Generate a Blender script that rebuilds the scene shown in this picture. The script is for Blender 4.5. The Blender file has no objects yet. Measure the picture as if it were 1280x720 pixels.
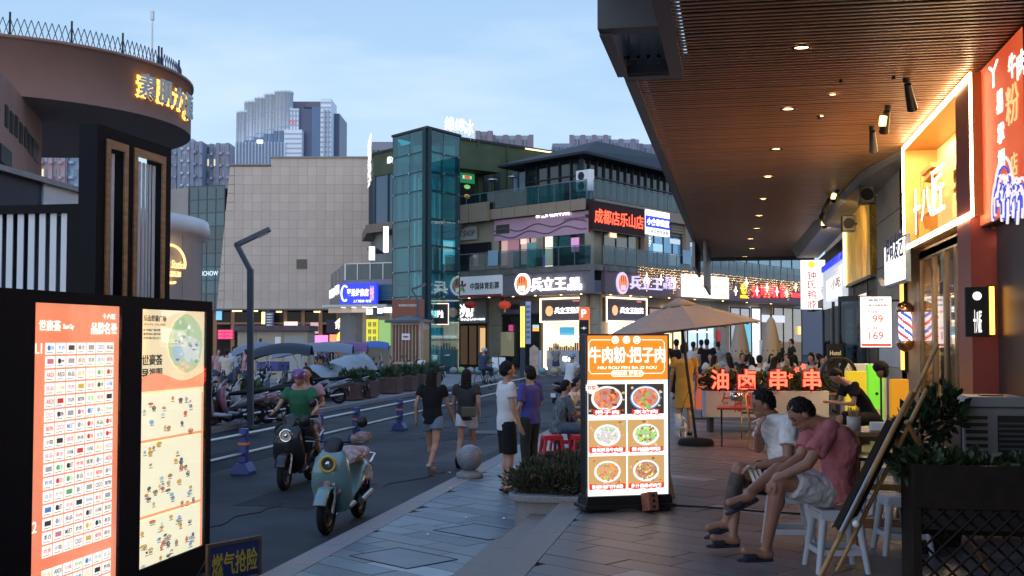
import bpy, bmesh, math, random
from mathutils import Vector, Matrix, Euler
R = math.radians
rnd = random.Random(7)
sc = bpy.context.scene
col = sc.collection

# ---------------------------------------------------------------- camera
FPX, YAW, PITCH, CZ = 1450.0, math.atan(275/1450), math.atan(61/1450), 1.75
cd = bpy.data.cameras.new('camera'); cam = bpy.data.objects.new('camera', cd); col.objects.link(cam)
cam.location = (0, 0, CZ); cam.rotation_euler = (R(90)+PITCH, 0, YAW)
cd.sensor_width = 36; cd.lens = FPX/1280*36; cd.clip_start = .1; cd.clip_end = 3000
sc.camera = cam
# ---------------------------------------------------------------- world / light
SUN_EL, SUN_ROT = R(3), R(190)
w = bpy.data.worlds.new("World"); sc.world = w; w.use_nodes = True
nt = w.node_tree; N = nt.nodes; L = nt.links
bg = N['Background']
sky = N.new('ShaderNodeTexSky'); sky.sky_type = 'NISHITA'; sky.sun_disc = False
sky.sun_elevation = SUN_EL; sky.sun_rotation = SUN_ROT; sky.air_density = 1.0; sky.dust_density = .3; sky.ozone_density = 4
tc = N.new('ShaderNodeTexCoord')
sep = N.new('ShaderNodeSeparateXYZ'); L.new(tc.outputs['Generated'], sep.inputs[0])
gr = N.new('ShaderNodeValToRGB'); L.new(sep.outputs['Z'], gr.inputs[0])
e = gr.color_ramp.elements
e[0].position = 0.0; e[0].color = (6.6, 8.2, 10.2, 1)
e[1].position = 1.0; e[1].color = (2.0, 4.6, 10.5, 1)
for p_, c_ in ((.1, (5.4, 7.3, 9.2, 1)), (.3, (3.7, 5.7, 8.2, 1))):
    q = e.new(p_); q.color = c_
mp = N.new('ShaderNodeMapping'); mp.inputs['Scale'].default_value = (1.2, 1.2, 5.5); L.new(tc.outputs['Generated'], mp.inputs[0])
nz = N.new('ShaderNodeTexNoise'); nz.inputs['Scale'].default_value = 2.2; nz.inputs['Detail'].default_value = 7; nz.inputs['Roughness'].default_value = .55
L.new(mp.outputs[0], nz.inputs[0])
cr = N.new('ShaderNodeValToRGB'); cr.color_ramp.elements[0].position = .42; cr.color_ramp.elements[1].position = .74
cr.color_ramp.elements[0].color = (0, 0, 0, 1); cr.color_ramp.elements[1].color = (.6, .6, .6, 1)
L.new(nz.outputs[0], cr.inputs[0])
m1 = N.new('ShaderNodeMixRGB'); m1.inputs[0].default_value = .2; L.new(gr.outputs[0], m1.inputs[1]); L.new(sky.outputs[0], m1.inputs[2])
m2 = N.new('ShaderNodeMixRGB'); L.new(cr.outputs[0], m2.inputs[0]); L.new(m1.outputs[0], m2.inputs[1]); m2.inputs[2].default_value = (6.6, 7.6, 8.9, 1)
gw = N.new('ShaderNodeMapRange'); gw.interpolation_type = 'SMOOTHSTEP'; L.new(sep.outputs['Y'], gw.inputs[0]); gw.inputs[1].default_value = .35; gw.inputs[2].default_value = -1; gw.inputs[3].default_value = 0; gw.inputs[4].default_value = 1
glow = N.new('ShaderNodeMixRGB'); glow.blend_type = 'MULTIPLY'; L.new(gw.outputs[0], glow.inputs[0]); L.new(m2.outputs[0], glow.inputs[1]); glow.inputs[2].default_value = (1.85, 1.6, 1.45, 1)   # western afterglow behind the camera
L.new(glow.outputs[0], bg.inputs[0]); bg.inputs[1].default_value = .125
sl = bpy.data.lights.new('sun', 'SUN'); sun = bpy.data.objects.new('sun', sl); col.objects.link(sun)
sl.energy = .3; sl.angle = R(25); sl.color = (1, .86, .78)
sun.rotation_euler = (R(90)-SUN_EL, 0, R(180)-SUN_ROT)
sc.view_settings.view_transform = 'Standard'; sc.view_settings.look = 'None'; sc.view_settings.exposure = .12; sc.view_settings.gamma = 1
sc.cycles.use_denoising = True
sc.cycles.max_bounces = 6; sc.cycles.diffuse_bounces = 3; sc.cycles.glossy_bounces = 3; sc.cycles.transmission_bounces = 4
sc.cycles.transparent_max_bounces = 12; sc.cycles.sample_clamp_indirect = 4

# ---------------------------------------------------------------- placing
Fw = Vector((-math.sin(YAW)*math.cos(PITCH), math.cos(YAW)*math.cos(PITCH), math.sin(PITCH)))
Rt = Vector((math.cos(YAW), math.sin(YAW), 0)); Up = Rt.cross(Fw)
Fh = Vector((-math.sin(YAW), math.cos(YAW), 0)); CAM = Vector((0, 0, CZ))
def ray(px, py): return Fw + Rt*((px-640)/FPX) + Up*((360-py)/FPX)
def G(px, py, z=0.0):
    d = ray(px, py); t = (z-CZ)/d.z; p = CAM+d*t; return Vector((p.x, p.y, z))
def D(px, py, dist):                      # at a horizontal distance in front of the camera
    d = ray(px, py); return CAM+d*(dist/d.dot(Fh))
def XP(px, py, X): d = ray(px, py); return CAM+d*(X/d.x)
def H(px, dist, z=0.0): p = D(px, 421, dist); return Vector((p.x, p.y, z))
WALK, ROAD = -.3, -.42
# ---------------------------------------------------------------- materials
MC = {}
def mat(name, c=(.5,.5,.5), rough=.6, metal=0, emit=0, ecol=None, var=0, vs=3, bump=0, bs=30, coat=0, stretch=None, c2=None, trans=0, sp=None):
    if name in MC: return MC[name]
    m = bpy.data.materials.new(name); m.use_nodes = True; t = m.node_tree; b = t.nodes['Principled BSDF']
    b.inputs['Base Color'].default_value = (*c, 1); b.inputs['Roughness'].default_value = rough; b.inputs['Metallic'].default_value = metal
    b.inputs['Specular IOR Level'].default_value = sp if sp is not None else (.18 if max(c) < .06 and not metal else .5)
    if coat: b.inputs['Coat Weight'].default_value = coat
    if trans: b.inputs['Transmission Weight'].default_value = trans
    if emit:
        b.inputs['Emission Color'].default_value = (*(ecol or c), 1); b.inputs['Emission Strength'].default_value = emit
    if var or bump or c2:
        co = t.nodes.new('ShaderNodeTexCoord'); src = co.outputs['Object']
        if stretch:
            mm = t.nodes.new('ShaderNodeMapping'); mm.inputs['Scale'].default_value = stretch; t.links.new(src, mm.inputs[0]); src = mm.outputs[0]
    if var or c2:
        n = t.nodes.new('ShaderNodeTexNoise'); n.inputs['Scale'].default_value = vs; n.inputs['Detail'].default_value = 6; t.links.new(src, n.inputs[0])
        r = t.nodes.new('ShaderNodeValToRGB'); r.color_ramp.elements[0].position = .3; r.color_ramp.elements[1].position = .7
        d = c2 or tuple(x*(1-var) for x in c); u = c if c2 else tuple(min(1, x*(1+var)) for x in c)
        r.color_ramp.elements[0].color = (*d, 1); r.color_ramp.elements[1].color = (*u, 1)
        t.links.new(n.outputs[0], r.inputs[0]); t.links.new(r.outputs[0], b.inputs['Base Color'])
        if emit and c2: t.links.new(r.outputs[0], b.inputs['Emission Color'])
    if bump:
        n2 = t.nodes.new('ShaderNodeTexNoise'); n2.inputs['Scale'].default_value = bs; n2.inputs['Detail'].default_value = 4; t.links.new(src, n2.inputs[0])
        bp = t.nodes.new('ShaderNodeBump'); bp.inputs['Strength'].default_value = bump; bp.inputs['Distance'].default_value = .02
        t.links.new(n2.outputs[0], bp.inputs['Height']); t.links.new(bp.outputs[0], b.inputs['Normal'])
    MC[name] = m; return m
def glass(name, tint=(.8,.9,.9), amount=.75, rough=.03, body=0, bc=(.05,.3,.32)):
    if name in MC: return MC[name]
    m = bpy.data.materials.new(name); m.use_nodes = True; t = m.node_tree; t.nodes.remove(t.nodes['Principled BSDF'])
    o = t.nodes['Material Output']; tr = t.nodes.new('ShaderNodeBsdfTransparent'); tr.inputs[0].default_value = (*[x*amount for x in tint], 1)
    g = t.nodes.new('ShaderNodeBsdfGlossy'); g.inputs['Roughness'].default_value = rough
    lw = t.nodes.new('ShaderNodeLayerWeight'); lw.inputs[0].default_value = .5; pw_ = t.nodes.new('ShaderNodeMath'); pw_.operation = 'POWER'; t.links.new(lw.outputs['Facing'], pw_.inputs[0]); pw_.inputs[1].default_value = 3.5
    f = t.nodes.new('ShaderNodeMath'); f.operation = 'MULTIPLY_ADD'; t.links.new(pw_.outputs[0], f.inputs[0]); f.inputs[1].default_value = .85; f.inputs[2].default_value = .05
    mx = t.nodes.new('ShaderNodeMixShader'); t.links.new(f.outputs[0], mx.inputs[0]); t.links.new(tr.outputs[0], mx.inputs[1]); t.links.new(g.outputs[0], mx.inputs[2])
    out = mx
    if body:
        df = t.nodes.new('ShaderNodeBsdfDiffuse'); df.inputs[0].default_value = (*bc, 1); out = t.nodes.new('ShaderNodeMixShader'); out.inputs[0].default_value = body; t.links.new(mx.outputs[0], out.inputs[1]); t.links.new(df.outputs[0], out.inputs[2])
    t.links.new(out.outputs[0], o.inputs[0]); MC[name] = m; return m
def em(name, c, s=1.5): return mat(name, tuple(x*.6 for x in c), .6, emit=s, ecol=c)
K = dict(
 asphalt=mat('asphalt', (.03,.037,.045), .7, var=.45, vs=.9, bump=.5, bs=70),
 granite=mat('granite', (.2,.2,.21), .6, var=.3, vs=60, bump=.1, bs=120),
 granite_dk=mat('granite_brown', (.17,.155,.15), .55, var=.3, vs=70, bump=.1),
 conc=mat('concrete', (.3,.29,.27), .8, var=.15, vs=.7, bump=.2),
 stone=mat('beige_stone', (.33,.27,.2), .6, var=.12, vs=1.5, bump=.1),
 black=mat('black_metal', (.018,.018,.021), .4, .3), dark=mat('dark_paint', (.03,.032,.038), .5, bump=.05),
 steel=mat('brushed_steel', (.45,.46,.48), .3, .9), chrome=mat('chrome', (.7,.7,.7), .12, 1),
 rubber=mat('rubber', (.015,.015,.016), .8, bump=.1), white=mat('white_paint', (.75,.75,.75), .45),
 greyp=mat('grey_plastic', (.38,.41,.46), .4), grey=mat('grey_panel', (.22,.22,.22), .6, var=.06, vs=.6),
 wood=mat('wood', (.3,.15,.06), .5, var=.35, vs=6, stretch=(1,1,8), bump=.1), bamboo=mat('bamboo', (.4,.22,.08), .5, var=.3, vs=9),
 ceil=mat('ceiling_wood', (.37,.185,.09), .4, var=.22, vs=1.6, stretch=(.5,6,2)),
 skin=mat('skin', (.42,.23,.16), .5, var=.07, vs=9), skin2=mat('skin_tan', (.28,.14,.095), .5, var=.08, vs=9),
 hair=mat('black_hair', (.012,.01,.01), .5, bump=.5, bs=120), glassc=glass('clear_glass', (.97,.99,.98), .97), glassd=glass('dark_glass', (.35,.45,.5), .5),
 glasst=glass('teal_glass', (.32,.62,.64), .68), glassb=glass('balustrade_glass', (.6,.75,.78), .75, body=.12, bc=(.05,.1,.11)),
 warm=em('warm_lamp', (1,.62,.28), 9), led=em('led_strip', (1,.78,.5), 4), ledw=em('led_white', (1,.97,.92), 3),
 white_l=em('lit_white', (1,.97,.94), 1.25), red_l=em('lit_red', (1,.05,.03), 2.2), blue_l=em('lit_blue', (.03,.05,.9), 1.1), yellow_l=em('lit_yellow', (1,.62,.05), 1.3),
 gold=mat('gold_letter', (.6,.4,.18), .35, .6), foliage=mat('leaf_green', (.035,.065,.026), .6, var=.4, vs=3), foliage2=mat('leaf_dark', (.028,.05,.024), .6, var=.4, vs=3),
)
# ---------------------------------------------------------------- mesh builder
WM = {}
I4 = Matrix.Identity(4)
def frame(o, xdir=None, rz=0.0):
    if xdir is not None: rz = math.atan2(xdir.y, xdir.x)
    return Matrix.Translation(o) @ Matrix.Rotation(rz, 4, 'Z')
class MB:
    def __init__(s, F=I4): s.v = []; s.f = []; s.m = []; s.sm = []; s.F = F
    def add(s, vs, fs, mi=0, sm=False, T=None):
        k = len(s.v); FF = s.F @ T if T is not None else s.F
        s.v += [FF @ Vector(p) for p in vs]
        for f in fs: s.f.append([k+i for i in f]); s.m.append(mi); s.sm.append(sm)
        return s
    def box(s, x0, x1, y0, y1, z0, z1, mi=0, T=None):
        v = [(x, y, z) for z in (z0, z1) for y in (y0, y1) for x in (x0, x1)]
        return s.add(v, [(0,2,3,1),(4,5,7,6),(0,1,5,4),(2,6,7,3),(0,4,6,2),(1,3,7,5)], mi, False, T)
    def cb(s, c, d, mi=0, T=None): return s.box(c[0]-d[0]/2, c[0]+d[0]/2, c[1]-d[1]/2, c[1]+d[1]/2, c[2]-d[2]/2, c[2]+d[2]/2, mi, T)
    def cyl(s, a, b, r0, r1=None, n=10, mi=0, cap=True, e=1.0, side=None, sm=True):
        a = Vector(a); b = Vector(b); r1 = r0 if r1 is None else r1; d = (b-a)
        if d.length < 1e-6: return s
        d.normalize(); u = (Vector(side) if side is not None else (Vector((0,0,1)) if abs(d.z) < .9 else Vector((1,0,0))))
        u = (u - d*u.dot(d)).normalized(); w_ = d.cross(u)
        v = [a+(u*math.cos(2*math.pi*i/n)+w_*math.sin(2*math.pi*i/n)*e)*r0 for i in range(n)]+[b+(u*math.cos(2*math.pi*i/n)+w_*math.sin(2*math.pi*i/n)*e)*r1 for i in range(n)]
        s.add(v, [(i, (i+1) % n, n+(i+1) % n, n+i) for i in range(n)], mi, sm)
        if cap: s.add(v, [tuple(range(n-1,-1,-1)), tuple(range(n, 2*n))], mi)
        return s
    def cap(s, a, b, r0, r1=None, n=10, mi=0):
        r1 = r0 if r1 is None else r1; s.cyl(a, b, r0, r1, n, mi); s.ell(a, (r0,)*3, n=n, mi=mi); s.ell(b, (r1,)*3, n=n, mi=mi); return s
    def ell(s, c, r, rot=None, n=12, mi=0, m=None):
        m = m or max(5, n//2+1); v = []; rm = rot.to_4x4() if rot is not None else I4
        for j in range(m+1):
            t = math.pi*j/m
            for i in range(n): p = 2*math.pi*i/n; v.append((r[0]*math.sin(t)*math.cos(p), r[1]*math.sin(t)*math.sin(p), r[2]*math.cos(t)))
        f = [(j*n+i, (j+1)*n+i, (j+1)*n+(i+1) % n, j*n+(i+1) % n) for j in range(m) for i in range(n)]
        return s.add(v, f, mi, True, Matrix.Translation(Vector(c)) @ rm)
    def lathe(s, prof, c=(0,0,0), n=24, mi=0, ex=1, ey=1, a0=0, a1=360, T=None, sm=True):
        full = abs(a1-a0) >= 360; k = n if full else n+1
        v = [(c[0]+r*math.cos(R(a0+(a1-a0)*i/n))*ex, c[1]+r*math.sin(R(a0+(a1-a0)*i/n))*ey, c[2]+z) for (r, z) in prof for i in range(k)]
        f = [(j*k+i, j*k+(i+1) % k, (j+1)*k+(i+1) % k, (j+1)*k+i) for j in range(len(prof)-1) for i in range(n)]
        return s.add(v, f, mi, sm, T)
    def tube(s, pts, r, n=8, mi=0, closed=False):
        pts = [Vector(p) for p in pts]; k = len(pts); v = []; up = None
        for i, p in enumerate(pts):
            d = ((pts[(i+1) % k] if closed or i < k-1 else p)-(pts[i-1] if closed or i > 0 else p)).normalized()
            if up is None: up = Vector((0,0,1)) if abs(d.z) < .9 else Vector((1,0,0))
            up = (up-d*up.dot(d)).normalized(); w_ = d.cross(up); rr = r[i] if isinstance(r, (list, tuple)) else r
            v += [p+(up*math.cos(2*math.pi*j/n)+w_*math.sin(2*math.pi*j/n))*rr for j in range(n)]
        f = [(i*n+j, i*n+(j+1) % n, ((i+1) % k)*n+(j+1) % n, ((i+1) % k)*n+j) for i in range(k if closed else k-1) for j in range(n)]
        s.add(v, f, mi, True)
        if not closed: s.add(v, [tuple(range(n-1,-1,-1)), tuple(range((k-1)*n, k*n))], mi)
        return s
    def loft(s, rings, mi=0, n=16, cap=True):            # rings: (centre, ux, uy) half-axis vectors
        v = []
        for c, ux, uy in rings:
            c, ux, uy = Vector(c), Vector(ux), Vector(uy)
            v += [c+ux*math.cos(2*math.pi*i/n)+uy*math.sin(2*math.pi*i/n) for i in range(n)]
        k = len(rings)
        s.add(v, [(j*n+i, j*n+(i+1) % n, (j+1)*n+(i+1) % n, (j+1)*n+i) for j in range(k-1) for i in range(n)], mi, True)
        if cap: s.add(v, [tuple(range(n-1,-1,-1)), tuple(range((k-1)*n, k*n))], mi)
        return s
    def prism(s, poly, y0, y1, mi=0, ax='y', T=None):
        n = len(poly)
        g = {'y': lambda p, q: (p[0], q, p[1]), 'x': lambda p, q: (q, p[0], p[1]), 'z': lambda p, q: (p[0], p[1], q)}[ax]
        v = [g(p, y0) for p in poly]+[g(p, y1) for p in poly]
        return s.add(v, [tuple(range(n)), tuple(range(2*n-1, n-1, -1))]+[(i, n+i, n+(i+1) % n, (i+1) % n) for i in range(n)], mi, False, T)
    def quad(s, *p, mi=0): return s.add(list(p), [tuple(range(len(p)))], mi)
    def build(s, name, mats, parent=None, bev=0, mods=None, label=None, recalc=True):
        o = bpy.data.objects.new(name, s.mesh(name, mats, WM[parent.name].inverted() if parent is not None else None, recalc)); col.objects.link(o)
        if parent is not None: o.parent = parent; WM[o.name] = WM[parent.name]
        else: WM[o.name] = I4
        if bev:
            b = o.modifiers.new('bevel', 'BEVEL'); b.width = bev; b.segments = 2; b.limit_method = 'ANGLE'; b.angle_limit = R(40)
        if label: o['label'] = label
        return o
    def mesh(s, name, mats, P=None, recalc=True):
        me = bpy.data.meshes.new(name); me.from_pydata([P @ p for p in s.v] if P is not None else s.v, [], s.f)
        for m in (mats if isinstance(mats, (list, tuple)) else [mats]): me.materials.append(m)
        me.polygons.foreach_set('material_index', s.m); me.polygons.foreach_set('use_smooth', s.sm)
        if recalc and len(s.f) < 60000:
            b = bmesh.new(); b.from_mesh(me); bmesh.ops.recalc_face_normals(b, faces=b.faces); b.to_mesh(me); b.free()
        me.update(); return me
def tag(o, label=None, cat=None, group=None, kind=None):
    if label: o['label'] = label
    if cat: o['category'] = cat
    if group: o['group'] = group
    if kind: o['kind'] = kind
    return o
def root(name, label, cat, F=I4, group=None):
    if isinstance(F, (Vector, tuple)): F = Matrix.Translation(Vector(F))
    o = bpy.data.objects.new(name, None); col.objects.link(o); o.matrix_world = F; o.empty_display_size = .2
    o.location = F.translation; o.rotation_euler = F.to_euler(); o.scale = F.to_scale(); WM[o.name] = F.copy(); return tag(o, label, cat, group)
def inst(me, name, parent, T, label=None):
    o = bpy.data.objects.new(name, me); col.objects.link(o); o.parent = parent
    ML = WM[parent.name].inverted() @ T if parent is not None else T
    o.location, q, o.scale = ML.decompose(); o.rotation_euler = q.to_euler(); WM[o.name] = T.copy()
    if label: o['label'] = label
    return o
def struct(o): o['kind'] = 'structure'; return o
def kids(o, kc): return kc.get(o.name, [])
def copy_thing(r, F, label=None, group=None, swap=None):
    kc = {}
    for o in col.objects:
        if o.parent: kc.setdefault(o.parent.name, []).append(o)
    def rec(o, par):
        c = o.copy(); col.objects.link(c); WM[c.name] = WM.get(o.name, I4)
        if par is not None: c.parent = par
        if swap and c.type == 'MESH':
            ms = [x.material for x in c.material_slots]
            if any(x in swap for x in ms):
                for sl_ in c.material_slots:
                    mo_ = sl_.material
                    if mo_ in swap: sl_.link = 'OBJECT'; sl_.material = swap[mo_]
        for ch in kc.get(o.name, []): rec(ch, c)
        return c
    c = rec(r, None); c.location = F.translation; c.rotation_euler = F.to_euler(); c.scale = F.to_scale(); WM[c.name] = F.copy()
    if label: c['label'] = label
    if group: c['group'] = group
    return c
# text in a frame: x right, z up, facing -y; fitted into the box (centre cx,cz, width w, height h)
TCACHE = {}
def text(s, F, cx, cz, w, h, y, m, parent, name='lettering', depth=.01, bold=.02, keep=False, shear=0, spacing=1.0, label=None, rot=0, bar=None):
    key = (s, bold, shear, spacing)
    if key not in TCACHE:
        cu = bpy.data.curves.new('t', 'FONT'); cu.body = s; cu.size = 1; cu.offset = bold*.45; cu.extrude = .05; cu.shear = shear; cu.space_character = spacing
        cu.align_x = 'CENTER'; cu.space_line = 1.0; cu.resolution_u = 3
        to = bpy.data.objects.new('t', cu); me = bpy.data.meshes.new_from_object(to)
        bpy.data.objects.remove(to); bpy.data.curves.remove(cu)
        xs = [v.co.x for v in me.vertices]; ys = [v.co.y for v in me.vertices]
        TCACHE[key] = ([tuple(v.co) for v in me.vertices], [tuple(p.vertices) for p in me.polygons], (min(xs), max(xs), min(ys), max(ys)) if xs else (0,1,0,1)); bpy.data.meshes.remove(me)
    vs, fs, (a, b, c, d) = TCACHE[key]
    sx = w/(b-a); sy = h/(d-c)
    if keep: sx = sy = min(sx, sy)
    k = depth/.1; cr_, sr_ = math.cos(rot), math.sin(rot); pts = []
    for p in vs:
        X = (p[0]-(a+b)/2)*sx; Z = (p[1]-(c+d)/2)*sy; pts.append((cx+X*cr_-Z*sr_, y-(p[2]+.05)*k, cz+X*sr_+Z*cr_))
    if bar is not None: bar.F = F; bar.add(pts, fs, m); return bar
    b_ = MB(F); b_.add(pts, fs); return b_.build(name, m, parent, label=label, recalc=False)
def led_frame(b, x0, x1, z0, z1, y, t=.05, mi=0, d=.03):
    b.box(x0, x1, y-d, y, z0, z0+t, mi); b.box(x0, x1, y-d, y, z1-t, z1, mi); b.box(x0, x0+t, y-d, y, z0+t, z1-t, mi); b.box(x1-t, x1, y-d, y, z0+t, z1-t, mi)
class Fac:                                  # a vertical plane through two ground points; pixel rectangles of the photo give sizes on it
    def __init__(s, A, B):
        s.A = Vector((A.x, A.y, 0)); s.d = Vector((B.x-A.x, B.y-A.y, 0)); s.L = s.d.length; s.d.normalize(); s.F = frame(s.A, s.d); s.n = Vector((s.d.y, -s.d.x, 0))
    def sz(s, px, py, off=0.0):
        d = ray(px, py); A = s.A+s.n*off; t = (A-CAM).dot(s.n)/d.dot(s.n); p = CAM+d*t; return ((p-s.A).dot(s.d), p.z)
    def rc(s, x0, y0, x1, y1, off=0.0):     # pixel rectangle -> (s0, s1, z0, z1)
        xm, ym = (x0+x1)/2, (y0+y1)/2
        return s.sz(x0, ym, off)[0], s.sz(x1, ym, off)[0], s.sz(xm, y1, off)[1], s.sz(xm, y0, off)[1]
    def box(s, b, x0, y0, x1, y1, d0=-.05, d1=0, mi=0, off=0.0):
        a, c, z0, z1 = s.rc(x0, y0, x1, y1, off); b.box(a, c, d0, d1, z0, z1, mi); return a, c, z0, z1
    def text(s, t, x0, y0, x1, y1, m, parent, y=-.06, **k):
        a, c, z0, z1 = s.rc(x0, y0, x1, y1, -y); return text(t, s.F, (a+c)/2, (z0+z1)/2, c-a, z1-z0, y, m, parent, **k)
def panel(me_cache, parent, F, x, y, z, w, h, d, m, name='wall_panel'):
    key = (round(w,3), round(h,3), round(d,3), m.name)
    if key not in me_cache: me_cache[key] = MB().box(0, w, 0, d, 0, h).mesh(name, m)
    return inst(me_cache[key], name, parent, F @ Matrix.Translation((x, y, z)))
PC = {}
# ================================================================ ground
g = MB().quad((-300,-40,ROAD), (300,-40,ROAD), (300,900,ROAD), (-300,900,ROAD)); struct(g.build('road', K['asphalt']))
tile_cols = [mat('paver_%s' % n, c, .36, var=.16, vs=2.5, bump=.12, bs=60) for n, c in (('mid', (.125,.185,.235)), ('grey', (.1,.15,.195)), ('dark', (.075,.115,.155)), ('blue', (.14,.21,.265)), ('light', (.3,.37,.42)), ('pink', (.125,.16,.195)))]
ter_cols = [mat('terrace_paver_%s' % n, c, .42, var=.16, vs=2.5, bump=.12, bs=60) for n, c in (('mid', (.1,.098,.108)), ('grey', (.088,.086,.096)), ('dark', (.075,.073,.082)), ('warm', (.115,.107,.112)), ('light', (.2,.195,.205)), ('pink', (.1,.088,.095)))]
TW, TL, ANG = .30, .95, R(34)                 # strips of paving laid at an angle
d1 = Vector((-math.cos(ANG), math.sin(ANG), 0)); d2 = Vector((math.sin(ANG), math.cos(ANG), 0))
def clip_poly(P, axis, lim, keep_less):
    out = []
    for i in range(len(P)):
        a, b = P[i], P[(i+1) % len(P)]; ia = (a[axis] <= lim) == keep_less or a[axis] == lim; ib = (b[axis] <= lim) == keep_less or b[axis] == lim
        if ia: out.append(a)
        if ia != ib:
            t = (lim-a[axis])/(b[axis]-a[axis]); out.append((a[0]+t*(b[0]-a[0]), a[1]+t*(b[1]-a[1])))
    return out
def pave(x0, x1, y0, y1, z, parent, ymax, seed, nmax=300, cut=None, tile_cols=tile_cols):
    r = random.Random(seed); tiles = []
    for i in range(-90, 110):
        off = r.uniform(0, TL)
        for j in range(-60, 70):
            c0 = d2*(i*TW)+d1*(j*TL+off); g_ = .006
            P = [(c0+d1*a+d2*b) for a, b in ((g_, g_), (TL-g_, g_), (TL-g_, TW-g_), (g_, TW-g_))]
            P = [(p.x, p.y) for p in P]
            cx = sum(p[0] for p in P)/4; cy = sum(p[1] for p in P)/4
            if cx < x0-1 or cx > x1+1 or cy < y0-1 or cy > min(y1, ymax)+1: continue
            for ax, lim, less in ((0, x0, False), (0, x1, True), (1, y0, False), (1, y1, True)):
                if P: P = clip_poly(P, ax, lim, less)
            if len(P) < 3: continue
            a = abs(sum(P[k][0]*P[(k+1) % len(P)][1]-P[(k+1) % len(P)][0]*P[k][1] for k in range(len(P))))/2
            if a < .02 or (cut and cut(cx, cy)): continue
            d = Vector((cx, cy, z))-CAM; q = d.dot(Fh)
            u = d.dot(Rt)/max(q, .1)*FPX+640
            vis = 0 < u < 1280 and q > 7
            tiles.append((0 if vis else 1, cy, P))
    tiles.sort(key=lambda t: (t[0], t[1])); rest = [MB() for _ in tile_cols]; n = 0
    for nv, cy, P in tiles:
        k = r.choices(range(6), (5,4,3,3,1.1,3))[0]; h = z+r.uniform(-.0015, .0015)
        if nv == 0 and n < nmax:
            b = MB(); b.prism([(p[0], p[1]) for p in P], h-.03, h, ax='z'); b.build('paver', tile_cols[k], parent); n += 1
        else: rest[k].prism([(p[0], p[1]) for p in P], h-.03, h, ax='z')
    allr = MB()
    for k, b in enumerate(rest):
        for f in b.f: pass
        allr.v_off = len(allr.v); kk = len(allr.v); allr.v += b.v; allr.f += [[i+kk for i in f] for f in b.f]; allr.m += [k]*len(b.f); allr.sm += b.sm
    if allr.f: tag(allr.build('pavers', tile_cols, parent, recalc=False), kind='stuff')
joint = mat('joint_mortar', (.04,.042,.045), .9, bump=.2)
far_tile = mat('far_paving', (.15,.155,.165), .5, var=.25, vs=1.1, stretch=(1,.5,1), bump=.1)
# terrace (upper level), pavement (lower level)
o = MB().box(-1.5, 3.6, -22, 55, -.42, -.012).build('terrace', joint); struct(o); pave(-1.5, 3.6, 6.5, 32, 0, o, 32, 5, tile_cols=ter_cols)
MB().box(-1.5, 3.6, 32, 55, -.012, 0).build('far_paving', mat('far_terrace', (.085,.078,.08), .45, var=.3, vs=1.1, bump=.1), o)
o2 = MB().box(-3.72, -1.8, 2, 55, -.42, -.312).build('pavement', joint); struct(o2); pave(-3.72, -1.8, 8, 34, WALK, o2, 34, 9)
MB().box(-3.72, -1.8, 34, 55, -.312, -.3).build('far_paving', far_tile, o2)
kerb = root('kerb', None, None, (0, 0, 0)); kerb['kind'] = 'structure'
kme = MB().box(-.14, .14, .004, .996, -.12, 0).mesh('kerb_stone', K['granite'])
for i in range(6, 55): inst(kme, 'kerb_stone', kerb, Matrix.Translation((-3.86, i, WALK+.004)))
st = root('entrance_steps', None, None, (0, 0, 0)); st['kind'] = 'structure'
for a, b, z in ((-1.8, -1.5, .004), (-2.15, -1.8, -.148), (-2.38, -2.15, -.294)):
    for k in range(5): MB().box(a+.003, b-.003, 2.2+k*2.03, 2.2+(k+1)*2.03-.006, z-.28 if z > -.2 else z-.05, z).build('stone_slab', K['granite_dk'], st)
for k in range(14): MB().box(-1.8, -1.503, 14.8+k*2, 14.8+(k+1)*2-.006, -.42, .004).build('stone_slab', K['granite_dk'], st)
# manhole frames let into the pavement
for (xa, ya, xb, yb) in ((460, 690, 545, 705), (560, 655, 640, 675)):
    A_ = G(xa, yb, WALK); B_ = G(xb, ya, WALK); c = (A_+B_)/2
    o = root('manhole_cover', {460: 'slim steel edged inspection cover let into the blue paving beside the kerb', 560: 'steel edged inspection cover in the paving next to the stone planter steps'}[xa], 'manhole cover', Matrix.Translation((c.x, c.y, WALK)))
    F = frame(Vector((c.x, c.y, WALK)), rz=math.pi-ANG); b = MB(F)
    for s in (-1, 1): b.box(-.42, .42, s*.3-.008, s*.3+.008, 0, .006); b.box(s*.42-.008, s*.42+.008, -.292, .292, 0, .006)
    b.build('frame', K['black'], o); MB(F).box(-.41, .41, -.29, .29, -.001, .003).build('cover', tile_cols[1], o)
# litter
for px, py, z, w_l in ((562, 592, ROAD,'on the road just left of the stone ball'), (563, 612, WALK,'on the pavement edge in front of the stone ball'), (630, 650, WALK,'just left of the stone planter corner'), (583, 649, WALK,'in the middle of the blue paving'), (535, 670, WALK,'nearest the camera on the blue paving'), (605, 582, ROAD,'on the road just behind the stone ball')):
    p = G(px, py, z); b = MB().ell((p.x, p.y, z+.02), (.02, .016, .01), n=7); tag(b.build('paper_scrap', K['white']), 'small white scrap of paper '+w_l, 'litter', 'scraps of white litter on the ground and kerb')
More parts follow.
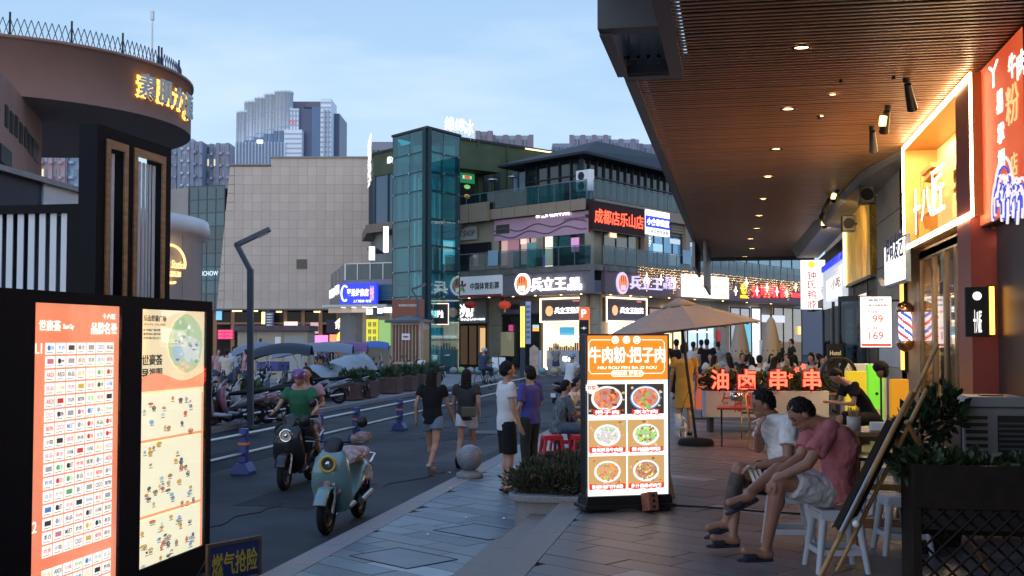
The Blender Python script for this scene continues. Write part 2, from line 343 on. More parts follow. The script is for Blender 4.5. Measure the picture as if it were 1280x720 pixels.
# planter with low conifer on the steps
pl = root('stone_planter', 'low grey granite planter with rounded corner beside the steps, filled with dark shrubs', 'planter', (-2.0, 12.4, WALK))
def rounded(x0, x1, y0, y1, r):
    P = []
    for cx, cy, a in ((x1-r, y1-r, 0), (x0+r, y1-r, 90), (x0+r, y0+r, 180), (x1-.02, y0+.02, 270)):
        rr = r if cx != x1-.02 else .02
        P += [(cx+rr*math.cos(R(a+t)), cy+rr*math.sin(R(a+t))) for t in (0, 22, 45, 67, 90)]
    return P
MB().prism(rounded(-2.36, -1.52, 12.35, 15.1, .25), WALK, -.02, ax='z').build('wall', K['granite'], pl)
MB().prism(rounded(-2.42, -1.5, 12.28, 15.16, .28), -.02, .05, ax='z').build('coping', K['granite'], pl, bev=.012)
MB().prism(rounded(-2.3, -1.6, 12.45, 15.0, .2), .05, .07, ax='z').build('soil', mat('soil', (.03,.022,.016), .9, bump=.6), pl)
def leafy(c, r, n, mats, name, parent, leaf=.06, aspect=.3, up=.3, seed=1, shell=.5, ico=False, droop=0):
    q = random.Random(seed); b = MB()
    for i in range(n):
        while True:
            p = Vector((q.uniform(-1,1), q.uniform(-1,1), q.uniform(-1,1)))
            if shell < p.length < 1: break
        k = 1+.25*math.sin(p.x*5+seed)*math.cos(p.y*4+seed*2)
        pos = Vector((c[0]+p.x*r[0]*k, c[1]+p.y*r[1]*k, c[2]+p.z*r[2]*k))
        dr = (p.normalized()+Vector((q.uniform(-.6,.6), q.uniform(-.6,.6), q.uniform(-.3,.8)+up))).normalized(); sd = dr.cross(Vector((q.uniform(-1,1), q.uniform(-1,1), q.uniform(-1,1)))).normalized()
        l = leaf*q.uniform(.6, 1.4); wd = l*aspect; nn = dr.cross(sd)*wd*.4
        b.add([pos, pos+dr*l*.5+sd*wd+nn, pos+dr*l, pos+dr*l*.5-sd*wd+nn], [(0,1,2),(0,2,3)], q.randrange(len(mats)))
    return b.build(name, mats, parent, recalc=False)
shr = mat('conifer_green', (.05,.06,.035), .7, var=.4, vs=4); shr2 = mat('conifer_brown', (.075,.055,.04), .7, var=.4, vs=4)
for i, (sx, sy, rr) in enumerate(((-2.15, 12.75, .3), (-1.85, 12.7, .36), (-1.62, 12.9, .33), (-2.2, 13.4, .33), (-1.8, 13.4, .4), (-2.05, 14.2, .38), (-1.75, 14.5, .35))):
    o = root('shrub', ['small spreading shrub at the rounded front corner of the stone planter', 'bushy dark shrub at the middle of the planter front edge', 'dark shrub in the stone planter right beside the light box', 'shrub along the kerb side of the stone planter, second row', 'tallest shrub in the middle of the stone planter', 'shrub at the back of the planter near the standing woman', 'rear shrub of the planter behind the light box edge'][i], 'shrub', (sx, sy, .07), 'low shrubs in the stone planter')
    leafy((sx, sy, .05+rr*.3), (rr, rr, rr*.42), 1300, [shr, K['foliage2'], shr2], 'foliage', o, .07, .16, .3, i, .35)
    b = MB()
    for k in range(5): b.cyl((sx, sy, .05), (sx+rnd.uniform(-.2,.2), sy+rnd.uniform(-.2,.2), .07+rr*.6), .012, .005, 5)
    b.build('stem', shr2, o)

# ================================================================ canopy with slatted ceiling
CH = CZ+3.57; XL, XR = -1.36, 3.42
cn = root('canopy', 'long wooden slatted canopy over the terrace with dark steel edge beams', 'canopy', (0, 0, CH))
MB().box(-1.2, XR+.3, 15.9, 54.5, CH+.16, CH+.3).box(-.55, XR+.3, -22, 15.9, CH+.16, CH+.3).build('roof_deck', mat('deck_dark', (.012,.01,.01), .9), cn)
slat_len = XR-(-.62)
me1 = MB().box(-.62, XR, -.031, .031, 0, .014).mesh('slat', K['ceil']); me2 = MB().box(-1.27, XR, -.031, .031, 0, .014).mesh('slat', K['ceil'])
y = 10.2; n = 0; rest = MB()
while y < 54.3:
    if True:
        if n < 285: inst(me1 if y < 15.95 else me2, 'slat', cn, Matrix.Translation((0, y, CH+rnd.uniform(-.004, .004))))
        n += 1
    y += .15
b = MB()
b.box(-1.42, -1.27, 15.86, 54.6, CH-.06, CH+.42); b.box(-.8, -.62, -22, 15.86, CH-.05, CH+.4); b.box(-1.42, -.8, 15.62, 15.86, CH-.05, CH+.4)
b.box(-1.5, -1.36, 13.4, 15.62, CH-.05, CH+.4); b.build('edge_beam', mat('steel_grey_blue', (.06,.065,.085), .5, bump=.05), cn)
b = MB(); b.box(-1.5, -.8, -22, 13.2, CH+.55, CH+.6); b.box(-1.5, -.8, 13.2, 13.5, CH-.02, CH+.6); b.build('upper_soffit', mat('steel_dark_blue', (.035,.045,.06), .5), cn)
b = MB()
for k in range(5): b.box(-1.32+.13*k, -1.28+.13*k, 15.0, 15.04, CH-.02, CH+.9)
b.box(-1.36, -.8, 15.0, 15.05, CH+.05, CH+.09); b.box(-1.36, -.8, 15.3, 15.6, CH+.7, CH+.75); b.build('recess_grille', K['dark'], cn); MB().box(-1.4, -.8, 15.5, 15.58, CH-.03, CH+1.0).box(-1.4, -.8, 13.5, 15.5, CH+.95, CH+1.0).build('recess_lining', K['dark'], cn)
MB().box(-1.42, XR+.3, 54.5, 54.62, CH-.06, CH+.42).build('end_beam', K['granite_dk'], cn)
# hanging fascia fin at the far end
MB(frame(Vector((-1.42, 43, 0)))).box(0, .1, 0, 8, CH-1.0, CH-.06).box(.4, .5, 0, 10, CH-1.7, CH-.06).build('edge_fin', mat('edge_fin', (.16,.17,.18), .4, .3), cn)
# lowered bulkhead along the shopfronts
b = MB(); b.add([(2.75, 26, CH-.02), (3.42, 21, CH-.02), (3.42, 48, CH-.02), (2.35, 48, CH-.02), (2.85, 26.5, CH-.12), (3.42, 21.5, CH-.1), (3.42, 48, CH-.4), (2.6, 48, CH-.4)], [(0,1,5,4),(4,5,6,7),(0,4,7,3),(2,3,7,6)]); b.build('bulkhead', mat('bulkhead', (.34,.32,.29), .7, bump=.05), cn)
MB().box(-.6, XR, -22, 9.95, CH, CH+.09).build('rear_ceiling', K['ceil'], cn)
# downlights
dl = [(1002,59),(985,136),(970,186),(960,221),(954,249),(949,270),(946,286),(938,299),(940,311),(931,321)]
SPOTL = []
ring = MB().lathe([(.075,0),(.1,0),(.1,-.012),(.075,-.012)], n=20).mesh('trim_ring', K['dark']); lens = MB().cyl((0,0,.006), (0,0,.001), .075, n=20).mesh('lens', K['warm'])
for i, (px, py) in enumerate(dl+[(1041,118),(1026,145)]):
    d = ray(px, py); p = CAM+d*((CH-.008-CZ)/d.z)
    big = 1.25 if i < 10 else .7
    o = root('downlight', (['nearest', 'second', 'third', 'fourth', 'fifth', 'sixth', 'seventh', 'eighth', 'ninth', 'tenth and farthest'][i]+' round warm downlight of the main row in the slatted ceiling') if i < 10 else ['small warm recessed light right of the main row, above the first spotlights', 'small warm recessed light beyond its twin, right of the main row'][i-10], 'ceiling light', Matrix.Translation(p), 'downlights in the slatted canopy')
    inst(ring, 'trim_ring', o, Matrix.Translation(p) @ Matrix.Scale(big, 4)); inst(lens, 'lens', o, Matrix.Translation(p) @ Matrix.Scale(big, 4))
    if i < 10:
        lt = bpy.data.lights.new('downlight_beam', 'SPOT'); lo = bpy.data.objects.new('downlight_beam', lt); col.objects.link(lo); lo.location = p-Vector((0,0,.06)); lt.energy = 60; lt.color = (1,.66,.36); lt.spot_size = R(110); lt.spot_blend = .6; lt.shadow_soft_size = .06; lo.parent = None
# smoke detectors / sprinklers
for px, py, w_l in ((1051,99,'between the main lights and the first spotlight'),(1117,95,'just left of the nearest spotlight'),(1024,145,'beside the small warm light'),(1144,128,'nearest the yellow box sign')):
    d = ray(px, py); p = CAM+d*((CH-.01-CZ)/d.z); b = MB().cyl(p, p-Vector((0,0,.05)), .02, .03, n=8); tag(b.build('sprinkler_head', K['black']), 'small dark sprinkler head in the ceiling '+w_l, 'sprinkler', 'sprinkler heads in the canopy')
# adjustable spotlights
spots = [((1133,98),(1133,125),0,1),((1110,132),(1100,155),1,1.0),((1090,158),(1086,180),0,1),((1047,237),(1039,246),1,1.3),((1038,246),(1028,258),0,1),((1030,262),(1024,268),0,1),((1031,272),(1027,280),1,1.4),((1037,285),(1030,288),1,1.3)]
for i, (a, b_, lit, _) in enumerate(spots):
    d = ray(*a); t = (CH-.02-CZ)/d.z; A = CAM+d*t; q = D(b_[0], b_[1], (A-CAM).dot(Fh)); B = q+Vector((.1, .25, 0))
    o = root('spotlight', ['nearest black spotlight on the ceiling, its lamp off, above the yellow framed sign', 'second black spotlight on the ceiling, its long face glowing warm', 'third black spotlight, dark, at the edge of the bulkhead', 'lit yellow spotlight at the head of the far cluster', 'dark flat spotlight head just under the lit one in the far cluster', 'dark spotlight in the middle of the far cluster', 'lit yellow spotlight, upper of the last two', 'farthest lit yellow spotlight, lowest of the cluster'][i], 'spotlight', Matrix.Translation(A), 'adjustable spotlights over the shop signs')
    MB().cyl(A, A-Vector((0,0,.06)), .05, n=12).tube([A, (A+B)/2+Vector((.05,0,.03)), A.lerp(B,.4)], .012, 6).build('bracket', K['black'], o)
    dd = (B-A).normalized(); MB().cyl(A.lerp(B,.25), B+dd*.1, .05, .075, n=14).build('housing', K['black'], o, bev=.005)
    if lit:
        lt = bpy.data.lights.new('spot_beam', 'SPOT'); lo = bpy.data.objects.new('spot_beam', lt); col.objects.link(lo); lo.location = B+dd*.14; lt.energy = 1100 if i < 3 else 450; lt.color = (1,.72,.35); lt.spot_size = R(85); lt.spot_blend = .7; lt.shadow_soft_size = .05; lo.rotation_euler = (Vector((3.3, B.y+2.5, 3.6))-B).to_track_quat('-Z','Y').to_euler()
        MB().cb((0,0,0), (.1,.16,.05), T=Matrix.Translation(A.lerp(B,.65)+Vector((-.05,-.05,-.03))) @ dd.to_track_quat('Y','Z').to_matrix().to_4x4()).build('lamp_face', em('spot_glow', (1,.7,.25), 3.5), o)

# ================================================================ right-hand shopfronts (plane X = 3.4)
XW = 3.4
def wy(px, X=XW): return XP(px, 421, X).y
def wz(px, py, X=XW): return XP(px, py, X).z
WF = lambda X=XW: frame(Vector((X, 0, 0)), rz=R(-90))       # local x runs toward the camera: x = -Y
def wallbox(b, X0, X1, pa, pb, z0, z1, mi=0): b.box(X0, X1, wy(pb), wy(pa), z0, z1, mi)
wm_ = mat('shop_wall_grey', (.4,.37,.32), .6, var=.06, bump=.05); brown = mat('brown_cladding', (.10,.075,.06), .45, bump=.05)
rb = root('shop_building', 'row of shopfronts under the canopy with grey panels and glass doors', 'building', (XW, 10, 0))
b = MB(); b.box(4.6, 4.8, 6, 60, 0, CH+1); b.build('back_wall', mat('warm_interior', (.5,.36,.2), .7, var=.1), rb)
# wall panels px 1097-1133
pw = (wy(1133), wy(1097)); h0 = 3.35; 
for k, (za, zb) in enumerate(((0,1.1),(2.5,h0),(h0,4.4),(4.4,CH))):
    for (ya, yb) in ((pw[0]+.01, (pw[0]+pw[1])/2-.01), ((pw[0]+pw[1])/2+.01, pw[1]-.01)):
        MB().box(XW, XW+.3, ya, yb, za+.01, zb-.01).build('wall_panel', wm_, rb)
b = MB(); b.box(XW+.02, XW+.25, pw[0], pw[1], 1.1, 2.5); b.build('white_door', mat('pale_blue_white', (.5,.56,.65), .4), rb)
b = MB(); b.box(XW+.55, XW+.64, -22, 55, 3.2, CH); b.build('upper_wall', K['dark'], rb)
b = MB(); wallbox(b, XW-.25, XW+.1, 1240, 1222, 0, CH); b.build('pillar_cladding', mat('maroon_pillar', (.25,.05,.045), .45), rb)
b = MB(); b.box(XW+.02, XW+.2, -22, wy(1246), 0, 3.25); b.build('roller_door', K['black'], rb, )
# glass doors between 1150 and 1222
for i, (pa, pb) in enumerate(((1222,1212),(1212,1195),(1195,1181),(1181,1166),(1166,1150))):
    ya, yb = wy(pa), wy(pb); b = MB(); b.box(XW, XW+.08, ya, ya+.1, 0, 3.3); b.box(XW, XW+.08, yb-.1, yb, 0, 3.3); b.box(XW, XW+.08, ya+.1, yb-.1, 3.15, 3.3); b.box(XW, XW+.08, ya+.1, yb-.1, 0, .25)
    f = b.build('door_frame', mat('bronze_frame', (.12,.085,.06), .35, .6), rb); MB().box(XW+.035, XW+.045, ya+.1, yb-.1, .25, 3.15).build('pane', K['glassc'], f)
    if i in (1, 2): MB().cyl((XW-.06, ya+.25, .9), (XW-.06, ya+.25, 2.0), .018, n=8).build('handle', K['black'], f)
for z0, z1, a_, c_ in ((2.5,3.2,1150,1212),): MB().box(4.55, 4.6, wy(c_), wy(a_), z0, z1).build('interior_light', em('interior_warm', (1,.7,.35), 1.2), rb)
MB().box(3.5, 4.6, 13, 34, 3.3, 3.34).build('interior_ceiling', K['white'], rb)
la2 = bpy.data.lights.new('shop_ceiling_lamp', 'AREA'); la2.energy = 480; la2.color = (1,.66,.34); la2.shape = 'RECTANGLE'; la2.size = .8; la2.size_y = 6
lo2 = bpy.data.objects.new('shop_ceiling_lamp', la2); col.objects.link(lo2); lo2.location = (4.05, 19, 3.2)
for yy in (16.3, 19.6, 21.5): MB().box(XW+.14, XW+.2, yy, yy+.5, .3, 3.0).build('curtain', mat('cream_curtain', (.55,.42,.28), .8, var=.1, vs=9, stretch=(1,12,1)), rb)
# far dark recess and glass shops beyond the gold sign
for k, (pa, pb, m) in enumerate(((1097,1085,'dark'),(1085,1068,'glassd'),(1068,1050,'glassd'),(1050,1037,'dark'))):
    b = MB(); wallbox(b, XW+.02, XW+.12, pa, pb, 0, 2.9); o = b.build('shop_pane', K[m], rb)
    b = MB(); b.box(XW-.02, XW+.14, wy(pa)-.06, wy(pa)+.06, 0, 3.2); b.build('mullion', K['black'], rb)
MB().box(XW, XW+.3, wy(1097), 55, 2.9, 3.2).build('lintel', K['dark'], rb)
for yy in (30, 36, 43): MB().box(4.3, 4.4, yy, yy+2.5, .6, 2.2).build('shelf_light', em('cool_shelf', (.75,.85,1), .6), rb)

# red sign (near)
rs = root('red_sign', 'large glowing red sign with white characters and blue wave drawing at the right edge', 'sign', (XW, wy(1280), 3.2))
ya, yb = wy(1300), wy(1240); rz0, rz1 = wz(1245, 281), 5.29
MB().box(XW-.12, XW+.1, ya, yb, rz0, rz1).build('case', K['black'], rs)
redg = mat('red_lit_panel', (.5,.03,.02), .5, emit=.95, ecol=(1,.05,.02), c2=(.7,.12,.03), vs=.45)
MB().box(XW-.13, XW-.12, ya+.01, yb-.02, rz0+.02, rz1-.01).build('face', redg, rs)
FW = frame(Vector((XW-.135, 0, 0)), rz=R(-90))
def wt(s, x0, y0, x1, y1, m, parent, X=XW-.135, depth=.01, **k):
    F = frame(Vector((X, 0, 0)), rz=R(-90)); a, c = -wy(x0, X), -wy(x1, X); z1 = XP((x0+x1)/2, y0, X).z; z0 = XP((x0+x1)/2, y1, X).z
    return text(s, F, (a+c)/2, (z0+z1)/2, c-a, z1-z0, 0, m, parent, depth=depth, **k)
lw_ = em('letter_white', (1,.95,.9), 1.6); gl_ = em('letter_gold', (1,.6,.25), 1.0)
wt('丫', 1242, 72, 1254, 104, lw_, rs); wt('牛', 1267, 60, 1276, 92, lw_, rs); wt('肉', 1278, 55, 1290, 90, lw_, rs)
wt('易', 1251, 108, 1259, 138, lw_, rs, bold=.04); wt('掌', 1252, 150, 1260, 176, lw_, rs, bold=.04); wt('櫃', 1252, 184, 1260, 208, lw_, rs, bold=.04)
wt('粉', 1263, 100, 1279, 150, gl_, rs, bold=-.005); wt('店', 1268, 188, 1276, 218, gl_, rs, bold=-.005)
bw = em('wave_blue', (.05,.1,.6), .9)
for k, (cx, cy, rr) in enumerate(((1250,262,.42),(1255,248,.5),(1262,262,.42),(1270,258,.33),(1277,255,.3))):
    p = XP(cx, cy, XW-.14); 
    for j in range(4):
        r_ = rr*(1-.22*j); F = frame(Vector((XW-.14-.004*j, p.y, p.z)), rz=R(-90)); b = MB(F)
        pts = [(r_*math.cos(R(a)), 0, r_*math.sin(R(a))) for a in range(-30, 200, 14)]
        b.tube(pts, .018 if j % 2 == 0 else .014, 5); b.build('wave_line', em('wave_white', (1,.9,.9), .8) if j % 2 == 0 else bw, rs)
# framed yellow box sign
ys = root('box_sign', 'deep gold box sign with led outline and raised white block characters', 'sign', (XW, wy(1222), 3.6))
XS = 3.17; ya, yb = wy(1222, XS), wy(1134, XS); z0, z1 = 3.36, 5.26
MB().box(XS+.56, XS+.6, ya, yb, z0, z1).build('back_panel', mat('sign_cream', (.75,.5,.22), .5, emit=.55, ecol=(1,.6,.22)), ys)
gd = mat('sign_gold', (.55,.3,.09), .35, .3)
b = MB(); b.box(XS-.02, XS+.6, ya, ya+.06, z0, z1); b.box(XS-.02, XS+.6, yb-.06, yb, z0, z1); b.box(XS-.02, XS+.6, ya+.06, yb-.06, z0, z0+.07); b.box(XS-.02, XS+.6, ya+.06, yb-.06, z1-.07, z1); b.build('surround', gd, ys)
MB().box(XS+.3, XS+.6, ya+1.0, ya+1.35, z0+.07, z1-.07).build('gold_column', gd, ys)
b = MB(); t = .07
b.box(XS-.05, XS-.02, ya, yb, z0-.02, z0+.05); b.box(XS-.05, XS-.02, ya, yb, z1-.06, z1); b.box(XS-.05, XS-.02, yb-.06, yb, z0+.05, z1-.06); b.box(XS-.05, XS-.02, ya, ya+.04, z0+.05, z1-.06); b.build('led_strip', em('led_hot', (1,.7,.36), 24), ys)
gside = mat('letter_side_gold', (.6,.33,.08), .4, .2)
for ch, x0, y0, x1, y1 in (('十', 1142, 234, 1153, 292), ('八', 1154, 232, 1167, 272), ('匠', 1168, 206, 1184, 264), ('宅', 1212, 202, 1220, 250)):
    wt(ch, x0, y0, x1, y1, gside, ys, X=XS+.35, depth=.2, bold=.005, name='letter_body'); wt(ch, x0, y0, x1, y1, lw_, ys, X=XS+.15, depth=.012, bold=.005, name='letter_face')
wt('匠', 1157, 205, 1165, 222, mat('sign_brown', (.2,.08,.03)), ys, X=XS+.58); wt('十八匠', 1157, 226, 1166, 233, mat('sign_brown', (.2,.08,.03)), ys, X=XS+.58)
MB().box(XW, XW+.5, ya, yb, 3.18, 3.34).build('header', mat('header_brown', (.2,.13,.08), .5), rb)
MB().box(XW, XW+.3, yb, wy(1127), 0, CH).build('side_pier', mat('pier_warm', (.3,.2,.12), .5), rb)
la = bpy.data.lights.new('sign_wash', 'AREA'); la.energy = 110; la.color = (1,.68,.3); la.shape = 'RECTANGLE'; la.size = .3; la.size_y = 5
lo = bpy.data.objects.new('sign_wash', la); col.objects.link(lo); lo.location = (XS+.3, (ya+yb)/2, z1-.12); lo.rotation_euler = (0, 0, 0)
# pale blue lit sign
bs_ = root('hair_salon_sign', 'bright white lit sign box with dark blue characters on the grey wall', 'sign', (XW, wy(1130), 3))
MB().box(XW-.3, XW-.22, wy(1134,XW-.3), wy(1107,XW-.3), 2.75, 3.62).box(XW-.22, XW, wy(1120), wy(1118), 3.1, 3.2).build('case', mat('case_blue', (.08,.12,.2), .4), bs_); MB().box(XW-.32, XW-.3, wy(1133,XW-.3), wy(1108,XW-.3), 2.8, 3.57).build('face', K['white_l'], bs_)
dk = mat('print_navy', (.03,.05,.15)); wt('伊尚', 1109, 296, 1118, 326, dk, bs_, X=XW-.325); wt('发艺', 1119, 288, 1131, 322, dk, bs_, X=XW-.325)
# gold textured sign
gs = root('gold_relief_sign', 'tall gold sign panel with embossed texture lit by yellow lamps', 'sign', (XW, 28, 3))
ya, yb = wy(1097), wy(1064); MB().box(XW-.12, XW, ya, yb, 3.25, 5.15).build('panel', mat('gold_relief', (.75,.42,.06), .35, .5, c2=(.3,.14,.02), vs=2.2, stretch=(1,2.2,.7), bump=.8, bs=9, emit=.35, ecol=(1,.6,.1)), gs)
MB().box(XW-.2, XW-.12, yb-.08, yb, 3.25, 5.1).build('led_edge', em('led_yellow', (1,.75,.25), 4), gs)
MB().box(XW-.14, XW+.02, ya, ya+.08, 3.2, 5.2).box(XW-.14, XW+.02, ya+.08, yb-.08, 3.17, 3.25).build('frame', K['black'], gs)
for i, (px, py) in enumerate(((1083,244),(1060,280))):
    p = XP(px, py, XW-.35); o = root('wall_speaker', ['black loudspeaker box on the gold relief sign', 'smaller looking black loudspeaker at the far edge of the gold sign'][i], 'speaker', Matrix.Translation(p), 'loudspeakers on the gold sign')
    MB().cb(p, (.34,.42,.42)).build('body', K['black'], o, bev=.02); MB().cyl(p+Vector((0,-.21,0)), p+Vector((0,-.24,0)), .14, .12, n=16).build('cone', K['rubber'], o); MB().box(p.x+.15, XW-.1, p.y-.03, p.y+.03, p.z-.03, p.z+.03).build('bracket', K['black'], o)
# shop further: white screen box with blue band
ws = root('blue_band_shop_sign', 'white backlit shop sign with a blue strip along its top', 'sign', (XW, 36, 3))
ya, yb = wy(1061), wy(1033); MB().box(XW-.1, XW, ya, yb, 2.75, 4.3).build('case', mat('pale_screen', (.6,.62,.7), .5, emit=.55, ecol=(.8,.88,1)), ws)
MB().box(XW-.16, XW-.1, ya, yb, 4.1, 4.3).build('blue_strip', K['blue_l'], ws); MB().box(XW-.14, XW-.1, ya+1, yb-2, 3.0, 3.7).build('face', K['white_l'], ws)
wt('小吃', 1040, 346, 1052, 360, mat('print_grey', (.2,.2,.25)), ws, X=XW-.145)
# tall white duck sign facing the camera
o = root('vertical_white_sign', 'tall bright white sign with red brush characters and a yellow round emblem above', 'sign', D(1017, 357, 47))
p = D(1001, 387, 47); q = D(1031, 325, 47); F = frame(Vector((p.x, p.y, 0))); W_ = q.x-p.x
b = MB(F); b.box(0, W_, 0, .25, p.z, q.z); b.build('case', K['white'], o); MB(F).box(.01, W_-.01, -.02, 0, p.z+.02, q.z-.02).build('face', em('lit_white_hot', (1,.97,.97), 1.6), o)
for i, (ch, y0, y1) in enumerate((('钟', 340, 349), ('氏', 350, 361), ('鸭', 363, 374), ('脖', 375, 386))): text(ch, F, W_*.45, D(1017,(y0+y1)/2,47).z, .34, .34, -.025, mat('print_red', (.45,.02,.02), emit=.3, ecol=(.8,.03,.03)), o)
MB(F).cyl((W_*.45, -.02, D(1017,331,47).z), (W_*.45, -.04, D(1017,331,47).z), .14, n=20).build('emblem', K['yellow_l'], o); text('钟氏鸭脖', F, W_*.85, D(1017,365,47).z, .09, .5, -.025, dk, o)
# price board 99 / 169
YP = 24; o = root('price_board', 'white lit price board showing 99 and 169 in red above the door', 'sign', (2.95, YP, 1.55))
p = D(1076, 434, 23.6); q = D(1113, 371, 23.6); F = frame(Vector((p.x, p.y, 0))); W_ = (q-p).length*.0+ (q.x-p.x); H0, H1 = p.z, q.z; hh = H1-H0
MB(F).box(-.02, W_+.02, 0, .08, H0-.02, H1+.02).build('case', K['black'], o); MB(F).box(0, W_, -.02, 0, H0, H1).build('face', em('board_white', (1,.93,.95), 1.1), o)
pr = mat('print_red_soft', (.5,.08,.06), emit=.35, ecol=(.9,.15,.1)); tx = mat('print_dark', (.05,.05,.07))
text('麻鱼师', F, W_*.5, H0+hh*.93, W_*.5, hh*.06, -.025, tx, o); text('99', F, W_*.55, H0+hh*.56, W_*.34, hh*.15, -.025, pr, o, bold=.01); text('169', F, W_*.5, H0+hh*.23, W_*.46, hh*.15, -.025, pr, o, bold=.01); text('元', F, W_*.8, H0+hh*.5, W_*.06, hh*.05, -.025, pr, o); text('元', F, W_*.82, H0+hh*.17, W_*.06, hh*.05, -.025, pr, o)
text('三人精品特惠套餐价', F, W_*.5, H0+hh*.83, W_*.84, hh*.045, -.025, tx, o); text('二人单品套餐', F, W_*.3, H0+hh*.7, W_*.5, hh*.05, -.025, pr, o, bold=0); text('四人单品套餐', F, W_*.3, H0+hh*.38, W_*.5, hh*.05, -.025, pr, o, bold=0)
MB(F).box(W_*.02, W_*.98, -.024, -.02, H0+hh*.02, H0+hh*.07).build('red_footer', pr, o)
MB(F).box(W_+.02, W_+.4, .02, .06, H1-.1, H1-.06).build('bracket', K['black'], o)
# barber pole
p = XP(1132, 438, XW-.15); o = root('barber_pole', 'spinning barber pole with blue red and white stripes and copper caps on the wall', 'barber pole', Matrix.Translation(p))
top = XP(1132, 378, XW-.15).z; h = top-p.z; bl = [em('pole_white', (1,.95,1), 1.1), em('pole_blue', (.05,.12,.8), .8), em('pole_red', (.9,.05,.1), .9)]
b = MB(); r_ = .125; n_ = 24; rows = 26
for j in range(rows):
    for i in range(n_):
        a0, a1 = 2*math.pi*i/n_, 2*math.pi*(i+1)/n_; z0, z1 = p.z+h*(.2+.6*j/rows), p.z+h*(.2+.6*(j+1)/rows)
        ph = (i/n_*2+j/rows*1.9) % 1.0; mi = 1 if ph < .22 else (2 if .5 < ph < .72 else 0)
        b.add([(p.x+r_*math.cos(a0), p.y+r_*math.sin(a0), z0), (p.x+r_*math.cos(a1), p.y+r_*math.sin(a1), z0), (p.x+r_*math.cos(a1), p.y+r_*math.sin(a1), z1), (p.x+r_*math.cos(a0), p.y+r_*math.sin(a0), z1)], [(0,1,2,3)], mi)
b.build('striped_cylinder', bl, o, recalc=False)
cp = mat('copper_cap', (.6,.3,.15), .2, 1)
for z_, s in ((p.z+h*.8, 1), (p.z+h*.2, -1)): MB().lathe([(.16,0),(.17,.03*s),(.16,.08*s),(.12,.16*s),(.05,.2*s),(0,.22*s)], (p.x, p.y, z_), n=20).build('cap', cp, o)
b = MB(); b.box(p.x, XW+.05, p.y-.02, p.y+.02, p.z+h*.85, p.z+h*.88); b.box(p.x, XW+.05, p.y-.02, p.y+.02, p.z+h*.12, p.z+h*.15); b.build('wall_bracket', K['black'], o)
# security camera
p = XP(1103, 352, 3.2); o = root('security_camera', 'white bullet security camera under the blue lit salon sign', 'camera', Matrix.Translation(p)); MB().cyl(p+Vector((0,.12,.02)), p-Vector((0,.16,.04)), .07, n=14).build('body', K['white'], o, bev=.006); MB().tube([p, p+Vector((.1,.1,.08)), Vector((XW, p.y+.1, p.z+.1))], .02).build('arm', K['white'], o)
# lit wall sign by the door
p = XP(1236, 388, XW-.12); o = root('wall_lantern_sign', 'slim black wall box sign with a glowing orange edge beside the glass doors', 'sign', Matrix.Translation(p))
MB().box(p.x-.3, p.x, p.y-.04, p.y+.02, 1.75, 2.4).build('face_plate', K['black'], o, bev=.01); MB().box(p.x-.02, p.x+.04, p.y+.02, p.y+.09, 1.75, 2.42).build('back_box', K['black'], o)
MB().box(p.x+.005, p.x+.06, p.y-.05, p.y-.02, 1.78, 2.4).build('glow_strip', em('orange_glow', (1,.42,.06), 5), o)
F = frame(Vector((p.x-.3, p.y-.045, 0))); text('十八匠', F, .15, 1.95, .1, .3, 0, lw_, o); MB(F).cyl((.15,0,2.28), (.15,-.01,2.28), .055, n=14).build('logo', lw_, o)
# yellow/orange vertical lit edge near 1128 x 410
p = XP(1128, 430, XW-.1); o = root('orange_light_strip', 'vertical orange light strip on the pier left of the glass doors', 'light', Matrix.Translation(p)); tag(o); MB().box(p.x-.03, p.x+.03, p.y-.05, p.y+.05, 1.1, 2.9).build('diffuser', em('strip_orange', (1,.5,.1), 2.2), o); MB().box(p.x+.03, XW+.02, p.y-.06, p.y+.06, 1.05, 2.95).build('back_channel', K['black'], o)

o = root('added_rear_block', 'plain rendered block added out of view behind the camera to screen sky glow', 'building', (1, -22, 0)); MB().box(-1.6, 14, -30, -22.1, ROAD, 13).build('wall', K['conc'], o); MB().box(-.5, 2.5, -22.1, -22.02, 0, 3).build('door', K['dark'], o)  # unseen block, added to keep the rear sky glow off the terrace

q = random.Random(8)
for i, (x, y, w_, l_) in enumerate(((-6.3,14,1.1,2.6),(-5.2,19.5,.8,3.2),(-6.6,24,1.3,2),(-9.4,17,1.2,4),(-5.6,29,1.5,4),(-9,34,1.4,5))):
    P = [(x+w_*a+q.uniform(-.06,.06), y+l_*b_+q.uniform(-.1,.1)) for a, b_ in ((0,0),(.5,.02),(1,0),(1,.5),(1,1),(.5,.98),(0,1),(0,.5))]
    struct(MB().prism(P, ROAD, ROAD+.004, ax='z').build('road_patch', mat('asphalt_patch_%d' % (i % 3), ((.02,.025,.03),(.045,.052,.06),(.027,.032,.038))[i % 3], .8, var=.3, vs=3, bump=.6, bs=80)))
for i in range(7):
    x, y = q.uniform(-7,-4.6), q.uniform(10,30); P = [(x, y, ROAD+.004)]
    for k in range(9): x += q.uniform(-.12,.16); y += q.uniform(.1,.4); P.append((x, y, ROAD+.004))
    struct(MB().tube(P, .006, 4).build('road_crack', K['rubber']))
for i, (x, y) in enumerate(((-6.2,17.6),(-5.4,26))):
    o = root('manhole_cover', ['round iron manhole lid in the lane, nearer the camera', 'round iron manhole lid in the lane, beyond the walking women'][i], 'manhole', (x, y, ROAD)); MB().cyl((x,y,ROAD-.01),(x,y,ROAD+.006),.33,n=28).build('lid', mat('iron', (.05,.045,.04), .5, .6, bump=.8, bs=40), o); MB().lathe([(.33,0),(.39,0),(.39,.005),(.33,.005)], (x,y,ROAD), n=28).build('ring', K['granite'], o)
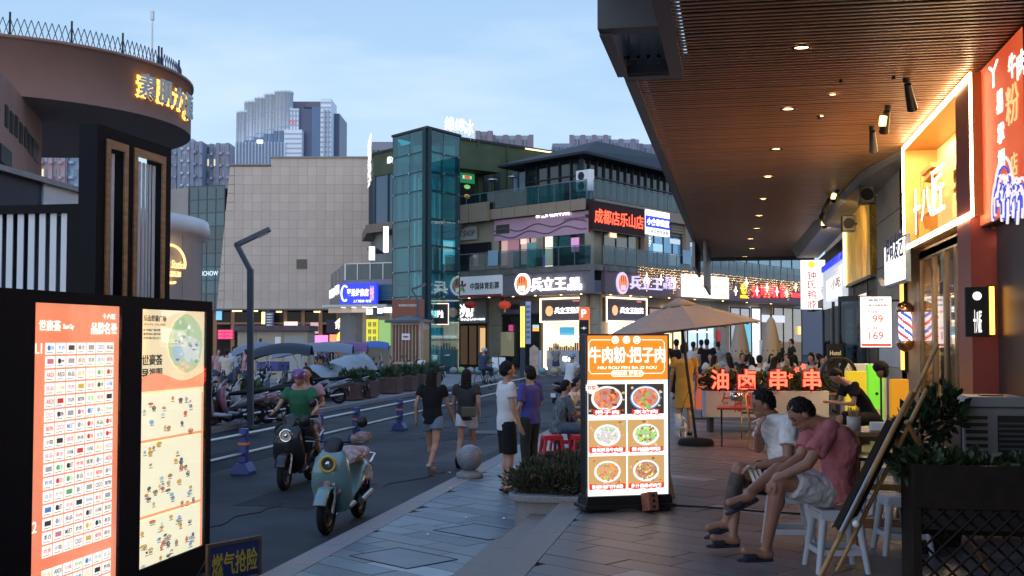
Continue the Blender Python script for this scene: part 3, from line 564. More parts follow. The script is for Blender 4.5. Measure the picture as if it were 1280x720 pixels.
# ================================================================ left foreground: round building, portal frames, directory boards
def camp(X, Z, z=0): p = CAM+Rt*X+Fh*Z; return Vector((p.x, p.y, z))
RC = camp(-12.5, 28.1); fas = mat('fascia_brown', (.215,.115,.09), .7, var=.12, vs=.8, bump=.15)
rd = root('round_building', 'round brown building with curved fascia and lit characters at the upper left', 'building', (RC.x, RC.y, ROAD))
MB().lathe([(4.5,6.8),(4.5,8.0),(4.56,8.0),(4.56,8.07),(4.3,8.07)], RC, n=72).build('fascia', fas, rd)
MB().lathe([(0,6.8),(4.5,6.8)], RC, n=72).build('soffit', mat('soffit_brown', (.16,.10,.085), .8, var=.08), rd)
MB().lathe([(4.28,8.07),(0,8.07)], RC, n=48).build('roof', K['dark'], rd)
A_ = D(-60, 200, 18); B_ = D(52, 200, 27); A_.z = B_.z = 0; F = frame(A_, B_-A_); Lw = (B_-A_).length
MB(F).box(0, Lw, 0, .3, ROAD, 6.8).build('wall', fas, rd)
wf = Fac(A_, B_)
for i, (x, yt) in enumerate(((6,130),(12,138),(18,143),(24,152),(30,158),(35,166),(40,172),(44,178))):
    s0, z1 = wf.sz(x, yt); s1, _ = wf.sz(x+4, yt); MB(wf.F).box(s0, s1, -.02, .01, z1-.42, z1).build('window', K['black'], rd)
s0, s1, z0, z1 = wf.rc(-4, 178, 10, 200); MB(wf.F).box(s0, s1, -.08, 0, z0-.1, z1-.1).build('sign_plate', K['dark'], rd)
# signs on the curve
for ch, px, y0, y1, wpx in (('素', 180, 93, 123, 21), ('肌', 203, 101, 131, 17), ('力', 219.5, 110, 138, 11), ('源', 231, 117, 150, 9)):
    d = ray(px, (y0+y1)/2); o2 = Vector((RC.x-CAM.x, RC.y-CAM.y)); dd = Vector((d.x, d.y)); a = dd.dot(dd); bq = dd.dot(o2); cq = o2.dot(o2)-4.53**2
    t = (bq-math.sqrt(max(0, bq*bq-a*cq)))/a; p = CAM+d*t; nrm = Vector((p.x-RC.x, p.y-RC.y, 0)).normalized(); q = p.copy(); q.z = 0
    F = frame(q+nrm*.09, Vector((-nrm.y, nrm.x, 0))); hz = (y1-y0)*(p-CAM).dot(Fh)/FPX; w_ = .56
    text(ch, F, 0, p.z, w_, hz, 0, mat('letter_bluegrey', (.3,.36,.42), .35, .3), rd, name='letter', depth=.04, bold=.03)
    F3 = frame(q+nrm*.012, Vector((-nrm.y, nrm.x, 0))); text(ch, F3, -.01, p.z-.02, w_*1.05, hz*1.05, 0, em('halo_gold', (1,.55,.12), 1.8), rd, name='halo', depth=.01, bold=.09)
# rooftop zigzag wire fence
wf_ = root('roof_fence', 'zigzag wire fence along the curved roof edge of the round building', 'fence', (RC.x, RC.y, 8.07))
b = MB(); nz_ = 190
for i in range(nz_):
    a0, a1 = 2*math.pi*i/nz_, 2*math.pi*(i+1)/nz_; P = lambda a, z: (RC.x+4.25*math.cos(a), RC.y+4.25*math.sin(a), z)
    b.cyl(P(a0, 8.07), P(a1, 8.5), .012, n=4).cyl(P(a0, 8.5), P(a1, 8.07), .012, n=4)
    if i % 9 == 0: MB().cyl(P(a0, 8.07), P(a0, 8.62), .025, n=6).build('post', K['dark'], wf_)
b.build('wire_mesh', mat('wire', (.1,.13,.18), .5, .5), wf_)
p = D(190, 70, 30); o = root('lightning_mast', 'thin grey lightning mast on the roof of the round building', 'mast', (p.x, p.y, 8.07)); MB().cyl((p.x,p.y,8.0),(p.x,p.y,D(190,25,30).z),.035,.02,n=8).cyl((p.x,p.y,D(190,14,30).z),(p.x,p.y,D(190,25,30).z),.05,n=8).build('pole', K['steel'], o); MB().cyl((p.x,p.y,8.07),(p.x,p.y,8.15),.12,n=10).build('base_plate', K['steel'], o)
# curved canopy and lower white rotunda
P0 = camp(-9.2, 21.2); cw = mat('white_render', (.5,.52,.56), .7, var=.05, bump=.05)
wr = root('white_rotunda', 'low white curved shop building with overhanging rim and glowing round logo', 'building', (P0.x, P0.y, ROAD))
r0 = 3.4; MB().lathe([(r0,ROAD),(r0,3.55),(r0+.12,3.6),(r0+.16,3.72),(r0+.12,3.9),(0,3.92)], P0, n=72).build('wall', cw, wr)
for ang in range(0, 360, 24):
    a = R(ang); MB().cyl((P0.x+(r0+.004)*math.cos(a), P0.y+(r0+.004)*math.sin(a), ROAD), (P0.x+(r0+.004)*math.cos(a), P0.y+(r0+.004)*math.sin(a), 3.55), .01, n=4).build('panel_joint', K['grey'], wr)
MB().lathe([(r0+.01,ROAD),(r0+.02,ROAD+.9),(r0+.0,ROAD+.9)], P0, n=48).build('plinth', K['dark'], wr)
d = ray(214, 330); dd = Vector((d.x, d.y)); o2 = Vector((P0.x, P0.y)); a = dd.dot(dd); bq = dd.dot(o2); t = (bq-math.sqrt(max(0,bq*bq-a*(o2.dot(o2)-(r0+.05)**2))))/a; p = CAM+d*t; nrm = Vector((p.x-P0.x, p.y-P0.y, 0)).normalized()
F = frame(Vector((p.x, p.y, 0)), Vector((-nrm.y, nrm.x, 0))); lg = em('logo_glow', (1,.55,.2), 2.2); b = MB(F)
b.tube([(.42*math.cos(R(k)), 0, p.z+.33*math.sin(R(k))) for k in range(0, 300, 12)], .022, 6); b.build('logo_ring', lg, wr)
text('Skin Station', F, .05, p.z, .75, .14, -.01, lg, wr, bold=.0, shear=.3); text('素肌源', F, .05, p.z-.17, .45, .1, -.01, lg, wr)
# grey canopy band across, with dark end wall
Fc = Fac(D(-120, 250, 13.5), D(95, 250, 18)); cb_ = root('flat_canopy', 'flat grey edged canopy with navy fascia and a pale end panel', 'canopy', Fc.F)
pts = [(-60,212),(95,232)]; s0, za = Fc.sz(-120, 205); s1, zb = Fc.sz(100, 233); zt = (za+zb)/2
zt = Fc.sz(40, 219)[1]
MB(Fc.F).box(0, s1, -.1, 2.0, zt-.08, zt).build('edge_slab', mat('slab_grey', (.2,.2,.21), .7, var=.1), cb_)
sm, _ = Fc.sz(52, 240); MB(Fc.F).box(0, sm, 0, 1.9, zt-.62, zt-.08).build('fascia', mat('navy_panel', (.02,.025,.04), .5), cb_); MB(Fc.F).box(sm, s1, -.03, 1.9, zt-.5, zt-.08).build('end_panel', cw, cb_)
for q_ in (.4, s1-.2): MB(Fc.F).box(q_, q_+.15, .8, .95, ROAD, zt-.5).build('post', K['dark'], cb_)
# shop interior glow behind the fins
o = root('shop_interior', 'warm lit shop window seen through the white striped glass screen', 'shop window', camp(-9.5, 16.5)); F = frame(camp(-10.5, 15.2, 0), Rt)
MB(F).box(0, 3.4, .3, .5, ROAD, 2.35).build('wall', mat('dk_blue_wall', (.03,.05,.08), .5), o)
for i in range(9):
    x = rnd.uniform(.2, 3.0); z = rnd.uniform(.6, 2.0); MB(F).box(x, x+rnd.uniform(.08,.25), .25, .3, z, z+rnd.uniform(.05,.2)).build('light_patch', em('patch_warm', (1,.75,.4), 1.5), o)
MB(F).box(2.2, 3.3, .24, .3, .95, 1.25).build('lit_panel', em('patch_white', (.95,.9,.85), .9), o)

# portal frames
XK = -5.0; kd = mat('portal_dark', (.018,.017,.02), .6, sp=.04); kw = mat('portal_wood', (.36,.17,.07), .45, var=.3, vs=5, stretch=(1,1,6))
def kyy(px, X=XK): return XP(px, 421, X).y
zt = XP(118, 153, XK).z
pf = root('portal_frame', 'tall dark steel portal with wooden lined openings and striped glass', 'portal', (XK, kyy(95), ROAD))
ya, yb, ym = kyy(118), kyy(208), kyy(163)
MB().box(XK-.16, XK, ya, ya+.16, ROAD, zt).build('post', kd, pf); MB().box(XK-.16, XK, ym-.12, ym+.04, ROAD, zt-.1).build('post', kd, pf); MB().box(XK-.16, XK, yb-.1, yb+.05, ROAD, zt).build('post', kd, pf)
MB().box(XK-.16, XK, ya+.16, yb-.1, zt-.1, zt).build('top_beam', kd, pf)
for (a, c) in ((ya+.16, ym-.12), (ym+.04, yb-.1)):
    b = MB(); b.box(XK-.0, XK+.014, a-.03, a+.03, ROAD, zt-.1); b.box(XK-.0, XK+.014, c-.03, c+.03, ROAD, zt-.1); b.box(XK-.0, XK+.014, a+.03, c-.03, zt-.17, zt-.1); b.build('wood_lining', kw, pf)
    MB().box(XK-.15, XK-.13, a, c, ROAD, zt-.18).build('pane', K['glassc'], pf)
    k = a+.1
    while k < c-.12: MB().box(XK-.03, XK-.02, k, k+rnd.uniform(.02,.045), ROAD, zt-.2).build('white_stripe', mat('frosted', (.7,.72,.76), .4), pf); k += rnd.uniform(.055,.085)
# fins screen facing the camera
YF = kyy(118)+.02; x0 = XK-2.2; z1 = 1.75+169/1450*YF*1.0; z1 = D(40, 254, (Vector((XK, YF, 0))-CAM).dot(Fh)).z
fs = root('fin_screen', 'dark framed glass screen with vertical white stripes left of the portal', 'screen', (XK-1, YF, ROAD))
MB().box(x0, XK-.16, YF, YF+.1, z1-.07, z1+.0).box(XK-.27, XK-.16, YF+.001, YF+.1, ROAD, z1-.07).build('frame', kd, fs)
MB().box(x0, XK-.27, YF+.06, YF+.07, ROAD, z1-.07).build('pane', glass('screen_glass', (.6,.7,.8), .6), fs)
k = x0
me = MB().box(0, .055, 0, .01, 0, z1-.07-ROAD).mesh('white_stripe', mat('fin_white', (.7,.72,.76), .5))
while k < XK-.33: inst(me, 'white_stripe', fs, Matrix.Translation((k, YF+.03, ROAD))); k += .098
# directory kiosks: panels on the plane X = -4.8
XD = -4.8
def dy(px): return XP(px, 421, XD).y
zk = XP(100, 366, XD).z
inkd = mat('ink_dark', (.04,.035,.04), .6); orange_l = mat('orange_lit', (.8,.2,.1), .5, emit=1.3, ecol=(1,.3,.16), c2=(.85,.3,.18), vs=1.4)
cell_l = em('cell_white', (1,.94,.9), 1.4)
def kiosk(name, label, pa, pb, qa, qb, zp1):
    o = root(name, label, 'directory board', (XD, dy(pa), ROAD)); ya, yb, xa, xb = dy(pa), dy(pb), dy(qa), dy(qb)
    MB().box(XD-.3, XD-.04, ya, yb, ROAD, zk).build('case', kd, o)
    b = MB(); b.box(XD-.04, XD, ya, xa, ROAD, zk); b.box(XD-.04, XD, xb, yb, ROAD, zk); b.box(XD-.04, XD, xa, xb, zp1, zk); b.box(XD-.04, XD, xa, xb, ROAD, ROAD+.25); b.build('frame', kd, o)
    MB().box(XD-.008, XD-.004, xa, xb, ROAD+.25, zp1).build('pane', K['glassc'], o)
    return o, xa, xb
FD = frame(Vector((XD-.0285, 0, 0)), rz=R(90))      # local x = +Y : reads correctly from the road side
o, xa, xb = kiosk('directory_board', 'lit orange directory board with a grid of small white shop tiles', -60, 166, 44, 153, XP(100,380.5,XD).z)
kz = XP(100,380.5,XD).z; MB().box(XD-.04, XD-.03, xa, xb, ROAD+.25, kz).build('backlit_sheet', orange_l, o)
W_ = xb-xa; x_of = lambda px: dy(px)
def dtext(s, px0, py0, px1, py1, m, par, **k):
    a, c = dy(px0), dy(px1); xm = (px0+px1)/2; z1 = XP(xm, py0, XD).z; z0 = XP(xm, py1, XD).z; return text(s, FD, (a+c)/2, (z0+z1)/2, c-a, z1-z0, 0, m, par, depth=.003, **k)
dtext('世豪荟', 53, 400, 80, 414, lw_, o, bold=.03); dtext('Show City', 83, 405, 96, 413, lw_, o, bold=0); dtext('品牌名录', 118, 403, 150, 418, lw_, o, bold=.04); dtext('十八匠', 132, 392, 148, 399, lw_, o, bold=.03)
dtext('L1', 49, 429, 57, 442, lw_, o, bold=0); dtext('L2', 44, 652, 54, 666, lw_, o, bold=0)
b = MB(FD); logos = MB(FD); lines = MB(FD); q = random.Random(3)
lc = [em('logo_%d' % i, c, 1.0) for i, c in enumerate(((.05,.05,.06), (.8,.06,.05), (.1,.25,.6), (.15,.5,.2), (.9,.5,.1), (.45,.45,.5), (.75,.2,.3)))]
gx0, gx1 = dy(61), dy(147); cw_ = (gx1-gx0)/7; zr1 = XP(60, 428, XD).z; chh = (17.2/855*4.8)
for r in range(20):
    for c in range(7):
        z = zr1-(r+ (0 if r < 16 else .75))*chh; x = gx0+c*cw_
        b.quad((x+.004, 0, z-chh+.008), (x+cw_-.006, 0, z-chh+.008), (x+cw_-.006, 0, z-.004), (x+.004, 0, z-.004))
        t_ = q.random(); cx = x+cw_/2; cz = z-chh*.42; mi = q.choices(range(7), (6,3,2,1.5,1.5,4,2))[0]
        if t_ < .2: logos.quad((cx-.04,-.002,cz-.018), (cx+.04,-.002,cz-.018), (cx+.04,-.002,cz+.018), (cx-.04,-.002,cz+.018), mi=mi)
        elif t_ < .4: logos.cyl((cx-.02, -.001, cz), (cx-.02, -.003, cz), .02, n=10, mi=mi)
        if t_ > .2:
            wds = ['茶百', '衣舍', 'ARDI', '美食', '锦里', '川味', 'COCO', '小馆', 'MEET', '书亦', '良品', '银饰', 'Style', '炸鸡']
            text(q.choice(wds), FD, cx+(.012 if t_ < .4 else 0), cz, .06 if t_ < .4 else .092, .034, -.002, mi, None, depth=.001, bar=logos)
        lines.box(x+.015, x+cw_*.7, -.003, -.001, z-chh+.02, z-chh+.026)
tag(b.build('printed_tile', cell_l, o, recalc=False), kind='stuff'); tag(logos.build('printed_logo', lc, o, recalc=False), kind='stuff'); tag(lines.build('printed_line', em('line_grey', (.5,.5,.52), .6), o, recalc=False), kind='stuff')
# second board
o, xa, xb = kiosk('map_board', 'lit pale yellow floor map board with orange title band, right of the orange one', 166, 265, 178, 259, XP(218,388,XD).z)
kz = XP(218,388,XD).z; MB().box(XD-.04, XD-.03, xa, xb, ROAD+.25, kz).build('backlit_sheet', mat('cream_lit', (.8,.7,.5), .5, emit=1.1, ecol=(1,.78,.5)), o)
oc = mat('map_orange', (.8,.25,.12), .5, emit=1.2, ecol=(1,.36,.2)); cr_ = em('map_cream', (1,.91,.68), 1.2)
def drect(b, x0, y0, x1, y1, yy, mi=0):
    a, c = dy(x0), dy(x1); xm = (x0+x1)/2; b.box(a, c, yy-.001, yy, XP(xm, y1, XD).z, XP(xm, y0, XD).z, mi)
b = MB(FD)
a, c = dy(179), dy(258); zc = XP(218, 478, XD).z; P = [(a, zc)]+[(a+(c-a)*t/10, zc+.05+.04*math.sin(t*.7)) for t in range(11)]+[(c, zc-.06), (a, zc-.06)]
b.prism([(p[0], p[1]) for p in P[1:]], -.004, -.002); b.build('orange_wave', oc, o)
b = MB(FD)
for y0, y1 in ((490,545),(549,634),(640,730)): drect(b, 179, y0, 255, y1, -.005)
drect(b, 178, 742, 256, 900, -.005); b.build('floor_panel', cr_, o)
b = MB(FD)
for y0 in (546.5, 637, 737): drect(b, 178, y0-2, 256, y0+1, -.006)
for x in (255.5,): drect(b, x, 490, x+2, 900, -.006)
b.build('panel_line', oc, o)
dtext('乐山世豪广场', 183, 394, 211, 402, inkd, o, bold=.03); dtext('城市中心 核心商圈', 183, 404, 210, 407, mat('ink_orange', (.6,.3,.15), emit=.3, ecol=(.9,.45,.2)), o, bold=0)
dtext('世豪荟', 182, 443, 207, 457, inkd, o, bold=.035); dtext('导视图', 182, 460, 207, 474, inkd, o, bold=.035)
for i, (t_, y0) in enumerate((('● 世豪广场导览', 411), ('服务中心 洗手间', 416), ('停车场 出入口', 421))): dtext(t_, 183, y0, 204, y0+3, inkd, o, bold=0)
for t_, y0 in (('L3', 522), ('L2', 607), ('L1', 700)): dtext(t_, 241, y0, 250, y0+14, mat('ink_red', (.8,.25,.15), emit=.8, ecol=(1,.35,.25)), o, bold=0)
mc_ = [em('map_%d' % i, c, .85) for i, c in enumerate(((.7,.85,.5), (.55,.75,.45), (.95,.95,.9), (.25,.25,.27), (.6,.75,.85)))]
b = MB(FD); q = random.Random(11)
def dq(cx, cy, rx, ry, mi, yy, n=9, jag=.12):
    x = dy(cx); zz = XP(cx, cy, XD).z; sx = (dy(cx+1)-dy(cx)); sz = 4.8/(915-cx)
    b.add([(x+rx*sx*math.cos(R(360*k/n))*(1+q.uniform(-jag,jag)), yy, zz+ry*sz*math.sin(R(360*k/n))*(1+q.uniform(-jag,jag))) for k in range(n)], [tuple(range(n))], mi)
dq(236, 430, 21, 38, 0, -.003, 16, .06); dq(230, 415, 10, 17, 1, -.004); dq(243, 437, 12, 16, 2, -.0045); dq(226, 440, 8, 12, 4, -.004)
for _ in range(46): dq(q.uniform(220,252), q.uniform(402,458), q.uniform(1,3), q.uniform(1,3.5), q.choice((1,2,2,3,4)), -.006, 5, .3)
b.build('map_drawing', mc_, o, recalc=False)
ic = [em('icon_%d' % i, c, .8) for i, c in enumerate(((.9,.2,.1), (.95,.55,.15), (.35,.6,.85), (.15,.15,.16), (.55,.35,.2), (.75,.85,.9)))]
b = MB(FD)
for y0, y1, n_ in ((494,538,16),(554,630,36),(645,725,60)):
    for _ in range(n_):
        cx, cy = q.uniform(184, 248), q.uniform(y0, y1); dq(cx, cy, q.uniform(1.5,3.4), q.uniform(1.8,3.8), q.randrange(6), -.007, 7, .25)
        if q.random() < .6: dq(cx+.5, cy-1, 1.1, 1.3, q.randrange(6), -.008, 6, .2)
        drect(b, cx-2, cy+3.4, cx+2.4, cy+4.3, -.007, 3)
tag(b.build('map_icon', ic, o, recalc=False), kind='stuff')
# blue emergency gas sign
A_ = G(264, 735, ROAD); B_ = A_+Vector((.34, .62, 0)); fg = Fac(D(262, 700, 9.9), D(325, 690, 10.35)); o = root('gas_repair_sign', 'low blue emergency barrier sign with yellow characters at the foot of the map board', 'sign', fg.F)
s1 = fg.L; zt_ = fg.sz(300, 674)[1]; b = MB(fg.F); b.box(-.02, s1+.02, 0, .03, zt_-.03, zt_); b.box(-.02, .01, 0, .03, ROAD, zt_-.03); b.box(s1-.01, s1+.02, 0, .03, ROAD, zt_-.03); b.build('frame', mat('rusty_frame', (.12,.07,.05), .7, var=.3, vs=20), o)
MB(fg.F).box(.01, s1-.01, .005, .025, ROAD+.08, zt_-.03).build('panel', mat('sign_blue', (.015,.035,.16), .5, var=.15), o); text('燃气抢险', fg.F, s1*.5, zt_-.19, s1*.9, .2, .004, mat('sign_yellow', (.6,.48,.05), .5), o, bold=.02, depth=.003)
MB(fg.F).tube([(.05,.02,zt_-.05),(.05,.3,ROAD)], .012).build('back_leg', K['dark'], o); MB(fg.F).tube([(s1-.05,.02,zt_-.05),(s1-.05,.3,ROAD)], .012).build('back_leg', K['dark'], o)

# ================================================================ guard rail, far pavement, street furniture
post_px = [(-40,640),(170,610),(306,592),(446,549),(500,540),(578,512),(610,492)]
XRl = -7.62
rail = root('guard_rail', 'steel two bar guard rail on blue cast posts dividing the street lanes', 'guard rail', (XRl, 20, ROAD))
bl_ = mat('post_blue', (.02,.05,.22), .4, var=.1)
def rpost(y):
    MB().prism([(-.16,0),(.16,0),(.16,.05),(.08,.18),(-.08,.18),(-.16,.05)], -.15, .15, T=Matrix.Translation((XRl, y, ROAD))).box(XRl-.065, XRl+.065, y-.06, y+.06, ROAD+.18, ROAD+.72).build('post', bl_, rail, bev=.012)
    MB().box(XRl-.072, XRl+.072, y-.067, y+.067, ROAD+.46, ROAD+.5).build('orange_band', mat('band_orange', (.6,.2,.04), .5), rail)
ys_ = [8.8+3.0*k for k in range(14)]
ys_ = [XP(px, 421, XRl).y for px in (120, 210, 306, 400, 446, 500)] + [XP(578,421,XRl).y, 38.5, 45]
ys_ = sorted(ys_); 
for y in ys_: rpost(y)
for i in range(len(ys_)-1):
    for z in (.32, .62): MB().cyl((XRl, ys_[i]+.07, ROAD+z), (XRl, ys_[i+1]-.07, ROAD+z), .032, n=10).build('rail_bar', K['steel'], rail)
# far side pavement with brown planter boxes
XP_ = -11.6
fp = MB().box(-40, XP_, 17, 62, -.7, -.30).build('far_pavement', mat('far_pave_stone', (.15,.155,.16), .6, var=.3, vs=1.4, bump=.1)); struct(fp)
me = MB().box(-.15, 0, .005, .995, -.11, .004).mesh('kerb_stone', K['granite'])
fk = root('far_kerb', None, None, (0,0,0)); fk['kind'] = 'structure'
for i in range(17, 62): inst(me, 'kerb_stone', fk, Matrix.Translation((XP_+.152, i, WALK)))
boxm = mat('planter_brown', (.09,.045,.04), .6, var=.2, vs=4)
def planter(px, dist_y, label, wpx=.95, n=420):
    c = Vector((XP_-.55, dist_y, -.3)); o = root('planter_box', label, 'planter', (c.x, c.y, c.z), 'brown planter boxes along the far pavement')
    b = MB(); b.box(c.x-.35, c.x+.35, c.y-wpx/2, c.y+wpx/2, -.27, .28); b.build('box', boxm, o, bev=.015); b = MB()
    for k in range(5): b.box(c.x+.351, c.x+.358, c.y-wpx/2+.04, c.y+wpx/2-.04, -.24+k*.1, -.155+k*.1)
    b.build('board', boxm, o)
    leafy((c.x, c.y, .42), (.36, wpx*.52, .2), n, [K['foliage'], K['foliage2'], mat('leaf_pale', (.08,.14,.05), .6, var=.3)], 'plant', o, .16, .14, .8, int(px), .2)  # third leaf green is a paler tone, mixed in at random
    return o
for i, (px, py) in enumerate(((268,545),(325,528),(452,508),(469,503),(500,500),(519,496),(533,492),(548,490))):
    d = XP(px, 421, XP_-.2); planter(px, d.y, ['nearest brown planter box with tall grass beside the map board', 'brown planter box behind the lamp post with bushy plants', 'planter box by the end of the covered scooters', 'planter box of low green plants, next after the covered scooters', 'wider brown planter box in the middle of the row', 'brown planter box between its two larger neighbours near the slatted booth', 'planter box in front of the slatted booth', 'farthest brown planter box at the corner of the far pavement'][i])
# lamp posts
def lamp(px, base_py, dist, top, knee, tip, lab, s=1.0):
    z0 = D(px, base_py, dist).z; P = [D(px, base_py, dist), D(px, knee, dist), D(px-17*s, knee-32*s, dist), D(px+23*s, top, dist)]
    o = root('street_lamp', lab, 'street lamp', Matrix.Translation((P[0].x, P[0].y, z0))); m = mat('lamp_blue_grey', (.05,.065,.09), .45, bump=.03); t = .11*s*dist/26
    def bar(A, B, w_, d_, nm):
        d = (B-A); q = d.to_track_quat('Z', 'Y').to_matrix().to_4x4(); return MB(Matrix.Translation((A+B)/2) @ q).cb((0,0,0), (d_, w_, d.length+w_*.55)).build(nm, m, o, bev=.012)
    bar(P[0], P[1], t*1.2, t*1.2, 'pole'); bar(P[1], P[2], t, t*1.2, 'elbow'); bar(P[2], P[3], t, t*1.2, 'arm')
    A = P[2].lerp(P[3], .62); B = P[3]; d = (B-A); q = d.to_track_quat('Z', 'Y').to_matrix().to_4x4(); MB(Matrix.Translation((A+B)/2-Vector((0,0,t*.55))) @ q).cb((0,0,0), (t*.9, .03, d.length*.9)).build('lamp_head', K['greyp'], o)
    MB().cyl(P[0], P[0]+Vector((0,0,.06)), t*1.6, n=16).build('base_flange', m, o)
    return o
lamp(313, 535, 25.5, 287, 338, 0, 'tall blue grey street lamp with bent zigzag arm in front of the parked scooters')
lamp(522, 455, 62, 355, 375, 0, 'distant dark street lamp with bent arm rising behind the slatted booth', .42)
# ================================================================ far buildings
def zat(dist, y): return CZ+(421-y)/FPX*dist*1.0
def ry(b, F, s0, s1, y0, y1, z0, z1, mi=0): b.F = F; return b.box(s0, s1, y0, y1, z0, z1, mi)
# ---- beige tiled mall wall
BW = Fac(D(262, 421, 95), D(463, 421, 95)); bx = lambda px: BW.sz(px, 421)[0]; bz = lambda y: zat(95, y)
mw = root('mall_building', 'large beige stone panelled blank mall wall with shops at its foot', 'building', BW.F)
zt1, zt2, zb = bz(206), bz(196.5), bz(386)
MB(BW.F).prism([(bx(270), zb), (bx(463), zb), (bx(463), zt2), (bx(337), zt2), (bx(337), zt1), (bx(285), zt1)], .12, 14).build('wall', mat('joint_beige', (.32,.27,.23), .9), mw)
pan = [mat('beige_panel_%d' % i, c, .6, var=.13, vs=.3, bump=.08) for i, c in enumerate(((.52,.425,.35), (.495,.405,.335), (.54,.445,.37)))]
cwd = (bx(463)-bx(337))/11; rh = (zt2-zb)/17
for r in range(17):
    z = zb+r*rh
    for c in range(-6, 11):
        x = bx(337)+c*cwd
        if c < 0 and z+rh > zt1+.1: continue
        xl = bx(270)+(bx(285)-bx(270))*(z-zb)/(zt1-zb)
        if x+cwd < xl+.1: continue
        if x < xl:
            MB(BW.F).prism([(xl+.02, z+.02), (x+cwd-.02, z+.02), (x+cwd-.02, z+rh-.02), (xl+.03+(bx(285)-bx(270))*rh/(zt1-zb), z+rh-.02)], 0, .12).build('wall_panel', pan[0], mw); continue
        panel(PC, mw, BW.F, x+.006, 0, z+.006, cwd-.012, rh-.012, .12, pan[(r*7+c*5+(r*c)%3) % 3])
b = MB(BW.F); b.box(bx(337)-.1, bx(463), -.15, 1, zt2, zt2+.12); b.box(bx(284), bx(337)-.1, -.15, 1, zt1, zt1+.12); b.build('coping', K['grey'], mw)
MB(BW.F).box(bx(370), bx(383), -.06, 0, bz(336), bz(324)).build('vent_grille', mat('vent_brown', (.13,.11,.09), .8), mw)
MB(BW.F).box(bx(262), bx(463), -.5, .12, bz(388), zb).build('canopy_edge', mat('edge_bluegrey', (.08,.09,.11), .5), mw)
# shops at its foot
zg = ROAD
MB(BW.F).box(bx(258), bx(463), 1.2, 1.4, zg, bz(388)).build('shop_back', mat('shop_dark', (.05,.035,.03), .7), mw)
q = random.Random(5)
for i, px in enumerate(range(266, 462, 22)):
    MB(BW.F).box(bx(px), bx(px)+.3, .1, .4, zg, bz(388)).build('shop_pier', K['wood'], mw)
    MB(BW.F).box(bx(px)+.3, bx(px+22), .2, .3, bz(403), bz(390)).build('clerestory', mat('shop_black', (.015,.012,.01), .3), mw)
    MB(BW.F).box(bx(px)+.3, bx(px+22), .0, .2, bz(405.5), bz(403)).build('sign_shelf', K['wood'], mw)
for x0, y0, x1, y1, c, s in ((290,388,302,389.5,(1,.7,.3),3),(310,388,322,389.5,(1,.7,.3),3),(270,389,277,400,(.2,.5,.8),1.0),(327,390,331,405,(1,.8,.25),2.5),(272,412,292,424,(.5,.04,.12),.7),(355,402,372,410,(1,.75,.65),.9),(388,403,398,417,(.9,.55,.5),.5),(410,403,420,414,(.8,.5,.45),.6),(393,419,410,431,(.95,.25,.6),1.2),(412,418,422,434,(.9,.4,.2),.8),(378,418,388,428,(.9,.15,.1),.8),(345,389,352,390.5,(1,.7,.3),3),(392,389,400,390.5,(1,.7,.3),3)):
    MB(BW.F).box(bx(x0), bx(x1), -.05, .05, bz(y1), bz(y0)).build('shop_light', em('shoplight_%d_%d' % (x0, y0), c, s), mw)
for k in range(3): text('麻辣鲜香', BW.F, bx(282), bz(414+k*4), bx(291)-bx(273), .2, -.06, em('pinkred', (1,.1,.25), 1.2), mw, bold=.03)
o = root('parking_notice', 'dark blue column sign with small white lines hanging on the mall shops', 'sign', BW.F); MB(BW.F).box(bx(334), bx(345), -.9, -.8, bz(409), bz(390)).build('board', mat('navy_board', (.03,.06,.14), .5), o)
for k in range(5): text('停车场入口', BW.F, bx(339.5), bz(393+k*3.4), bx(343)-bx(336), .12, -.91, em('white_dim', (.8,.85,1), .7), o)
# palace-sign shop at px 413-440 (navy with lit roof emblem)
MB(BW.F).box(bx(411), bx(440), -1.2, -1.0, bz(416), bz(400)).build('navy_fascia', mat('navy_fascia', (.02,.02,.07), .5), mw)
o2 = text('玲珑', BW.F, bx(428), bz(408), bx(434)-bx(422), .55, -1.22, em('glow_cream', (1,.85,.55), 2.5), mw, bold=.04)
MB(BW.F).prism([(bx(421), bz(404)), (bx(435), bz(404)), (bx(431), bz(400)), (bx(428), bz(397.5)), (bx(425), bz(400))], -1.24, -1.21).build('roof_emblem', em('glow_cream', (1,.85,.55), 2.5), mw)
b = MB(BW.F); b.tube([(bx(433)+.5*math.cos(R(a)), -1.1, bz(425)+.85*math.sin(R(a))) for a in range(100, 281, 15)], .13, 6); b.build('moon_lamp', em('moon_yellow', (1,.7,.15), 1.4), mw)
# ---- teal glazed bay and grey stub on its left
GB = Fac(D(205, 421, 99), D(280, 421, 97)); gx = lambda px: GB.sz(px, 421)[0]
gb = root('glazed_bay', 'teal glass curtain wall bay left of the beige panelled mall wall', 'building', GB.F); tm = mat('teal_mull', (.03,.06,.075), .4)
MB(GB.F).box(gx(234), gx(279), .4, 8, ROAD, zat(98, 236)).build('core', mat('core_dark', (.012,.03,.04), .5), gb)
for c in range(4):
    for r in range(10):
        x0, x1 = gx(235+c*11), gx(235+(c+1)*11); z0 = ROAD+3.5+r*1.14; MB(GB.F).box(x0+.04, x1-.04, 0, .05, z0+.04, z0+1.1).build('pane', [mat('glassteal1', (.015,.07,.09), .08, sp=.8), mat('glassteal2', (.02,.1,.12), .06, sp=.8), mat('glassteal3', (.01,.045,.06), .1, sp=.8)][(c*3+r*5+r//3) % 3], gb)
b = MB(GB.F)
for c in range(5): b.box(gx(235+c*11)-.04, gx(235+c*11)+.04, -.03, .1, ROAD+3.5, zat(98, 236))
for r in range(11): b.box(gx(235), gx(279), -.02, .09, ROAD+3.46+r*1.14, ROAD+3.54+r*1.14)
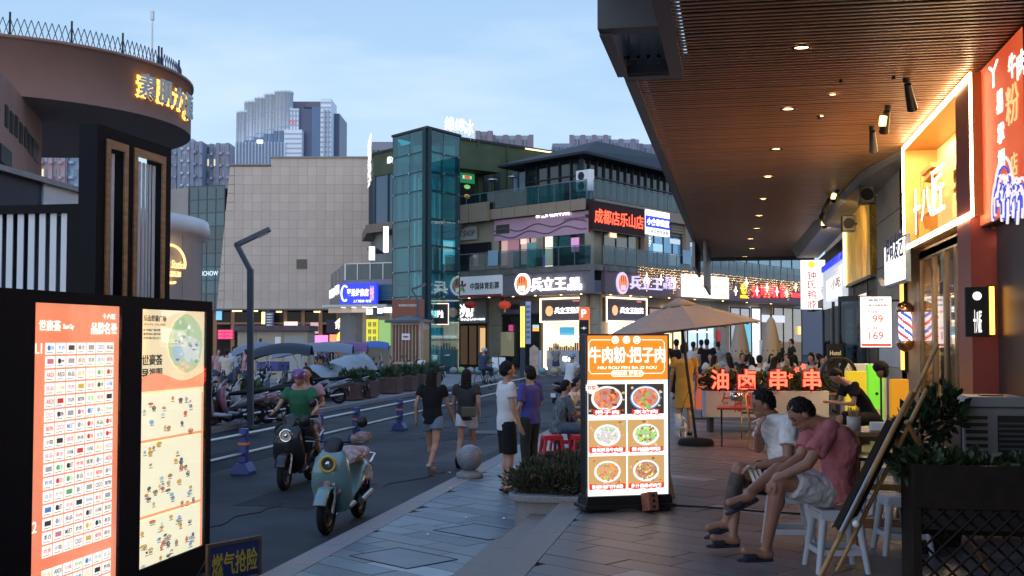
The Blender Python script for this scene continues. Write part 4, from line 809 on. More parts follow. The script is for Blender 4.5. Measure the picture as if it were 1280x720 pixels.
b.build('mullion_grid', tm, gb); text('GJMMCHOW', GB.F, gx(256), zat(98,343), 2.6, .5, -.1, em('sign_cyan', (.7,.9,1), 1.0), gb)
b = MB(GB.F); 
MB(GB.F).box(gx(190), gx(234), -.1, 8, ROAD, zat(99, 236)).build('side_wall', mat('wall_grey_beige', (.3,.27,.25), .7, var=.1, vs=.5), gb)
# ---- podium with blue repair-shop sign
PD = Fac(D(430, 421, 78), D(494, 421, 76.5)); PE = Fac(D(412, 421, 92), D(430, 421, 78)); pdn = root('podium_building', 'low podium with glass railed terrace and bright little shops below', 'building', PD.F)
pz = lambda y: zat(77, y); ext = mat('podium_grey', (.2,.2,.2), .7, var=.1, bump=.05)
for Fq in (PD, PE):
    b = MB(Fq.F); b.box(0, Fq.L, 0, 3, pz(356), pz(349)); b.box(0, Fq.L, .8, 3, ROAD, pz(383)); b.build('slab', ext, pdn)
    n_ = 4
    for k in range(n_+1): MB(Fq.F).box(k*Fq.L/n_-.03, k*Fq.L/n_+.03, .05, .11, pz(349), pz(328)).build('rail_post', K['steel'], pdn)
    MB(Fq.F).box(0, Fq.L, .06, .1, pz(329), pz(328)).build('handrail', K['steel'], pdn); MB(Fq.F).box(0.03, Fq.L-.03, .075, .085, pz(349), pz(329.5)).build('pane', K['glassb'], pdn)
o = root('repair_shop_sign', 'bright blue lit phone repair sign with white characters on the podium corner', 'sign', PD.F)
a, c, z0, z1 = PD.rc(425, 354, 470, 380, .8); MB(PD.F).box(a, c, -.8, -.5, z0, z1).build('face', K['blue_l'], o)
text('苹果维修店', PD.F, a+(c-a)*.5, z0+(z1-z0)*.55, (c-a)*.6, (z1-z0)*.38, -.81, lw_, o, bold=.04); text('上门维修 电话', PD.F, a+(c-a)*.62, z0+(z1-z0)*.14, (c-a)*.5, (z1-z0)*.13, -.81, lw_, o)
b = MB(PD.F); b.tube([(a+.38+.26*math.cos(R(t)), -.82, z0+(z1-z0)*.52+.5*math.sin(R(t))) for t in range(50, 311, 15)], .06, 6); b.build('ring_logo', lw_, o)
text('快修', PD.F, c-.3, z0+(z1-z0)*.5, .3, 1.0, -.81, em('sign_redwhite', (1,.5,.5), 1.2), o)
for x0, x1, y0, y1 in ((413,418,362,372),(420,424,357,368)):
    a_, c_, z0_, z1_ = PE.rc(x0, y0, x1, y1); MB(PE.F).box(a_, c_, -.1, 0, z0_, z1_).build('small_sign', K['white_l'], pdn)
MB(PE.F).box(0, PE.L, .02, .8, pz(383), pz(356)).build('side_fascia', ext, pdn); a, c, z0, z1 = PD.rc(430, 356, 494, 376); 
b = MB(PD.F)
for k in range(8): b.box(a, c, -.02, .02, pz(375.5)+k*.13, pz(375.5)+k*.13+.1)
b.build('teal_louvre', mat('teal_louvre', (.03,.13,.14), .4), pdn)
MB(PD.F).box(-1.0, PD.L, -1.2, .8, pz(384), pz(381)).build('awning', mat('awning_white', (.55,.53,.5), .6), pdn)
for x0, x1, y0, y1, c_, s_ in ((411,458,384,391,(.75,.62,.5),.25),(458,465,386,393,(1,.97,.9),1.8),(470,480,382,395,(.02,.04,.2),.4),(472,478,385,392,(1,.95,.9),1.5),(477,490,384,391,(.9,.9,1),1.4),(458,472,399,431,(.85,.75,.08),.75),(474,488,400,432,(.35,.6,.2),.6),(440,457,384,390,(1,.8,.7),.3)):
    a, c, z0, z1 = PD.rc(x0, y0, x1, y1, .4); MB(PD.F).box(a, c, -.4-.01*(x0%7), -.3, z0, z1).build('lit_panel', em('pod_%d_%d' % (x0, x1), c_, s_), pdn)
for k in range(3):
    for j in range(2): a, c, z0, z1 = PD.rc(460+j*6, 402+k*9, 464+j*6, 409+k*9, .5); text('鲜榨', PD.F, (a+c)/2, (z0+z1)/2, c-a, z1-z0, -.48, mat('print_green', (.05,.2,.03)), pdn)
for x in (455, 489):
    a = PD.sz(x, 400)[0]; MB(PD.F).box(a, a+.25, -.2, .2, ROAD, pz(384)).build('pier', K['stone'], pdn)
for k in range(4): MB(PD.F).box(.3+k*.8, .36+k*.8, -.9, .4, pz(384.5), pz(384)).build('tube_light', K['ledw'], pdn)
# ---- glazed lift tower
lt = root('lift_tower', 'tall teal glass lift tower with bolted panes beside the green building', 'tower', Matrix.Translation(D(533, 421, 71)))
FL = Fac(D(490.5, 421, 74.2), D(533, 421, 71)); FR = Fac(D(533, 421, 71), D(574, 421, 74.0)); steel_d = mat('tower_steel', (.02,.045,.055), .4)
hz = [zat(71, y) for y in (462, 425, 398, 370, 338, 306, 272, 236, 212, 187, 159)]
shade = [glass('lift_glass_a', (.5,.9,.92), .95, body=.07, bc=(.05,.3,.33)), glass('lift_glass_b', (.4,.8,.84), .95, body=.05, bc=(.035,.24,.28))]
for fc in (FL, FR):
    xs = [0, fc.L*.5, fc.L]
    for i in range(len(hz)-1):
        for k in range(2): MB(fc.F).box(xs[k]+.03, xs[k+1]-.03, 0, .02, hz[i]+.03, hz[i+1]-.03).build('pane', shade[(i+k) % 2], lt)
    b = MB(fc.F)
    for x in (0, fc.L): b.box(x-.12, x+.12, .03, .27, ROAD, hz[-1])
    b.box(fc.L*.5-.05, fc.L*.5+.05, .05, .2, ROAD, hz[-1]); b.build('column', steel_d, lt)
    b = MB(fc.F)
    for z in hz[1:]: b.box(.12, fc.L*.5-.05, .04, .2, z-.07, z+.07); b.box(fc.L*.5+.05, fc.L-.12, .04, .2, z-.07, z+.07)
    b.build('cross_beam', steel_d, lt)
    for z in hz[2:-1]:
        for x in (.12, fc.L*.5, fc.L-.12): MB(fc.F).cyl((x, -.06, z), (x, .02, z), .06, n=6).build('glass_fixing', K['steel'], lt)
    b = MB(fc.F)
    for k in range(4): b.box(fc.L*(.2+.2*k), fc.L*(.2+.2*k)+.07, 1.4, 1.5, ROAD, hz[-3]-.5*(k%2))
    b.build('guide_rail', K['steel'], lt)
c0 = FL.F @ Vector((0, 0, 0)); c1 = FL.F @ Vector((FL.L, 0, 0)); c2 = FR.F @ Vector((FR.L, 0, 0)); c3 = c0+c2-c1
MB().prism([((p.x-(c1.x+c3.x)/2)*1.06+(c1.x+c3.x)/2, (p.y-(c1.y+c3.y)/2)*1.06+(c1.y+c3.y)/2) for p in (c0, c1, c2, c3)], hz[-1], hz[-1]+.14, ax='z').build('roof', K['dark'], lt)
MB().prism([((p.x-(c1.x+c3.x)/2)*.5+(c1.x+c3.x)/2, (p.y-(c1.y+c3.y)/2)*.5+(c1.y+c3.y)/2) for p in (c0, c1, c2, c3)], hz[4], hz[5], ax='z').build('lift_car', mat('car_dark', (.03,.05,.055), .4, .3), lt)
# back faces
for A_, B_ in ((c3, c0), (c2, c3)): fb = Fac(A_, B_); MB(fb.F).box(.1, fb.L-.1, 0, .02, ROAD, hz[-1]).build('rear_pane', glass('lift_back', (.6,.92,.94), .95), lt)
# ---- green building behind
gn = mat('green_render', (.055,.075,.038), .8, var=.2, vs=.7, bump=.2); GR_ = Fac(D(560, 421, 83), D(692, 421, 90)); GL_ = Fac(D(466, 421, 86), D(540, 421, 80)); GM_ = Fac(D(460, 421, 93), D(466, 421, 86))
gr_ = root('green_building', 'dark green rendered building with lit white rooftop characters', 'building', GR_.F)
zgt = GR_.sz(600, 178)[1]; zgb = 9.4
MB(GR_.F).box(0, GR_.L, 0, 7, zgb, zgt).build('wall', gn, gr_); MB(GR_.F).box(-.1, GR_.L+.1, -.12, .3, zgt, zgt+.18).build('coping', K['dark'], gr_)
for x0, x1, y0, y1 in ((604,610,205,254),(618,625,208,256),(648,653,206,240)):
    a, c, z0, z1 = GR_.rc(x0, y0, x1, y1); MB(GR_.F).box(a, c, -.05, .02, z0, z1).build('window', K['black'], gr_)
for x in (596, 633): a = GR_.sz(x, 200)[0]; MB(GR_.F).box(a, a+.12, -.15, 0, zgb, zgt).build('pilaster', gn, gr_)
a, c, z0, z1 = GR_.rc(573, 203, 592, 256); gs_ = mat('poster_green', (.02,.2,.08), .5, emit=.25, ecol=(.05,.6,.25))
for k in range(4): MB(GR_.F).box(a, c, -.12, -.04, z0+(z1-z0)*k/4+.03, z0+(z1-z0)*(k+1)/4-.03).build('poster', gs_ if k > 1 else K['black'], gr_)
text('绵绵冰', GR_.F, (a+c)/2, z1-.45, (c-a)*.7, .35, -.13, em('poster_white', (.8,1,.85), .9), gr_); text('甜品 冷饮', GR_.F, (a+c)/2, z1-1.1, (c-a)*.6, .25, -.13, em('poster_white', (.8,1,.85), .9), gr_)
for k, cc in enumerate(((.9,.5,.1), (.3,.8,.2), (.8,.2,.1))): MB(GR_.F).ell(((a+c)/2, -.13, z0+.6+k*.7), (.3,.05,.16), n=10).build('dish_print', em('dish_%d' % k, cc, .6), gr_)
for nm, fc in (('a', GL_), ('b', GM_)):
    zt_ = zat(83, 184); MB(fc.F).box(0, fc.L, 0, 6 if nm == 'a' else .5, zat(83, 213), zt_).build('green_fascia', gn, gr_); MB(fc.F).box(-.05, fc.L, -.1, .3, zt_, zt_+.15).build('coping', K['dark'], gr_)
    MB(fc.F).box(0, fc.L, .1, .3, zat(83, 276), zat(83, 213)).build('glazing', mat('blue_glazing', (.02,.07,.12), .05, sp=.8), gr_)
    for k in range(5): x = fc.L*k/4; MB(fc.F).box(x-.05, x+.05, .0, .12, zat(83, 276), zat(83, 213)).build('mullion', tm, gr_)
    MB(fc.F).box(-.3, fc.L, -.5, 3, zat(83, 287), zat(83, 276)).build('ledge', mat('ledge_brown', (.19,.14,.11), .7), gr_)
    MB(fc.F).box(0, fc.L, .3, .5, ROAD, zat(83, 287)).build('lower_wall', ext, gr_)
a, c = GM_.sz(461, 220)[0], GM_.sz(466, 220)[0]; text('绵\n绵\n冰', GM_.F, (a+c)/2, zat(88,208), (c-a)*.9, zat(88,190)-zat(88,228), -.1, lw_, gr_, bold=.03)
text('绵\n绵\n冰', GM_.F, (a+c)/2, zat(88,178), (c-a)*.9, zat(88,165)-zat(88,192), -.1, lw_, gr_, bold=.03)
text('绵冰', GL_.F, GL_.sz(490,196)[0], zat(83,196), 1.0, .55, -.1, lw_, gr_, bold=.03)
o = root('rooftop_characters', 'bright white rooftop characters standing on a thin frame above the lift tower', 'sign', Matrix.Translation(D(575, 160, 84)))
F = frame(D(555, 421, 84)*1, Rt); F = frame(Vector((D(555,421,84).x, D(555,421,84).y, 0)), Rt); s_ = 84/FPX
for i, (ch, x0, y0, y1) in enumerate((('绵', 0, 144, 162), ('绵', 13, 146, 163), ('冰', 25, 148, 168))): text(ch, F, (x0+6)*s_, zat(84, (y0+y1)/2), 12*s_, (y1-y0)*s_, 0, em('neon_soft', (1,1,1), 1.2), o, bold=.02, depth=.05)
for k in range(9): MB(F).cyl((k*.27, .1, zgt), (k*.27, .1, zat(84,158)), .02, n=5).build('support_rod', K['steel'], o)
GRx = lambda px: GR_.sz(px, 190)[0]
for i, (x0, x1, y0) in enumerate(((600,664,165),)):
    pass
a, c = GR_.sz(655,185)[0], GR_.sz(690,188)[0]; MB(GR_.F).box(a, c+1.2, -.2, -.13, zgt-.05, zgt+.05).build('roof_led', em('roof_led', (1,.75,.4), 2), gr_)
# side signs by the ledge: px 478-486
for x0, y0, x1, y1, s_ in ((479,283,485,315,2.2),(461,308,468,325,1.2)):
    p = D((x0+x1)/2, y1, 80); q_ = D(x1, y0, 80); o = root('small_side_sign', {479: 'narrow bright white vertical sign left of the glass lift tower', 461: 'small white lit side sign under the brown ledge'}[x0], 'sign', Matrix.Translation(p)); MB(frame(Vector((p.x,p.y,0)), Rt)).box(-(x1-x0)/2*.055, (x1-x0)/2*.055, 0, .3, p.z, q_.z).build('lit_case', em('side_%d' % x0, (1,.98,.95), s_), o); MB(frame(Vector((p.x,p.y,0)), Rt)).box(-.35, .35, .3, 4.5, q_.z-.2, q_.z-.1).build('bracket', K['dark'], o)
# ---- corner building with the tea shop
F1 = Fac(D(570, 421, 82.5), D(738, 421, 73)); F2 = Fac(D(738, 421, 73), D(1003, 421, 101.3))
cbd = root('corner_building', 'two storey corner building with tea shop signs, terraces and a dark glazed penthouse', 'building', F1.F)
zc = lambda y: zat(73, y)
Zb, Zt, Zl, Zr = zc(367), zc(339), zc(332), zc(308)
tan = mat('tan_parapet', (.27,.2,.14), .6, var=.08, vs=.8); lil = mat('lilac_render', (.5,.3,.4), .7, var=.06, vs=.5)
band1 = mat('sign_band_grey', (.15,.13,.155), .6, var=.06); band2 = mat('sign_band_plum', (.14,.085,.105), .6, var=.06)
PO = 1.1
for fc, bm in ((F1, band1), (F2, band2)):
    x1 = fc.L+(PO if fc is F1 else 0); x0 = 0 if fc is F1 else -PO*.0
    MB(fc.F).box(x0, x1, -PO, -PO+.3, Zb, Zt).build('sign_band', bm, cbd); MB(fc.F).box(x0, x1 if fc is F2 else x1, -PO-.1, .0, Zt, Zl).build('podium_slab', mat('slab_stain', (.13,.12,.11), .8, var=.3, vs=1.5, bump=.2), cbd)
    MB(fc.F).box(x0, fc.L, -PO+.3, .6, Zb-.02, Zb+.1).build('soffit', mat('soffit_pale', (.4,.35,.28), .7), cbd)
    MB(fc.F).box(0, fc.L, .6, .8, ROAD, Zb).build('ground_wall', K['stone'], cbd)
    MB(fc.F).box(0, fc.L, .17, .4, Zl, 9.75).build('upper_wall', K['stone'], cbd); MB(fc.F).box(0, fc.L, -.35, .4, 9.75, 10.45).build('core_slab', K['dark'], cbd)
    n_ = int(fc.L/1.3)
    for k in range(n_): MB(fc.F).box(k*fc.L/n_+.015, (k+1)*fc.L/n_-.015, -.42, -.35, 9.77, 10.47).build('parapet_panel', tan, cbd)
    for (yo, zA, zB, m_) in ((-PO+.12, Zl, Zr, 'glassb'), (-.3, 10.45, 11.65, 'glassb')):
        L_ = fc.L+(PO-.12 if yo < -.5 and fc is F1 else 0); n_ = int(L_/1.35)
        for k in range(n_+1): MB(fc.F).box(k*L_/n_-.018, k*L_/n_+.018, yo-.02, yo+.03, zA, zB).build('rail_post', mat('rail_dull', (.16,.18,.2), .6, .3), cbd)
        MB(fc.F).box(0, L_, yo-.015, yo+.025, zB, zB+.05).build('handrail', mat('rail_dull', (.16,.18,.2), .6, .3), cbd)
        for k in range(n_): MB(fc.F).box(k*L_/n_+.03, (k+1)*L_/n_-.03, yo, yo+.01, zA+.08, zB-.03).build('pane', K['glassb'], cbd)
pA, pB, pC = F1.F @ Vector((0,.4,0)), F1.F @ Vector((F1.L,.4,0)), F2.F @ Vector((F2.L,.4,0))
for za, zb_ in ((10.3,10.44),(Zl-.12,Zl-.01)): MB().prism([(pA.x,pA.y),(pB.x,pB.y),(pC.x,pC.y)], za, zb_, ax='z').build('floor_deck', K['dark'], cbd)
# tan projecting box at px 573-618
a, c = F1.sz(573,272)[0], F1.sz(618,272)[0]; 
for k in range(2): MB(F1.F).box(a+(c-a)*k/2+.02, a+(c-a)*(k+1)/2-.02, -.7, -.43, F1.sz(595,279)[1], F1.sz(595,256)[1]).build('tan_panel', tan, cbd)
# wall below left: pastry shop
a, c, z0, z1 = F1.rc(572, 288, 612, 330); MB(F1.F).box(a, c, .0, .12, z0, z1-.9).build('dark_glazing', mat('night_glass', (.02,.02,.025), .1), cbd)
a, c, z0, z1 = F1.rc(572, 284, 596, 300); MB(F1.F).box(a, c, -.05, .1, z0, z1).build('shop_fascia', mat('fascia_pale', (.4,.38,.36), .6), cbd); text('IT SHOP', F1.F, (a+c)/2, (z0+z1)/2, (c-a)*.85, .4, -.06, K['black'], cbd, bold=0)
# lilac shop front
a, c, z0, z1 = F1.rc(619, 262, 737, 292); LZ0, LZ1 = 8.3, 9.72
MB(F1.F).box(a, F1.L-.05, -.1, .08, LZ0, LZ1).build('lilac_fascia', lil, cbd)
for ph, zz in ((0, 8.95), (1.3, 8.55)):
    b = MB(F1.F); b.tube([(a+(F1.L-a)*t/40, -.12, zz+.16*math.sin(t*.42+ph)+.2*t/40) for t in range(40)], .035, 5); b.build('wavy_line', mat('wave_plum', (.15,.07,.12)), cbd)
F1.text('■·来好看美甲美睫', 670, 262, 714, 271, em('nail_white', (1,.97,1), 2), cbd, y=-.13, bold=.05); F1.text('日式美甲 韩式皮肤', 705, 271, 731, 276, mat('small_grey', (.2,.15,.2)), cbd, y=-.13)
MB(F1.F).box(*F1.rc(622, 281, 638, 292)[:2], -.14, -.1, *F1.rc(622, 281, 638, 292)[2:]).build('dark_vent', K['black'], cbd)
def shop(fc, x0, y0, x1, y1, cols, inner, s, parent, name='shop_window', n=3, off=0.0, depth=1.6, fm='black'):
    a, c, z0, z1 = fc.rc(x0, y0, x1, y1, off)
    MB(fc.F).box(a, c, -off+.02-.0, -off+.07, z0, z0+.12).box(a, c, -off+.02, -off+.07, z1-.12, z1).build('frame_rail', K[fm], parent)
    MB(fc.F).box(a, c, -off+.1, -off+.16, z0, z1).build(name, em('in_%s_%d' % (name, x0), inner, s) if s else mat('in_dk_%d' % x0, inner, .15), parent)
    for k in range(n+1): x = a+(c-a)*k/n; MB(fc.F).box(x-.04, x+.04, -off, -off+.09, z0, z1).build('mullion', K[fm], parent)
    for k in range(n): MB(fc.F).box(a+(c-a)*k/n+.05, a+(c-a)*(k+1)/n-.05, -off+.04, -off+.045, z0+.12, z1-.12).build('pane', K['glassc'], parent)
    return a, c, z0, z1
shop(F1, 625, 293, 675, 333, 3, (.65,.36,.32), .8, cbd, 'pink_room', 4, .0)
for x0, x1, y0, y1, c_, s_ in ((634,648,299,333,(.6,.28,.33),.3),(658,672,303,333,(.1,.28,.3),.5),(658,663,307,317,(.8,.1,.4),.9),(676,680,318,333,(.15,.15,1),1.2),(681,690,291,333,(1,.85,.65),1.0),(650,657,297,305,(1,.7,.55),.9)):
    a, c, z0, z1 = F1.rc(x0, y0, x1, y1, .05); MB(F1.F).box(a, c, -.0-.004*(x0 % 9), .02, z0, z1).build('interior_patch', em('patch_%d' % x0, c_, s_), cbd)
shop(F1, 680, 288, 733, 331, 3, (.03,.028,.03), 0, cbd, 'dark_room', 3)
a, c, z0, z1 = F1.rc(714, 297, 724, 315, .1); MB(F1.F).box(a, c, -.12, -.1, z0, z1).build('poster', mat('poster_pink', (.6,.3,.5), emit=.4, ecol=(.9,.4,.7)), cbd)
# F2 upper: red led sign, blue sign, shops
def sign(fc, name, label, x0, y0, x1, y1, m, off=.5, d=.3, par=None):
    o = root(name, label, 'sign', fc.F); a, c, z0, z1 = fc.rc(x0, y0, x1, y1, off); MB(fc.F).box(a, c, -off, -off+d, z0, z1).build('case', m, o)
    MB(fc.F).box(a+.2, c-.2, -off+d, .1, (z0+z1)/2-.1, (z0+z1)/2+.1).build('bracket', K['black'], o); return o, a, c, z0, z1
o, a, c, z0, z1 = sign(F2, 'red_led_sign', 'black led board with glowing red characters on the upper floor of the corner building', 741, 257, 806, 291, mat('led_board', (.04,.008,.006), .6), .6)
text('成都店乐山店', F2.F, (a+c)/2, (z0+z1)/2, (c-a)*.94, (z1-z0)*.52, -.61, em('led_red', (1,.07,.03), 3.2), o, bold=.035)
b = MB(F2.F); b.box(a-.03, c+.03, -.63, -.58, z1, z1+.06); b.box(a-.03, c+.03, -.63, -.58, z0-.06, z0); b.build('frame', K['black'], o)
o, a, c, z0, z1 = sign(F2, 'blue_white_sign', 'blue and white lit shop sign right of the red led board', 807, 264, 837, 294, K['white_l'], .5)
MB(F2.F).box(a, c, -.52, -.5, z0+(z1-z0)*.28, z0+(z1-z0)*.75).build('blue_band', K['blue_l'], o); text('小倉家密室', F2.F, (a+c)/2, z0+(z1-z0)*.52, (c-a)*.92, (z1-z0)*.3, -.53, em('neon_white', (1,1,1), 2.2), o, bold=.035); text('沉浸式密室逃脱', F2.F, (a+c)/2, z0+(z1-z0)*.13, (c-a)*.9, (z1-z0)*.14, -.51, K['grey'], o)
for k in range(9): a, c, z0, z1 = F2.rc(839, 264+k*3.2, 862, 266.6+k*3.2, .1); MB(F2.F).box(a, c, -.12, -.05, z0, z1).build('louvre', tan, cbd)
shop(F2, 755, 292, 800, 330, 3, (.2,.14,.07), .25, cbd, 'dim_room', 3)
a, c, z0, z1 = F2.rc(762, 290, 770, 297); MB(F2.F).box(a, c, -.05, -.01, z0, z1).build('lamp_patch', em('lamp_patch', (1,.7,.45), 1.3), cbd)
shop(F2, 806, 293, 852, 333, 3, (.06,.26,.5), .7, cbd, 'blue_room', 4); shop(F2, 860, 302, 880, 335, 3, (.05,.25,.5), .5, cbd, 'blue_room', 2); shop(F2, 885, 300, 1003, 340, 3, (.1,.35,.5), .35, cbd, 'blue_room', 8)
for x0, x1, y0, y1, c_ in ((817,828,305,316,(.5,.8,1)),(838,848,318,332,(.7,.8,.9)),(838,850,299,305,(.4,.6,.8)),(862,866,303,308,(.5,.7,.9)),(875,879,306,334,(.3,.7,1)),(856,864,314,334,(.5,.65,.8)),(843,849,322,330,(.8,.9,1))):
    a, c, z0, z1 = F2.rc(x0, y0, x1, y1, .05); MB(F2.F).box(a, c, -.05-.003*(x0 % 7), -.0, z0, z1).build('lit_poster', em('bluep_%d' % x0, c_, .55), cbd)
b = MB(F2.F)
for k in range(6):
    a_ = R(60*k); cx, cz = F2.sz(809, 302)[0]+.1, F2.sz(809,302)[1]; b.tube([(cx+.22*math.cos(a_)+.12*math.cos(t), -.06, cz+.22*math.sin(a_)+.12*math.sin(t)) for t in [i*.9 for i in range(7)]], .02, 5)
b.build('flower_line', K['white_l'], cbd)
for x in (803, 855, 882): a = F2.sz(x, 300)[0]; MB(F2.F).box(a-.25, a+.35, -.3, .1, Zl, 9.75).build('pilaster', tan, cbd)
for x in (621, 676, 738): a = F1.sz(min(x, 737), 300)[0]; MB(F1.F).box(a-.3, a+.25, -.12, .1, Zl, LZ0).build('pilaster', K['stone'], cbd)
# small notices on balustrade
for fc, x0, x1, y0, y1 in ((F1,610,622,313,332),(F2,854,864,313,330)):
    a, c, z0, z1 = fc.rc(x0, y0, x1, y1, PO); MB(fc.F).box(a, c, -PO, -PO+.03, z0, z1).build('notice_board', mat('notice_blue', (.25,.38,.5), .5), cbd)
# penthouse
P1 = Fac(F1.F @ Vector((F1.sz(636,230)[0], 1.6, 0)), F1.F @ Vector((F1.L-1.6, 1.6, 0))); c_ = F2.F @ Vector((1.6, 1.6, 0)); P2 = Fac(c_, F2.F @ Vector((F2.sz(900,230)[0], 1.6, 0)))
P1 = Fac(P1.F @ Vector((0,0,0)), c_)
pg = mat('penthouse_glass', (.012,.02,.028), .07, sp=.7)
for fc in (P1, P2):
    MB(fc.F).box(0, fc.L, .1, .25, 10.45, 13.45).build('glazing', pg, cbd); n_ = int(fc.L/.95)
    for k in range(n_+1): MB(fc.F).box(k*fc.L/n_-.05, k*fc.L/n_+.05, -.02, .1, 10.45, 13.45).build('mullion', K['black'], cbd)
    MB(fc.F).box(0, fc.L, -.01, .1, 12.3, 12.38).build('transom', K['black'], cbd)
for x0, x1 in ((640,646),(649,656)):
    a, c, z0, z1 = P1.rc(x0, 215, x1, 240); MB(P1.F).box(a, c, .02, .09, z0, z1).build('pale_curtain', mat('curtain_blue', (.15,.25,.35), .5), cbd)
E = P1.F @ Vector((-1.5, -1.3, 0)); Cn = (P1.F @ Vector((P1.L, 0, 0))); n2 = (P1.n+P2.n).normalized(); Cc = Cn+n2*1.7; Fz = P2.F @ Vector((P2.L, -1.3, 0)); bk = E+(Fz-Cc)*.8
ap = (E+Cc+Fz+bk)/4; ap2 = Cc.lerp(ap, .75)
b = MB(); z_ = 13.45; q = lambda p, z: (p.x, p.y, z)
b.add([q(E,z_), q(Cc,z_), q(Fz,z_), q(bk,z_), q(E.lerp(ap,.7),z_+1.5), q(Cc.lerp(ap,.55),z_+1.7), q(Fz.lerp(ap,.35),z_+1.6), q(E,z_+.16), q(Cc,z_+.16), q(Fz,z_+.16), q(bk,z_+.16)], [(0,1,8,7),(1,2,9,8),(2,3,10,9),(3,0,7,10),(7,8,5,4),(8,9,6,5),(9,10,6),(10,7,4),(4,5,6),(4,6,10),(0,3,2,1)])
b.build('hip_roof', mat('roof_black', (.022,.026,.032), .6, bump=.1), cbd)
# outdoor ac unit on terrace
p = F1.sz(717, 245); o = root('outdoor_ac_unit', 'white double fan air conditioning unit behind the roof terrace rail', 'air conditioner', F1.F); s0 = F1.sz(709,230)[0]; s1 = F1.sz(727,230)[0]; zt_ = F1.sz(717,211)[1]
MB(F1.F).box(s0, s1, .8, 1.2, zt_-1.4, zt_).build('body', K['white'], o, bev=.03); MB(F1.F).box(s0+.1, s1-.1, .85, 1.15, 10.45, zt_-1.4).build('stand', K['steel'], o)
for k in (.38, 1.02): MB(F1.F).cyl((s0+(s1-s0)*.38, .8, zt_-k), (s0+(s1-s0)*.38, .77, zt_-k), .27, n=18).build('fan_grille', K['dark'], o)
# closed terrace umbrellas & heaters
for i, px in enumerate((603, 629)):
    s0 = F1.sz(px, 250)[0]; o = root('patio_heater', ['slim metal patio heater left on the green building terrace', 'slim metal patio heater beside the penthouse end'][i], 'heater', F1.F @ Matrix.Translation((s0, .9, 10.45))); MB(F1.F).lathe([(.28,0),(.3,.1),(.05,1.4),(.04,2.3)], (s0,.9,10.45), n=10).build('body', K['dark'], o); MB(F1.F).lathe([(.04,2.2),(.4,2.25),(.35,2.36),(0,2.42)], (s0,.9,10.45), n=14).build('hood', K['steel'], o)
# signage on band
o, a, c, z0, z1 = sign(F1, 'lottery_sign', 'white sign board with black characters and a multicoloured figure logo', 571, 345, 627, 370, mat('sign_white', (.6,.6,.64), .5, emit=.12, ecol=(.8,.9,1)), PO+.12, .1)
text('中国体育彩票', F1.F, a+(c-a)*.63, (z0+z1)/2, (c-a)*.64, (z1-z0)*.36, -PO-.13, K['black'], o, bold=.04); MB(F1.F).box(a, c, -PO-.14, -PO-.12, z0, z0+.1).build('red_line', mat('line_red', (.4,.01,.03)), o)
cx, cz = a+(c-a)*.13, (z0+z1)/2
for ang, cc in ((90,(.03,.03,.03)),(20,(.6,.03,.03)),(150,(.05,.3,.6)),(230,(.7,.5,.05)),(300,(.1,.4,.1))): MB(F1.F).prism([(cx+.08*math.cos(R(ang-60)), cz+.08*math.sin(R(ang-60))), (cx+.42*math.cos(R(ang-10)), cz+.42*math.sin(R(ang-10))), (cx+.42*math.cos(R(ang+14)), cz+.42*math.sin(R(ang+14))), (cx+.08*math.cos(R(ang+50)), cz+.08*math.sin(R(ang+50)))], -PO-.15, -PO-.12).build('logo_stroke', mat('ls_%d' % ang, cc, .5), o)
def tea(fc, x, y0, y1, xt0, xt1, st, off, label, dim=False):
    o = root('tea_sign', label, 'sign', fc.F, 'tea shop signs on the corner building'); m = em('tea_white', (1,1,1), 2.4) if not dim else em('tea_lilac', (.75,.65,1), .8); cx, cz = fc.sz(x, (y0+y1)/2, off); h = (y1-y0)*.052
    MB(fc.F).cyl((cx, -off-.1, cz), (cx, -off, cz), h*.62, n=20).build('emblem_rim', m, o); MB(fc.F).cyl((cx, -off-.13, cz), (cx, -off-.1, cz), h*.48, n=20).build('emblem', em('emblem_orange', (1,.25,.08), .9 if not dim else .35), o)
    for k in (-1, 0, 1): MB(fc.F).box(cx+k*h*.2-.03, cx+k*h*.2+.03, -off-.14, -off-.13, cz+h*.05, cz+h*.4).build('emblem_stripe', K['black'], o)
    MB(fc.F).box(cx-h*.25, cx+h*.25, -off-.14, -off-.13, cz-h*.38, cz-h*.12).build('emblem_muzzle', m, o)
    fc.text('兵立王', xt0, y0+3*(y1-y0)/28, xt1, y1-3*(y1-y0)/28, m, o, y=-off-.1, bold=.05, depth=.08); ww = (xt1-xt0)*.42
    fc.text('奶茶\n鲜果茶', xt1+1.5, y0+3*(y1-y0)/28, xt1+1.5+ww, y1-4*(y1-y0)/28, m, o, y=-off-.1, bold=.03, depth=.05); return o
tea(F1, 654, 344, 366, 664, 708, 0, PO, 'largest white lit tea shop characters with an orange round emblem on the grey band'); tea(F2, 777, 343, 365, 787, 827, 0, PO, 'unlit lilac tea shop characters with an orange emblem on the plum band', True)
